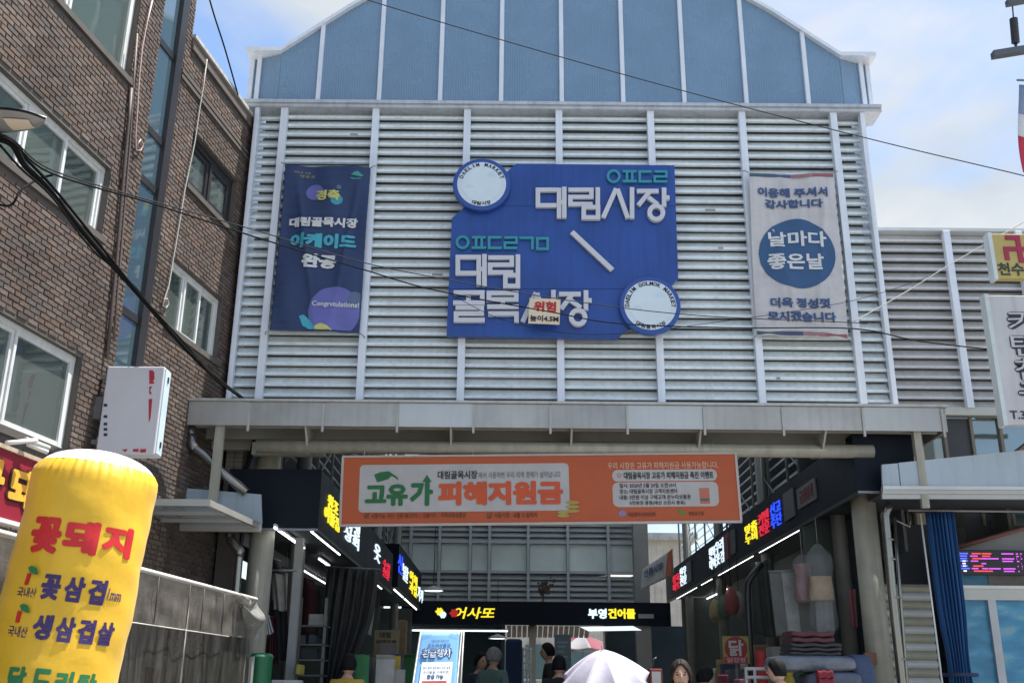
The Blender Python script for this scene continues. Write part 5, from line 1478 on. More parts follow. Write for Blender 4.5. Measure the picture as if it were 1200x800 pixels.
text('lettering', '금성상회', lambda a, b, d: RPn.at(a, b, .026 + d), (aa[0] + .15, aa[1] - .1, 4.05, 4.25), M('plate_red', (.20, .03, .04), .5), rf, .004, .03)
neon(rf, RPn, 832, 839, 3.9, 4.36, '한복\n대여', neonW); neon(rf, RPn, 839.5, 849, 3.92, 4.40, '우리\n옷감', neonW)
plate(rf, RPn, 850, 856, 3.92, 4.42, M('dim_plate_red', (.16, .02, .04), .4)); plate(rf, RPn, 857, 863, 3.95, 4.4, plg)
neon(rf, RPn, 789, 797, 3.92, 4.32, '정육\n마트', neonR); neon(rf, RPn, 797.5, 805, 3.95, 4.38, '한우\n전문', neonW); plate(rf, RPn, 805.5, 811, 3.92, 4.4, plg)
# tube lights under the soffits
def tl_row(parent, X, z, segs):
    for (xa, xb) in segs:
        ys = []
        for x in (xa, xb):
            d = ray(x, 650)                        # column x meets X = const; iterate for height z
            y_lo, y_hi = 500.0, 800.0
            for _ in range(40):
                ym = (y_lo + y_hi) / 2
                if PX(x, ym, X).z > z: y_lo = ym
                else: y_hi = ym
            ys.append(PX(x, ym, X).y)
        tube_light((X, ys[0], z), (X, ys[1], z), parent)
tl_row(lf, LX - .10, 3.31, [(365, 398), (424, 447)])
tl_row(lf, LX - .52, 3.32, [(322, 357), (374, 386)]); tl_row(lf, LX - 1.1, 3.33, [(351, 381)])
tl_row(lf2, LX - .10, 3.50, [(462, 472), (474, 488)])
tl_row(rf, RX + .10, 3.78, [(936, 890), (882, 842), (834, 822), (816, 793)])
tl_row(rf, RX + .95, 3.80, [(942, 926), (921, 874), (852, 820)]); tl_row(rf, RX + 1.6, 3.80, [(1000, 968), (893, 866)])
# shop rooms behind the fascias
def shoproom(label, X0, X1, z1, y0, y1, mt):
    r = thing('shop_room', label, 'shop', ((X0 + X1) / 2, (y0 + y1) / 2, 0))
    m = MB().box(X1 - .05 if X1 > X0 else X1, X1 if X1 > X0 else X1 + .05, y0, y1, 0, z1)
    m.build('rear_wall', mt, r)
    MB().box(min(X0, X1) + .06, max(X0, X1) - .06, y1 - .05, y1, 0, z1).build('party_wall', mt, r)
    return r
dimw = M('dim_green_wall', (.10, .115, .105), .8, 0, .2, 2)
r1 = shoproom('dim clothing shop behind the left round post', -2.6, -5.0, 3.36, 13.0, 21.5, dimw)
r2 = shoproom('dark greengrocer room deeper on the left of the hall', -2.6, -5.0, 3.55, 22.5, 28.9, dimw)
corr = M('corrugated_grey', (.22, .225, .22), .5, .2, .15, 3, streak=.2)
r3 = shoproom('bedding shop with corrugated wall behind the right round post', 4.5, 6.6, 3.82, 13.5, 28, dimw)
for i in range(14):
    m = MB(); z = .6 + i * .225
    m.grid(lambda u, v: Vector((5.95 + .025 * math.sin(v * math.pi), 13.5 + 4 * u, z + .215 * v)), 2, 8)
    m.build('wall_rib', corr, r3)

# ---------------------------------------------------------------- far end: slatted upper wall, black fascia, shops
BY = 29.5
bk = thing('end_building', 'slatted upper wall with window band closing the far end of the hall', 'building', (.9, BY, 0))
BPn = front(BY)
bx0, bx1 = BPn.px(452, 650)[0], BPn.px(745, 650)[0]
zF0, zF1 = BPn.px(620, 731)[1], BPn.px(620, 705)[1]
zW0, zW1 = BPn.px(620, 669)[1], BPn.px(620, 636)[1]
zT = 8.6
bslat = M('back_slat', (.34, .36, .36), .5, 0, .12, 2)
MB().box(bx0, bx1, BY + .25, BY + .3, zF1, zT).build('back_panel', M('back_dark', (.07, .075, .075), .7), bk)
def bs(z):
    m = MB(); m.obox((bx0, BY + .12, z + .16), (bx1 - bx0, 0, 0), (0, -.10, -.13), (0, .01, -.01)); m.obox((bx0, BY + .02, z), (bx1 - bx0, 0, 0), (0, .01, 0), (0, 0, .03))
    m.build('louvre_slat', bslat, bk)
z = zF1
while z < zW0 - .1: bs(z); z += .155
z = zW1 + .02
while z < zT - .1: bs(z); z += .155
mxp = [452, 481, 515, 551, 573.5, 619, 665.5, 713, 745]
mX = [BPn.px(x, 650)[0] for x in mxp]
for x in mX: MB().box(x - .04, x + .04, BY - .06, BY + .1, zF1, zT).build('mullion', M('back_mullion', (.40, .43, .44), .5), bk)
for x0, x1 in zip(mX, mX[1:]): MB().box(x0 + .05, x1 - .05, BY + .05, BY + .06, zW0 + .02, zW1 - .02).build('pane', M('frosted_pane', (.62, .67, .65), .35, 0, .2, .7), bk)
MB().box(mX[0], mX[-1], BY - .03, BY + .08, zW0 - .06, zW0 + .015).build('window_rail', M('back_mullion', (.40, .43, .44), .5), bk)
MB().box(mX[0], mX[-1], BY - .03, BY + .08, zW1 - .015, zW1 + .06).build('window_rail', M('back_mullion', (.40, .43, .44), .5), bk)
px0, px1 = BPn.px(742, 700)[0], BPn.px(759, 700)[0]
MB().box(px0, px1, BY - .5, BY - .1, 0, 8.6).build('corner_post', M('corner_post_grey', (.24, .235, .22), .6), bk)
# black fascia
bf = thing('shop_fascia', 'wide black fascia with yellow and white lit lettering across the far end', 'shop fascia', (.9, BY - .6, zF0))
FPn = front(BY - .6)
f0, f1 = FPn.px(470, 718)[0], FPn.px(786, 718)[0]
zf0, zf1 = FPn.px(620, 731.5)[1], FPn.px(620, 704.5)[1]
MB().pbox(FPn, f0, f1, zf0, zf1, -.3, 0).build('board', fblack, bf)
ptext('lettering', '어사또', FPn, 532, 711, 580, 724.5, neonY, bf, d=.002, ext=.02, bold=.02, slant=.25)
ptext('lettering', '부영', FPn, 689, 712.5, 711, 724.5, neonW, bf, d=.002, ext=.02, bold=.05)
ptext('lettering', '건어물', FPn, 712.5, 712.5, 744.5, 724.5, neonY, bf, d=.002, ext=.02, bold=.05)
for (x, y, r, mt) in ((515, 716, .10, neonY), (519, 720, .09, neonW), (532, 718, .11, EM('neon_dark_red', (.4, .02, .02), .3))):
    a, b_ = FPn.px(x, y); MB().pprism(FPn, [(a + r * (1 + .25 * math.sin(t * 2.3)) * math.cos(t * .524), b_ + r * (1 + .2 * math.cos(t * 3.1)) * math.sin(t * .524)) for t in range(12)], .001, .02 + (x - 515) * .001).build('emblem', mt, bf)
MB().pbox(FPn, FPn.px(748, 721)[0], FPn.px(766, 721)[0], FPn.px(757, 724)[1], FPn.px(757, 719)[1], 0, .02).build('name_plate', M('small_plate', (.30, .30, .31), .5), bf)
p0, p1 = PY(483, 738, BY - .7), PY(595, 738.5, BY - .7)
tube_light((p0.x, BY - .7, p0.z), (p1.x, BY - .7, p0.z), bf)
m = MB(); q = [PY(680, 734, BY - .8), PY(742, 733, BY - .8), PY(752, 738, BY - .8), PY(690, 739, BY - .8)]
m.prism(q, (0, .05, 0)); m.build('panel_light', EM('panel_light', (.80, .92, .92), .4), bf)
cor = MB()
cxa, cxb = PY(594, 738, BY - .4), PY(692, 738, BY - .4)
for i in range(16):
    x = cxa.x + (cxb.x - cxa.x) * i / 16; w_ = (cxb.x - cxa.x) / 16
    cor.obox((x, BY - .45, PY(640, 734, BY - .4).z), (w_ * .8, 0, 0), (0, .5, -.26), (0, .01, .02))
tag(cor.build('corrugated_awning', M('rust_awning', (.30, .25, .21), .7, 0, .3, 4)), 'small rusty corrugated awning over the far passage', 'awning')
# back shop rooms left and right of the passage
xL, xR = PY(596, 760, BY).x, PY(706, 760, BY).x
bl_ = thing('far_shop', 'dark teal far shop left of the bright passage', 'shop', (-1.8, BY, 0))
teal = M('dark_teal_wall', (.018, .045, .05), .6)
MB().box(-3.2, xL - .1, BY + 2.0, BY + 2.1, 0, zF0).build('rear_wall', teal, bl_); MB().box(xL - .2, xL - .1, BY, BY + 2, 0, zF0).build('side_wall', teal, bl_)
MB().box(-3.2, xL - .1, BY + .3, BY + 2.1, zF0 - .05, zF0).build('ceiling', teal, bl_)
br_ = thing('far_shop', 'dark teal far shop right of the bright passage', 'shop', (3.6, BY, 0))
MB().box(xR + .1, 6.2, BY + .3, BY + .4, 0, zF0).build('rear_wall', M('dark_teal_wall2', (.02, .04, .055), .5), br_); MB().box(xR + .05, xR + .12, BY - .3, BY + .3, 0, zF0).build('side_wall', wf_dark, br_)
zp = .0
fp = MB().box(PY(620, 770, BY - .3).x, PY(628, 770, BY - .3).x, BY - .35, BY - .15, 0, zF0)
tag(fp.build('passage_post', M('pale_post', (.42, .38, .32), .7, 0, .2, 4), bevel=.01), 'pale square post standing in the far passage', 'post')
alley = thing('far_house', 'pale sunlit house closing the passage beyond the hall', 'building', (1.2, 40, 0))
MB().box(-4, 7, 40, 44, 0, 7).build('wall', M('pale_house', (.52, .47, .40), .8, 0, .25, 1.5, streak=.25), alley)
for i, x in enumerate((-1.0, .6, 2.2, 3.6)):
    MB().box(x, x + 1.0, 39.93, 40.02, 1.9, 3.1).build('window', M('alley_window', (.10, .16, .16), .3), alley)
    MB().box(x - .05, x + 1.05, 39.9, 40.0, 1.82, 1.88).build('sill', M('alley_sill', (.5, .5, .48), .7), alley)
MB().box(.2, 1.0, 39.92, 40.02, 0, 2.05).build('door', M('alley_door', (.2, .22, .25), .5), alley)
MB().box(-4.2, 7.2, 39.6, 44.2, 7, 7.25).build('roof', conc, alley)
# dim round pendant lamps
for i, (x, y, Y_) in enumerate(((508, 691, 24.0), (583, 747, 27.0))):
    c0 = PY(x, y, Y_)
    pl = thing('pendant_lamp', ('white disc pendant lamp before the far slatted wall', 'dim pendant lamp inside the far teal shop')[i], 'lamp', c0)
    MB().lathe([(.02, .10), (.07, .08), (.22, .02), (.24, -.01), (.23, -.02)], c0, 20).build('shade', M('shade_grey', (.35, .36, .36), .5), pl)
    MB().lathe([(.0, -.015), (.2, -.015), (.22, -.005)], c0, 20).build('bulb_disc', EM('lamp_white', (.9, .95, 1), 1.2 if i == 0 else .3), pl)
    MB().tube([c0 + Vector((0, 0, .1)), c0 + Vector((0, 0, 1.4 if i else 3.5))], .008, 5).build('cord', bcab, pl)
fw = thing('dry_bouquet', 'dark dried bouquet hanging before the far slatted wall', 'bouquet', PY(637, 700, 28.7))
m = MB()
for i in range(60):
    c0 = PY(637 + random.gauss(0, 4), 688 + random.gauss(0, 4), 28.7 + random.uniform(-.1, .1)); r = random.uniform(.03, .06)
    m.add([c0 + Vector((r * math.cos(a), r * .3 * math.sin(3 * a), r * math.sin(a))) for a in (0, 1.26, 2.5, 3.8, 5.0)], [(0, 1, 2, 3, 4)])
m.build('petals', M('dry_petals', (.09, .055, .045), .8, 0, .3, 20), fw)
MB().tube([PY(637, 694, 28.7), PY(636, 706, 28.7)], .025, 6).build('stems', M('dry_stem', (.04, .04, .03), .8), fw)
# hanging white side banner
hb = thing('hanging_banner', 'white printed banner hanging slanted at the far right of the hall', 'banner', PY(770, 680, 25.5))
Hq = [PY(752, 667, 25.5), PY(788, 643, 24.0), PY(790, 673, 24.0), PY(751, 691, 25.5)]
m = MB(); m.grid(lambda u, v: Hq[3].lerp(Hq[2], u).lerp(Hq[0].lerp(Hq[1], u), v) + Vector((0, .03 * math.sin(u * 9), 0)), 20, 8); m.build('cloth', M('side_banner', (.46, .45, .44), .7), hb, solid=.002)
hu = (Hq[2] - Hq[3]); HPl = Pl(Hq[3], hu, Hq[0] - Hq[3])
text('lettering', '전통시장', lambda a, b, d: HPl.at(a, b, .06 + d), (.15 * hu.length, .72 * hu.length, .22, .40), bnavy, hb, .002, .03)
MB().add([HPl.at(.80 * hu.length, .02, .05), HPl.at(.99 * hu.length, .0, .05), HPl.at(.99 * hu.length, .6, .05), HPl.at(.84 * hu.length, .55, .05)], [(0, 1, 2, 3)]).build('print_patch', M('patch_orange', (.40, .10, .05), .7), hb)
# ================================================================ standing board, goods and stalls
AF_t0, AF_t1 = PY(493, 740, 11.3), PY(541, 739, 11.3)
AF_b0, AF_b1 = PY(484, 800, 11.12), PY(535.5, 800, 11.12)
def toground(t, b): return t + (b - t) * (t.z / (t.z - b.z))
AF_g0, AF_g1 = toground(AF_t0, AF_b0), toground(AF_t1, AF_b1)
af = thing('standing_board', 'tall light blue printed standing board in front of the far shop', 'standing sign', AF_g0.lerp(AF_g1, .5))
def afn(u, v, d=0.0):
    p = AF_g0.lerp(AF_g1, u).lerp(AF_t0.lerp(AF_t1, u), v)
    return p + Vector((0, -d, d * .05))
skyb = bpy.data.materials.new('print_sky_blue'); skyb.use_nodes = True
skyb.node_tree.nodes['Principled BSDF'].inputs['Base Color'].default_value = (.19, .42, .72, 1); skyb.node_tree.nodes['Principled BSDF'].inputs['Roughness'].default_value = .5
m = MB(); m.grid(lambda u, v: afn(u, v) + Vector((0, .006 * math.sin(v * 9 + u * 5), 0)), 12, 40); m.build('sheet', skyb, af, solid=.006)
back_off = Vector((.06, .55, 0))
m = MB(); m.add([AF_g0 + back_off, AF_g1 + back_off, AF_t1 + Vector((.03, .03, 0)), AF_t0 + Vector((.03, .03, 0))], [(0, 1, 2, 3)]); m.build('rear_sheet', M('board_rear', (.40, .42, .43), .6), af, solid=.005)
for t, g_ in ((AF_t0, AF_g0), (AF_t1, AF_g1)):
    MB().tube([t, g_], .012, 6).build('leg', lgrey, af); MB().tube([t + Vector((.02, .03, 0)), g_ + back_off], .012, 6).build('leg', lgrey, af)
def vpx(y): return AF_t0.z, (AF_t0.z - PY(515, y, 11.25).z)
def v_of(y): return PY(512, y, 11.22).z / AF_t0.z
def aft(s_, u0, u1, y0, y1, mt, bold=.02): text('lettering', s_, lambda a, b, d: afn(a, b, .012 + d), (u0, u1, v_of(y1), v_of(y0)), mt, af, .0, bold)
dkb = M('print_dark_blue', (.012, .05, .16), .6)
whp = M('print_bright_white', (.78, .82, .86), .6)
aft('대림시장·골목시장', .30, .72, 749.5, 752.5, dkb, 0); aft('온누리상품권', .22, .76, 754, 759, dkb, .01)
aft('환급행사', .09, .83, 759.5, 771.5, dkb, .09); aft('환급행사', .12, .80, 760.5, 770.5, whp, .03)
def afp(u0, u1, y0, y1, mt, d, nm='print_panel'):
    m = MB(); m.grid(lambda u, v: afn(u0 + (u1 - u0) * u, v_of(y1) + (v_of(y0) - v_of(y1)) * v, d), 6, 10); return m.build(nm, mt, af)
afp(.14, .86, 776, 830, whp, .010)
aft('행사 참여 점포에서 국산 농축', .18, .82, 781, 784.5, dkb, 0); aft('수산물을 구매하면', .20, .78, 786, 789.5, dkb, 0); aft('환급 가능', .30, .68, 790.5, 795.5, dkb, .03)
afp(.20, .76, 798, 812, M('print_red_block', (.45, .07, .05), .6), .016)
for u0, u1 in ((.06, .28), (.70, .94)): aft('영등포구' if u0 < .5 else '전통시장', u0, u1, 742.5, 745, dkb, 0)

def rbox(name, x0, x1, y0, y1, z0, z1, mt, label=None, cat=None, group=None, bev=.02, parent=None):
    o = MB().box(x0, x1, y0, y1, z0, z1).build(name, mt, parent, bevel=bev)
    if label: tag(o, label, cat, group)
    return o
def pxbox(x0, y0, x1, y1, Y, dep=.4):
    p, q = PY(x0, y1, Y), PY(x1, y0, Y)
    return p.x, q.x, Y, Y + dep, p.z, q.z
def pillow(name, bx, mt, label, cat, bulge_=.04, group=None):
    """soft stuffed block: rounded, slightly lumpy box standing on its lower face"""
    x0, x1, y0, y1, z0, z1 = bx
    cx_, cy_, cz_ = (x0 + x1) / 2, (y0 + y1) / 2, (z0 + z1) / 2
    hx, hy, hz = (x1 - x0) / 2, (y1 - y0) / 2, (z1 - z0) / 2
    rnd = random.Random(name + label); ph = [rnd.uniform(0, 6) for _ in range(4)]
    m = MB()
    def fn(u, v):
        th = 2 * math.pi * u; fi = math.pi * (v - .5)
        e = .45
        sg = lambda t: math.copysign(abs(t) ** e, t)
        x = sg(math.cos(th)) * abs(math.cos(fi)) ** e; y = sg(math.sin(th)) * abs(math.cos(fi)) ** e; z = sg(math.sin(fi))
        k = 1 + bulge_ * math.sin(th * 3 + ph[0]) * math.cos(fi) + bulge_ * .5 * math.sin(fi * 5 + ph[1] + th * 2)
        return Vector((cx_ + hx * x * k, cy_ + hy * y * k, cz_ + hz * z * (1 + bulge_ * .3 * math.sin(th * 2 + ph[2]))))
    m.grid(fn, 36, 18)
    return tag(m.build(name, mt), label, cat, group)
def folded(name, bx, mt, label, cat, layers=4):
    """folded quilt: layered rounded sheets"""
    x0, x1, y0, y1, z0, z1 = bx
    q = thing(name, label, cat, ((x0 + x1) / 2, (y0 + y1) / 2, z0))
    h = (z1 - z0) / layers
    for i in range(layers):
        m = MB(); z = z0 + h * i
        dx = random.uniform(-.015, .015)
        def fn(u, v, z=z, dx=dx):
            th = 2 * math.pi * v
            x = x0 + (x1 - x0) * u + dx
            yy = (y0 + y1) / 2 + (y1 - y0) / 2 * math.copysign(abs(math.cos(th)) ** .35, math.cos(th))
            zz_ = z + h / 2 + h / 2 * .98 * math.copysign(abs(math.sin(th)) ** .6, math.sin(th)) + .006 * math.sin(u * 14 + i)
            return Vector((x, yy, zz_))
        m.grid(fn, 16, 28); k = len(m.v)
        m.f.append([j * 17 for j in range(29)]); m.sm.append(False); m.f.append([j * 17 + 16 for j in range(28, -1, -1)]); m.sm.append(False)
        m.build('fold', mt, q)
    return q
cloth = lambda nm, c, **k: M(nm, c, .85, 0, .25, 6, bump=.2, bscale=20, **k)
# right: bedding on a table beside the post
tblz = PY(960, 800, 12.3).z - .12
tab = thing('display_table', 'wooden display table carrying the bedding stack by the right post', 'table', (PY(965, 800, 12.3).x, 12.6, 0))
tx0, tx1 = PY(912, 795, 12.2).x, PY(1016, 795, 12.2).x
MB().box(tx0, tx1, 12.15, 12.95, tblz - .04, tblz).build('tabletop', M('table_wood', (.16, .11, .07), .6), tab)
for x in (tx0 + .05, tx1 - .05):
    for y in (12.2, 12.9): MB().box(x - .025, x + .025, y - .025, y + .025, 0, tblz - .041).build('leg', M('table_wood', (.16, .11, .07), .6), tab)
mz = PY(960, 786, 12.25).z
pillow('plastic_wrapped_quilt', (tx0 + .35, tx1 - .02, 12.2, 12.8, tblz, mz), cloth('quilt_slate', (.10, .115, .16)), 'slate blue quilt bundle at the bottom of the bedding stack', 'quilt', .02)
folded('red_quilt', (PY(958, 795, 12.12).x, PY(976, 795, 12.12).x, 12.05, 12.16, tblz, PY(965, 785, 12.12).z), cloth('quilt_red', (.22, .02, .035)), 'narrow red folded quilt leaning on the slate bundle', 'quilt', 3)
z1 = PY(955, 767, 12.3).z
pillow('plastic_wrapped_quilt', (PY(903, 775, 12.3).x, PY(1003, 775, 12.3).x, 12.2, 12.85, mz - .01, z1), M('wrap_grey', (.13, .145, .18), .28, 0, .3, 8, bump=.3, bscale=14), 'grey quilt in shiny plastic wrap in the middle of the stack', 'quilt', .035)
z2 = PY(955, 753, 12.35).z
folded('patterned_quilt', (PY(926, 760, 12.35).x, PY(985, 760, 12.35).x, 12.3, 12.8, z1 - .01, z2), cloth('quilt_dark', (.045, .045, .05)), 'dark patterned folded quilt near the top of the stack', 'quilt', 3)
z3 = PY(955, 739, 12.35).z
folded('maroon_quilt', (PY(929, 745, 12.35).x, PY(978, 745, 12.35).x, 12.32, 12.78, z2, z3), cloth('quilt_maroon', (.10, .035, .04)), 'maroon folded quilt topping the bedding stack', 'quilt', 2)
pillow('plastic_wrapped_quilt', (PY(996, 785, 12.4).x, PY(1024, 785, 12.4).x, 12.3, 12.8, tblz - .3, PY(1010, 766, 12.4).z), cloth('quilt_navy', (.05, .07, .13)), 'navy quilt standing on end against the right post', 'quilt', .03)
# hanging goods
def hang(name, label, cat, q, Y, mt, ncurl=20, amp=.01, solid=.006, dep=0.0):
    """cloth piece through four pixel corners TL TR BR BL"""
    c = [PY(x, y, Y) for x, y in q]
    m = MB(); m.grid(lambda u, v: c[3].lerp(c[2], u).lerp(c[0].lerp(c[1], u), v) + Vector((0, amp * math.sin(u * ncurl + v * 2) + dep * math.sin(math.pi * u), amp * .3 * math.sin(u * 9))), 28, 16)
    return tag(m.build(name, mt, solid=solid), label, cat)
matg = thing('hanging_mat', 'grey woven mat with a pale middle stripe hanging under the right fascia', 'mat', PY(925, 740, 14.0))
for i, (xa, xb, mt) in enumerate(((901, 915, cloth('mat_grey', (.13, .135, .13))), (915, 931, cloth('mat_pale', (.26, .265, .26))), (931, 947, cloth('mat_grey', (.13, .135, .13))))):
    c = [PY(xa, 670 - i * .3, 14.0), PY(xb, 670 - (i + 1) * .3, 14.0), PY(xb + 8.5, 743 - i * 1.5, 14.0), PY(xa + 8.5, 745 - i * 1.5, 14.0)]
    m = MB(); m.grid(lambda u, v: c[3].lerp(c[2], u).lerp(c[0].lerp(c[1], u), v), 8, 20); m.build('stripe', mt, matg, solid=.02)
MB().tube([PY(900, 669, 14.0), PY(948, 667.5, 14.0)], .012, 6).build('rod', lgrey, matg)
for x in (905, 942): MB().tube([PY(x, 668, 14.0), PY(x, 650, 14.0)], .005, 5).build('cord', bcab, matg)
clearp = M('clear_bag', (.30, .32, .33), .12, 0, .2, 9, alpha=.2, bump=.4, bscale=18)
def bagobj(name, label, x0, y0, x1, y1, Y, fill, frac):
    b_ = thing(name, label, 'bag', PY((x0 + x1) / 2, y1, Y))
    x0_, x1_, ya, yb, z0, z1 = pxbox(x0, y0, x1, y1, Y, .22)
    def bag(u, v, sh=1.0, lo=0.0, hi=1.0):
        th = 2 * math.pi * u; z = z0 + (z1 - z0) * (lo + (hi - lo) * v); t = lo + (hi - lo) * v
        w_ = sh * (.95 + .04 * math.sin(t * 9) if t < .85 else .95 + .04 * math.sin(t * 9) - .8 * ((t - .85) / .15) ** 1.2) * (1 if t > .03 else .8)
        return Vector(((x0_ + x1_) / 2 + (x1_ - x0_) / 2 * w_ * math.cos(th) + .008 * math.sin(th * 5 + t * 20), Y + .11 + .11 * w_ * math.sin(th), z))
    m = MB(); m.grid(lambda u, v: bag(u, v), 28, 24); m.build('film', clearp, b_)
    m = MB(); m.grid(lambda u, v: bag(u, v, .9, frac[0], frac[1]), 24, 14)
    k = len(m.v); m.f.append(list(range(24, -1, -1))); m.sm.append(False); m.f.append([k - 25 + i for i in range(25)]); m.sm.append(False)
    m.build('contents', fill, b_)
    MB().tube([Vector(((x0_ + x1_) / 2, Y + .11, z1)), Vector(((x0_ + x1_) / 2, Y + .11, z1 + .35))], .006, 5).build('hook', lgrey, b_)
bagobj('cushion_bag', 'clear plastic bag with a beige cushion hanging beside the right post', 953, 636, 977, 738, 13.5, cloth('cushion_beige', (.42, .31, .19)), (.34, .62))
bagobj('pillow_bag', 'clear bag stuffed with red and white pillows next to the beige cushion', 935, 648, 954, 706, 13.7, cloth('pillow_redwhite', (.30, .17, .17)), (.05, .8))
hang('dark_drape', 'dark grey drape hanging left of the grey woven mat', 'cloth', [(880, 660), (903, 655), (910, 748), (884, 742)], 15.2, cloth('drape_dark', (.06, .065, .06)), 14, .03)
hang('pink_cloth', 'dull pink cloth hanging just left of the right round post', 'cloth', [(994, 690), (1003, 690), (1005, 735), (997, 735)], 13.9, cloth('pink_dull', (.24, .09, .10)), 12, .02)
hang('striped_sack', 'light striped sack hanging under the beige cushion bag', 'cloth', [(955, 690), (975, 690), (978, 742), (958, 742)], 13.9, cloth('sack_grey', (.30, .31, .31)), 18, .02)
bp2 = MB().tube([PY(893, 660, 14.6), PY(880, 676, 14.6), PY(876, 684, 14.6), PY(876, 700, 14.6), PY(879, 760, 14.6), Vector((PY(879, 760, 14.6).x, 14.6, 0))], .045, 10)
tag(bp2.build('bent_pipe', M('pipe_black', (.015, .016, .018), .35)), 'bent black stove pipe beside the dark drape', 'pipe')
# chicken shop stand sign
ds = thing('stand_sign', 'olive square stand sign with a dark red disc and red ribbon panel', 'sign', (PY(863, 790, 14.5).x, 14.5, 0))
DP = front(14.5)
def dq(x, y): return DP.px(x, y)
da0, db0 = dq(848, 777); da1, db1 = dq(877, 745)
MB().pbox(DP, da0, da1, db0, db1, -.04, 0).build('board', M('sign_olive', (.22, .19, .035), .6), ds)
ca, cb = dq(862.5, 759)
MB().pprism(DP, circ(ca, cb, .155, 26), .001, .006).build('disc', M('disc_red', (.20, .01, .012), .6), ds)
text('lettering', '닭', lambda a, b, d: DP.at(a, b, .008 + d), (ca - .10, ca + .10, cb - .10, cb + .11), M('disc_letter', (.34, .32, .29), .6), ds, .004, .03)
MB().pbox(DP, dq(849, 775)[0], dq(876, 775)[0], dq(862, 777)[1], dq(862, 769)[1], .01, .016).build('ribbon', M('ribbon_red', (.32, .02, .03), .6), ds)
text('lettering', '닭강정', lambda a, b, d: DP.at(a, b, .018 + d), (dq(852, 773)[0], dq(873, 773)[0], dq(862, 776)[1], dq(862, 770)[1]), M('disc_letter', (.34, .32, .29), .6), ds, .003, .02)
MB().tube([(ca, 14.52, 0), (ca, 14.52, db0)], .02, 8).build('pole', lgrey, ds)
# stall counters with boxes either side
def counter(label, x0, x1, y0, y1, h, mt):
    c = thing('stall_counter', label, 'counter', ((x0 + x1) / 2, (y0 + y1) / 2, 0))
    MB().box(x0, x1, y0, y1, h - .04, h).build('worktop', mt, c); MB().box(x0 + .03, x1 - .03, y0 + .03, y1 - .03, .05, h - .041).build('front', M('counter_dark', (.05, .05, .05), .6), c)
    for x in (x0 + .08, x1 - .08): MB().box(x - .03, x + .03, y0 + .05, y0 + .11, 0, .05).build('foot', lgrey, c)
    return h
h = counter('pale stall counter along the right shops', 3.15, 4.1, 13.3, 19.5, 1.25, M('worktop_pale', (.40, .40, .38), .5))
cols = [(.30, .05, .08), (.12, .13, .15), (.40, .38, .33), (.28, .17, .10), (.34, .33, .30), (.06, .07, .11), (.33, .12, .15), (.20, .24, .20)]
names = ['crimson', 'charcoal', 'cream', 'cardboard brown', 'off white', 'ink blue', 'dusty pink', 'sage green']
spots = [(846, 853, 790, 15.0), (855, 870, 784, 15.2), (873, 882, 777, 15.6), (884, 902, 755, 15.8), (904, 924, 757, 15.0), (846, 866, 777, 16.4), (866, 880, 795, 14.0), (878, 886, 768, 17.0)]
for i, (xa, xb, yt, Y) in enumerate(spots):
    p, q = PY(xa, yt, Y), PY(xb, yt, Y)
    o = MB().box(p.x, q.x, Y, Y + .35, h, max(p.z, h + .06)).build('goods_box', cloth('gb%d' % i, cols[i]), bevel=.015)
    tag(o, names[i] + ' goods box on the pale right stall counter', 'box')
sr = thing('white_rack', 'white tubular display rack before the pale right counter', 'rack', PY(890, 800, 13.0))
for y in (783, 793): MB().tube([PY(873, y, 13.0), PY(910, y + .5, 13.0)], .02, 8).build('bar', M('rack_white', (.50, .50, .48), .5), sr)
for x in (874, 884, 909): MB().tube([PY(x, 782, 13.0), Vector((PY(x, 782, 13.0).x, 13.0, 0))], .018, 8).build('upright', M('rack_white', (.50, .50, .48), .5), sr)
fe = thing('extinguisher_stand', 'dark red fire extinguisher stand with a white label', 'fire extinguisher', (PY(769, 790, 12.0).x, 12.0, 0))
fx = fe.location.x; fz = PY(769, 783, 12.0).z
MB().box(fx - .07, fx + .07, 12.0, 12.14, 0, fz).build('case', M('case_red', (.16, .015, .015), .5), fe, bevel=.01)
MB().box(fx - .05, fx + .05, 11.992, 12.001, fz - .42, fz - .03).build('label', M('label_pale', (.42, .40, .38), .6), fe)
MB().tube([(fx - .02, 12.07, fz), (fx - .02, 12.07, fz + .10), (fx + .02, 12.07, fz + .12)], .012, 6).build('handle', ink, fe)
# left: clothes rail, shelves, drape, boxes
rail = thing('clothes_rail', 'grey clothes rail beside the left round post', 'clothes rail', (PY(330, 680, 13.6).x, 13.6, 0))
rp0, rp1 = PY(312, 668, 13.6), PY(348, 668, 13.6)
MB().tube([rp0, rp1], .014, 8).build('bar', lgrey, rail)
MB().box(rp1.x - .05, rp1.x + .05, 13.6, 13.7, 0, 3.3).build('upright', M('post_pale2', (.26, .27, .27), .5), rail)
MB().tube([rp0, Vector((rp0.x, 13.6, 0))], .014, 8).build('upright', lgrey, rail)
for i, (lab, q, c_) in enumerate((('stone grey shirt on the left clothes rail', [(319, 672), (338, 672), (336, 716), (321, 714)], (.22, .21, .19)), ('dark violet jacket on the left clothes rail', [(311, 674), (322, 674), (321, 704), (312, 704)], (.05, .04, .08)),
        ('black trousers hanging below the stone grey shirt', [(323, 714), (337, 716), (340, 775), (322, 770)], (.015, .016, .02)), ('white cloth corner hanging off the left round post', [(312, 722), (315, 721), (321, 741), (311, 745)], (.55, .56, .60)),
        ('maroon coat behind the white cloth corner', [(316, 722), (326, 722), (326, 778), (314, 776)], (.10, .02, .025)), ('dark green apron hung low beside the left round post', [(309, 745), (319, 748), (320, 768), (308, 764)], (.02, .04, .03)))):
    hang('garment', lab, 'garment', q, 13.65 + .05 * i, cloth('garment%d' % i, c_), 10 + i * 3, .03)
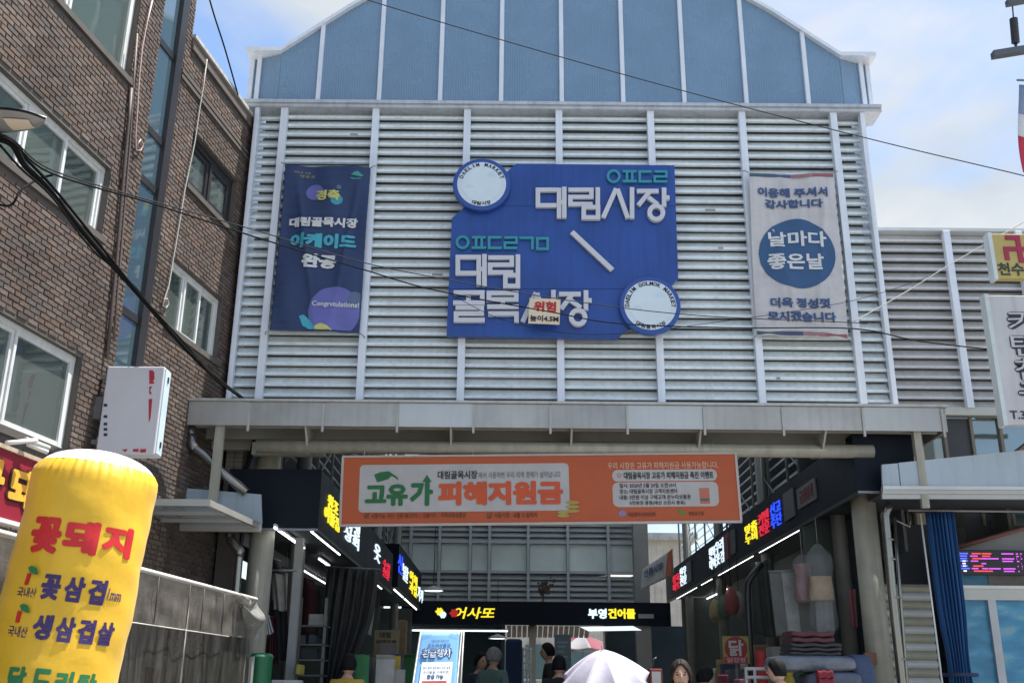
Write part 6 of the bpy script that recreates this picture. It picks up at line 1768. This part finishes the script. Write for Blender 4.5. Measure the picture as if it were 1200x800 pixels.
shf = thing('shelf_unit', 'dim metal shelf unit inside the left clothing shop', 'shelf', (PY(365, 760, 15.5).x, 15.5, 0))
sx0, sx1 = PY(348, 750, 15.5).x, PY(381, 750, 15.5).x
for y in (732, 754, 772, 790): MB().box(sx0, sx1, 15.5, 15.9, PY(365, y, 15.5).z - .02, PY(365, y, 15.5).z).build('shelf_board', M('shelf_grey', (.20, .21, .21), .6), shf)
for x in (sx0, sx1 - .04): MB().box(x, x + .04, 15.5, 15.54, 0, PY(365, 700, 15.5).z).build('upright', M('shelf_grey', (.20, .21, .21), .6), shf)
for i, (xa, xb, yt, yb, c_, lab) in enumerate(((361, 380, 719, 732, (.38, .39, .39), 'white carton on the top board of the dim shelf unit'), (350, 358, 744, 754, (.10, .11, .12), 'grey carton on the second board of the dim shelf unit'), (361, 370, 743, 754, (.07, .09, .13), 'navy carton on the second board of the dim shelf unit'), (352, 372, 760, 772, (.06, .07, .08), 'long dark carton on the third board of the dim shelf unit'))):
    x0, x1, ya, yb_, z0, z1 = pxbox(xa, yt, xb, yb, 15.55, .3); rbox('carton', x0, x1, ya, yb_, z0, z1, cloth('ct%d' % i, c_), lab, 'box', None, .01)
dr = thing('gathered_drape', 'large dark grey drape gathered to one side of the left shop', 'curtain', PY(400, 790, 16.0))
def drf(u, v):
    top_ = PY(384, 664, 16.0).lerp(PY(443, 668, 16.0), u); bot = PY(378, 800, 16.0).lerp(PY(402, 800, 16.0), u)
    kk = (1 - v) ** .8
    p = top_.lerp(bot, kk)
    p = p + Vector((.18 * math.sin(kk * math.pi) * (u - .3), 0, 0))
    return p + Vector((0, .06 * math.sin(u * 38 + 2 * kk) + .03 * math.sin(u * 71), 0))
m = MB(); m.grid(drf, 110, 30); m.build('cloth', cloth('drape_grey', (.055, .06, .065)), dr, solid=.004)
MB().tube([PY(380, 663, 16.0), PY(446, 667, 16.0)], .015, 6).build('rail', lgrey, dr)
hang('slanted_notice', 'pale slanted notice sheet with dark print beside the gathered drape', 'notice', [(420, 704), (439, 711), (435, 745), (417, 735)], 16.6, M('notice_pale', (.34, .34, .32), .7), 6, .01, .003)
NP = front(16.57)
for k_, (y, x0, x1) in enumerate(((722, 421, 437), (729, 420, 436), (735, 419, 434))):
    pass
ysd = thing('price_board', 'dull yellow shop board with black lettering in the left market row', 'sign', (PY(452, 790, 17.5).x, 17.5, 0))
YP = front(17.5)
ya0, yb0 = YP.px(437, 778); ya1, yb1 = YP.px(468, 738)
MB().pbox(YP, ya0, ya1, yb0, yb1, -.05, 0).build('board', M('board_mustard', (.26, .22, .12), .6), ysd)
text('lettering', '대림', lambda a, b, d: YP.at(a, b, .002 + d), (YP.px(445, 740)[0], YP.px(458, 740)[0], YP.px(452, 747)[1], YP.px(452, 740)[1]), ink, ysd, .004, .04)
text('lettering', '야채가게', lambda a, b, d: YP.at(a, b, .002 + d), (YP.px(441, 750)[0], YP.px(464, 750)[0], YP.px(452, 755)[1], YP.px(452, 749)[1]), ink, ysd, .004, .03)
for x in (ya0 + .05, ya1 - .05): MB().tube([(x, 17.53, 0), (x, 17.53, yb0)], .02, 6).build('leg', lgrey, ysd)
h2 = counter('dark stall counter along the left shops', -2.35, -1.5, 14.5, 20.5, 1.2, M('worktop_dark', (.14, .14, .14), .5))
for i, (xa, xb, yt, Y, c_, lab) in enumerate(((440, 463, 768, 16.5, (.16, .012, .035), 'wine red crate on the dark left counter'), (444, 465, 753, 16.9, (.22, .20, .19), 'framed picture board behind the wine red crate'), (466, 476, 726, 19.5, (.24, .16, .09), 'tall brown carton at the end of the left counter'),
        (424, 438, 770, 15.5, (.10, .11, .10), 'mossy grey basket on the dark left counter'), (462, 475, 784, 15.0, (.40, .38, .36), 'white price card with red print on the left counter'), (347, 352, 778, 13.4, (.35, .30, .05), 'small yellow tin by the left clothing rail'), (318, 350, 796, 12.9, (.45, .44, .42), 'pale tray edge in front of the left clothing rail'))):
    p, q = PY(xa, yt, Y), PY(xb, yt, Y); base = h2 if i not in (5, 6) else p.z - .12
    o = MB().box(p.x, q.x, Y, Y + (.3 if i not in (1, 4) else .03), base, max(p.z, base + .05)).build('market_goods', cloth('mg%d' % i, c_), bevel=.012); tag(o, lab, 'goods')
st = counter('low grey stand under the tray by the left clothing rail', PY(312, 796, 12.9).x, PY(356, 796, 12.9).x, 12.88, 13.5, PY(330, 796, 12.9).z - .12, M('worktop_dark', (.14, .14, .14), .5))
gb = thing('green_bin', 'green plastic bin between the vinyl enclosure and the left round post', 'bin', (PY(305, 790, 12.2).x, 12.2, 0))
MB().lathe([(.11, 0), (.125, PY(300, 768, 12.2).z - .04), (.135, PY(300, 768, 12.2).z - .02), (.135, PY(300, 768, 12.2).z), (.12, PY(300, 768, 12.2).z)], (gb.location.x, 12.2, 0), 22).build('tub', M('bin_green', (.01, .13, .06), .45), gb)
MB().lathe([(.13, 0), (.11, .025), (.0, .035)], (gb.location.x, 12.2, PY(300, 768, 12.2).z), 22).build('lid', M('bin_green_lid', (.012, .15, .07), .45), gb)
# ---------------------------------------------------------------- small packed goods that crowd the counters
packs = [('red', (.34, .03, .035)), ('white', (.52, .52, .50)), ('green', (.05, .20, .08)), ('tan', (.32, .22, .12)), ('blue', (.05, .10, .28)), ('yellow', (.46, .34, .05))]
rp_ = random.Random(21)
for side, X0, X1, Ya, Yb, hh, nm in ((0, -2.3, -1.55, 14.6, 20.3, h2, 'left'), (1, 3.2, 4.05, 13.4, 19.3, h, 'right')):
    occupied = []
    for i in range(18):
        cname, c_ = packs[i % 6]
        for _ in range(30):
            y = rp_.uniform(Ya, Yb); x = rp_.uniform(X0 + .05, X1 - .05); w_ = rp_.uniform(.14, .28); d_ = rp_.uniform(.12, .24); tall = rp_.uniform(.35, .75)
            if not any(abs(x - q[0]) < (w_ + q[2]) / 2 and abs(y - q[1]) < (d_ + q[3]) / 2 for q in occupied): break
        occupied.append((x, y, w_, d_))
        m = MB(); kind_ = i // 6
        if kind_ == 0:      # pillow packet, pinched at the top
            m.grid(lambda u, v: Vector((x + w_ / 2 * math.cos(2 * math.pi * u) * (1 - .1 * v), y + d_ / 2 * math.sin(2 * math.pi * u) * (1 - .85 * v ** 3), hh + tall * v + .01 * math.sin(u * 19))), 16, 8)
        elif kind_ == 1:    # jar with shoulder
            m.lathe([(0, 0), (w_ * .42, 0), (w_ * .44, .02), (w_ * .44, tall * .7), (w_ * .3, tall * .82), (w_ * .32, tall * .84), (w_ * .32, tall), (0, tall)], (x, y, hh), 14)
        else:               # carton with a lid flap
            m.box(x - w_ / 2, x + w_ / 2, y - d_ / 2, y + d_ / 2, hh, hh + tall); m.obox((x - w_ / 2, y - d_ / 2, hh + tall + .002), (w_, 0, 0), (0, -.05, .05), (0, .004, .004))
        o = m.build('packed_goods', cloth('pack_' + cname, c_))
        tag(o, '%s %s standing on the %s stall counter' % (cname, ('soft packet', 'lidded jar', 'open carton')[kind_], nm), ('packet', 'jar', 'carton')[kind_])
# garments in a row under the left soffit and bags under the right one
for i in range(5):
    Y = 14.4 + i * 1.3; c_ = [(.05, .05, .07), (.16, .15, .13), (.09, .03, .04), (.03, .05, .05), (.22, .20, .18)][i % 5]; nm = ['navy', 'stone', 'wine', 'bottle green', 'cream'][i % 5]
    X = LX - .95; zt_ = 3.15; w_ = .5
    m = MB(); m.grid(lambda u, v: Vector((X + w_ * (u - .5) * (1 - .35 * (v > .85) * (v - .85) / .15) , Y + .05 * math.sin(u * 12 + i) + .03 * math.sin(v * 5), zt_ - .9 * (1 - v) - .06 * abs(u - .5) * 2 * (v > .8))), 20, 16)
    g_ = thing('hung_garment', nm + ' garment hung in a row under the left soffit', 'garment', (X, Y, zt_))
    m.build('cloth', cloth('row_' + nm.replace(' ', '_'), c_), g_, solid=.02)
    MB().tube([(X - .2, Y, zt_ - .06), (X, Y, zt_ + .02), (X + .2, Y, zt_ - .06)], .008, 5).build('hanger', lgrey, g_); MB().tube([(X, Y, zt_ + .02), (X, Y, 3.38)], .005, 5).build('hook', lgrey, g_)
for i, (x, y, c_, nm) in enumerate(((857, 700, (.26, .08, .08), 'dull red'), (866, 705, (.20, .20, .18), 'ash grey'), (848, 708, (.10, .14, .10), 'moss green'), (838, 712, (.30, .25, .14), 'straw'))):
    Y = 17 + i * 1.2; p = PY(x, y, Y); g_ = thing('hung_bundle', nm + ' net bundle hanging under the right soffit', 'bundle', p)
    m = MB(); m.lathe([(.02, .18), (.07, .12), (.12, 0), (.12, -.16), (.07, -.26), (0, -.28)], p, 14); m.build('net', cloth('net_%d' % i, c_), g_); MB().tube([p + Vector((0, 0, .17)), Vector((p.x, p.y, 3.84))], .006, 5).build('cord', bcab, g_)
# centre: tarp stack, white lattice chair, board and parasol in the far passage
tp = MB(); x0, x1, ya, yb, z0, z1 = pxbox(592, 748, 612, 795, 24.0, 1.0)
tag(MB().box(x0, x1, ya, yb, 0, z1).build('tarped_stack', cloth('tarp_blue', (.010, .025, .07)), bevel=.06), 'tall goods stack under a navy tarpaulin by the far passage', 'tarpaulin')
lc = thing('white_lattice_rack', 'white lattice rack beside the navy tarpaulin', 'rack', (PY(617, 790, 24.2).x, 24.2, 0))
for x in (613, 617.5, 622): MB().tube([PY(x, 758, 24.2), Vector((PY(x, 758, 24.2).x, 24.2, 0))], .025, 6).build('upright', M('rack_white', (.50, .50, .48), .5), lc)
for y in (760, 768, 776, 784, 792): MB().tube([PY(612, y, 24.2), PY(623, y + 1, 24.2)], .02, 6).build('bar', M('rack_white', (.50, .50, .48), .5), lc)
ib_ = thing('info_board', 'grey blue information board in the far passage', 'standing sign', (PY(659, 790, 27.0).x, 27.0, 0))
IP = front(27.0)
i0, j0 = IP.px(650, 800); i1, j1 = IP.px(669, 743)
MB().pbox(IP, i0, i1, .05, j1, -.04, 0).build('board', M('board_greyblue', (.13, .17, .20), .6), ib_)
for k_, y in enumerate((752, 757, 763, 769, 775, 781)):
    z_ = IP.px(660, y)[1]
    MB().pbox(IP, i0 + .08, i1 - .08 - .05 * (k_ % 3), z_ - .02, z_ + .02, 0, .004).build('print_line', M('board_pale', (.26, .31, .33), .6), ib_)
for x in (i0 + .05, i1 - .05): MB().box(x - .03, x + .03, 26.98, 27.08, 0, .06).build('foot', lgrey, ib_)
def parasol(label, tip, R, hgt, n, mats, tilt, nm, pole_len, handle_x=0.0, sag_=.10):
    u_ = thing(nm, label, 'umbrella', tip - Vector((0, 0, pole_len)))
    Mx = Matrix.Rotation(tilt[0], 3, 'X') @ Matrix.Rotation(tilt[1], 3, 'Y')
    def pt(k, r, s_):                            # gore k, radius fraction r, position across s_
        a0, a1 = 2 * math.pi * (k + tilt[2]) / n, 2 * math.pi * (k + 1 + tilt[2]) / n
        e0, e1 = Vector((math.cos(a0), math.sin(a0), 0)), Vector((math.cos(a1), math.sin(a1), 0))
        c = e0.lerp(e1, s_)
        z = -hgt * (r ** 1.4)
        z += -sag_ * math.sin(math.pi * s_) * r * r * .5
        c = c * (1 - .10 * math.sin(math.pi * s_) * (1 if r > .9 else r))
        return tip + Mx @ Vector((c.x * R * r, c.y * R * r, z))
    for k in range(n):
        m = MB(); m.grid(lambda u, v: pt(k, v, u), 10, 12); m.build('gore', mats[k % len(mats)], u_, solid=.002)
        MB().tube([pt(k, i / 8, 0) - Vector((0, 0, .006)) for i in range(1, 9)], .004, 5).build('rib', lgrey, u_)
    axz = Mx @ Vector((0, 0, 1))
    MB().tube([tip + axz * .05, tip - axz * (pole_len - .05)], .009, 7).build('shaft', lgrey, u_)
    MB().tube([tip - axz * (pole_len - .12), tip - axz * (pole_len + .02)], .018, 8).build('handle', ink, u_)
    return u_, tip - axz * (pole_len - .05)
ulav = M('umbrella_lavender', (.50, .475, .57), .6, 0, .12, 5, bump=.3, bscale=8)
utip = PY(706, 761, 11.2)
um, grip = parasol('white lavender umbrella held open in front of the far passage', utip, .50, .31, 8, [ulav], (R_(18), R_(-5), .31), 'umbrella', .72)
parasol('dark red and grey parasol beyond the far passage', PY(683, 744, 33.0), 1.1, .42, 8, [M('parasol_red', (.16, .02, .035), .7), M('parasol_grey', (.20, .20, .21), .7)], (0, 0, .2), 'parasol', PY(683, 744, 33.0).z - .03)

# ================================================================ people
def skinmesh(name, verts, edges, rad, root, mt, parent, sub=2):
    me = bpy.data.meshes.new(name)
    me.from_pydata(verts, edges, []); me.materials.append(mt); me.update()
    o = link(name, me, parent)
    md = o.modifiers.new('skin', 'SKIN'); md.use_smooth_shade = True
    sv = me.skin_vertices[0].data
    for i, r in enumerate(rad): sv[i].radius = r if isinstance(r, tuple) else (r, r)
    for i in range(len(verts)): sv[i].use_root = (i == root)
    s_ = o.modifiers.new('subdivision', 'SUBSURF'); s_.levels = s_.render_levels = sub
    return o
skin_a = M('skin_tan', (.45, .27, .19), .55, 0, .08, 12)
def person(label, loc, height, face, top, bottom, hair_mat, hair='short', raise_arm=None, longsleeve=False, hat=None, skin=skin_a):
    k = height / 1.70
    root = thing('person', label, 'person', (0, 0, 0))
    V, E, Rr = [], [], []
    def add(p, r, par=None):
        V.append(tuple(c * k for c in p)); Rr.append(r * k if not isinstance(r, tuple) else (r[0] * k, r[1] * k))
        if par is not None: E.append((par, len(V) - 1))
        return len(V) - 1
    pel = add((0, 0, .93), (.155, .11)); sp_ = add((0, .0, 1.12), (.135, .10), pel); ch = add((0, .01, 1.30), (.155, .11), sp_); nb_ = add((0, .015, 1.43), (.07, .065), ch); nt = add((0, 0, 1.53), .052, nb_)
    arms, wrists = {}, {}
    for s_ in (-1, 1):
        sh = add((s_ * .165, .01, 1.385), .062, ch)
        if raise_arm == s_:
            el = add((s_ * .24, -.16, 1.20), .042, sh); wr_ = add((s_ * .14, -.36, 1.28), .030, el); dirh = Vector((0, -.2, .98))
        else:
            el = add((s_ * .215, .02, 1.13), .042, sh); wr_ = add((s_ * .225, -.06, .90), .030, el); dirh = Vector((0, -.15, -.98))
        w_ = Vector(V[wr_]) / k
        pm = add(tuple(w_ + dirh * .075), (.036, .02), wr_)
        arms[s_] = (sh, el, wr_)
        base = w_ + dirh * .085
        for j, L in enumerate((.070, .080, .075, .058)):
            off = Vector((0, (j - 1.5) * .019, 0)) if raise_arm != s_ else Vector(((j - 1.5) * .004, 0, (j - 1.5) * .019))
            b1 = add(tuple(base + off), .0095, pm)
            cur_ = Vector((-s_ * .012, 0, 0)) if raise_arm != s_ else Vector((-s_ * .03, .02, 0))
            b2 = add(tuple(base + off + dirh * L * .55 + cur_), .0085, b1); add(tuple(base + off + dirh * L * (1.0 if raise_arm != s_ else .6) + cur_ * 2.6), .0075, b2)
        t1 = add(tuple(w_ + dirh * .04 + Vector((-s_ * .015, -.035, 0))), .011, pm); add(tuple(w_ + dirh * .085 + Vector((-s_ * .03, -.05, 0))), .009, t1)
    for s_ in (-1, 1):
        hp_ = add((s_ * .088, 0, .86), .095, pel); kn = add((s_ * .095, -.01, .49), .062, hp_); an = add((s_ * .095, .025, .10), .042, kn); add((s_ * .105, -.11, .04), .036, an)
    skinmesh('body', V, E, Rr, pel, skin, root)
    # clothes as fitted shells
    def sub(idx, extra, name, mt, grow, rootv):
        mp = {}; vs, es, rs = [], [], []
        for i in idx:
            mp[i] = len(vs); vs.append(V[i]); r = Rr[i] if isinstance(Rr[i], tuple) else (Rr[i], Rr[i]); rs.append((r[0] + grow * k, r[1] + grow * k))
        for a, b in E:
            if a in mp and b in mp: es.append((mp[a], mp[b]))
        for (par, p, r) in extra:
            vs.append(tuple(p)); rs.append((r * k, r * k)); es.append((mp[par], len(vs) - 1))
        skinmesh(name, vs, es, rs, mp[rootv], mt, root)
    idx = [pel, sp_, ch, nb_]; extra = [(nb_, Vector((0, .008, 1.462)) * k, .063)]
    for s_ in (-1, 1):
        sh, el, wr_ = arms[s_]; idx.append(sh)
        if longsleeve: idx += [el, wr_]
        else: extra.append((sh, Vector(V[sh]).lerp(Vector(V[el]), .75), .062))
    sub(idx, extra, 'shirt', top, .016, pel)
    legs = [i for i in range(len(V)) if i == pel or (V[i][2] < .87 * k and V[i][2] > .08 * k and abs(V[i][0]) < .1 * k)]
    sub(legs, [], 'trousers', bottom, .018, pel)
    # head
    hc = Vector((0, -.018, 1.592)) * k
    hx, hy, hz = .076 * k, .096 * k, .118 * k
    def hd(u, v):
        th = 2 * math.pi * u; fi = math.pi * (v - .5)
        x, y, z = math.cos(fi) * math.sin(th), -math.cos(fi) * math.cos(th), math.sin(fi)
        jaw = 1 - .24 * max(0, -z) ** 1.2
        fx_ = x * hx * jaw; fy_ = y * hy * (1 - .10 * max(0, -z)); fz_ = z * hz
        f_ = max(0, -y)
        nose = .022 * k * math.exp(-((x) / .14) ** 2 - ((z + .12) / .16) ** 2) * (f_ > .6)
        brow = .005 * k * math.exp(-((z - .16) / .09) ** 2) * f_
        sock = -.007 * k * (math.exp(-((x - .38) / .16) ** 2 - ((z - .03) / .10) ** 2) + math.exp(-((x + .38) / .16) ** 2 - ((z - .03) / .10) ** 2)) * f_
        lip = .006 * k * math.exp(-(x / .28) ** 2 - ((z + .52) / .07) ** 2) * f_
        chin = .008 * k * math.exp(-(x / .3) ** 2 - ((z + .88) / .12) ** 2) * f_
        return hc + Vector((fx_, fy_ - nose - brow - sock - lip - chin, fz_))
    m = MB(); m.grid(hd, 48, 36); head = m.build('head', skin, root)
    for s_ in (-1, 1):
        e_ = hc + Vector((s_ * .030 * k, -hy * .90, .004 * k))
        m = MB(); m.grid(lambda u, v: e_ + Vector((.013 * k * math.cos(2 * math.pi * u) * math.cos(math.pi * (v - .5)), .005 * k * math.sin(2 * math.pi * u) * math.cos(math.pi * (v - .5)), .006 * k * math.sin(math.pi * (v - .5)))), 12, 8); m.build('eye', M('eye_dark', (.02, .015, .012), .25), head)
        MB().tube([e_ + Vector((dx * k, -.003 * k, (.018 + .004 * math.cos(dx * 80)) * k)) for dx in (-.016, -.006, .006, .016)], .0035 * k, 5).build('eyebrow', M('brow_dark', (.03, .022, .018), .8), head)
        m = MB(); ec = hc + Vector((s_ * hx * .98, .008 * k, -.005 * k)); m.grid(lambda u, v: ec + Vector((.010 * k * math.cos(2 * math.pi * u) * math.cos(math.pi * (v - .5)), .018 * k * math.sin(2 * math.pi * u) * math.cos(math.pi * (v - .5)), .030 * k * math.sin(math.pi * (v - .5)))), 10, 8); m.build('ear', skin, head)
    MB().tube([hc + Vector((dx * k, (-hy / k * .90 + abs(dx) * .35) * k, (-.060 - abs(dx) * .05) * k)) for dx in (-.024, -.010, .010, .024)], .0045 * k, 6).build('mouth', M('lip_rose', (.30, .10, .09), .5), head)
    # hair
    if hair:
        m = MB()
        def hr(u, v):
            th = 2 * math.pi * u; frontness = max(0, math.cos(th))
            lowz = {'short': -.42 + 1.02 * frontness ** .8, 'bob': -.75 + 1.40 * frontness ** 1.3, 'perm': -.35 + .95 * frontness ** 1.2}[hair]
            fi0 = math.asin(max(-.98, min(.98, lowz))); fi = fi0 + (math.pi / 2 - fi0) * v
            g_ = {'short': 1.09, 'bob': 1.20, 'perm': 1.24}[hair]
            lump = 1 + (.035 if hair != 'short' else .015) * (math.sin(th * 9 + fi * 5) + .7 * math.sin(th * 17 - fi * 8)) * math.cos(fi)
            edge = 1 if v > .08 else (.93 + .07 * v / .08)
            r = g_ * lump * edge
            return hc + Vector((math.cos(fi) * math.sin(th) * hx * r * 1.03, -math.cos(fi) * math.cos(th) * hy * r, math.sin(fi) * hz * (1.09 if hair == 'short' else 1.13) * (lump * .5 + .5) + .004 * k))
        m.grid(hr, 72, 22); m.build('hair', hair_mat, head, solid=.006)
    if hat:
        m = MB(); m.lathe([(.125 * k, .0), (.122 * k, .012 * k), (.098 * k, .02 * k), (.094 * k, .07 * k), (.07 * k, .10 * k), (0, .108 * k)], hc + Vector((0, .0, .045 * k)), 28); m.build('hat', hat, head)
    # shoes
    for s_ in (-1, 1):
        m = MB(); sc_ = Vector((s_ * .10, -.055, .04)) * k
        m.grid(lambda u, v: sc_ + Vector((.046 * k * math.cos(2 * math.pi * u) * math.cos(math.pi * (v - .5)), .125 * k * math.sin(2 * math.pi * u) * math.cos(math.pi * (v - .5)), max(-.039 * k, .045 * k * math.sin(math.pi * (v - .5))))), 16, 10); m.build('shoe', M('shoe_dark', (.03, .03, .03), .5), root)
    root.location = loc; root.rotation_euler = (0, 0, face)
    return root
def stand(x, ytop, Y, hairpad=.02): 
    p = PY(x, ytop, Y); return (p.x, Y, 0), p.z - hairpad
hb_, hk, hg = M('hair_brown', (.018, .012, .009), .7, 0, .3, 30, spec=.2), M('hair_black', (.008, .008, .009), .7, 0, .3, 30, spec=.15), M('hair_grey', (.16, .155, .15), .6, 0, .3, 30)
navyc, blk, khaki, grn, yelc, ltb = cloth('navy_cloth', (.02, .025, .05)), cloth('black_cloth', (.012, .012, .014)), cloth('khaki_cloth', (.14, .12, .09)), cloth('sea_green_cloth', (.09, .15, .14)), cloth('yellow_cloth', (.46, .30, .04)), cloth('light_blue_cloth', (.30, .40, .55))
loc, H = stand(797, 773, 9.2); person('woman with dark bobbed hair in a checked blouse walking towards the street', loc, H, R_(-8), cloth('blouse_rose', (.28, .16, .15)), khaki, hb_, 'bob')
loc, H = stand(911, 771, 11.7); person('man with short black hair in a light blue shirt beside the bedding stack', loc, H, R_(-120), ltb, navyc, hk, 'short')
loc, H = stand(409, 766, 13.2); person('person in a yellow shirt with black hair by the left stalls', loc, H, R_(165), yelc, blk, hk, 'short')
loc, H = stand(578, 757, 16.5); person('older person with grey hair in a sea green top near the far teal shop', loc, H - .02, R_(150), grn, navyc, hg, 'perm', longsleeve=True)
loc, H = stand(563, 764, 17.5); person('person in dark clothes beside the one in sea green', loc, H, R_(40), navyc, blk, hk, 'short', longsleeve=True)
loc, H = stand(655, 767, 14.5); person('man in black seen from behind, left of the lavender umbrella', loc, H, R_(175), blk, blk, hk, 'short', longsleeve=True)
loc, H = stand(643, 753, 20.0); person('person in black standing beside the grey blue information board', loc, H, R_(-90), blk, navyc, hk, 'short', longsleeve=True)
loc, H = stand(825, 782, 13.5); person('person with permed black hair behind the woman in the blouse', loc, H, R_(100), cloth('plum_cloth', (.06, .03, .05)), blk, hk, 'perm', longsleeve=True)
gx = grip - Vector((.14, -.40, 0))
person('person in a pale blouse holding up the lavender umbrella', (gx.x, gx.y + .02, 0), 1.58, R_(0), cloth('pale_blouse', (.45, .44, .42)), khaki, hk, 'bob', raise_arm=1)
finish_texts()
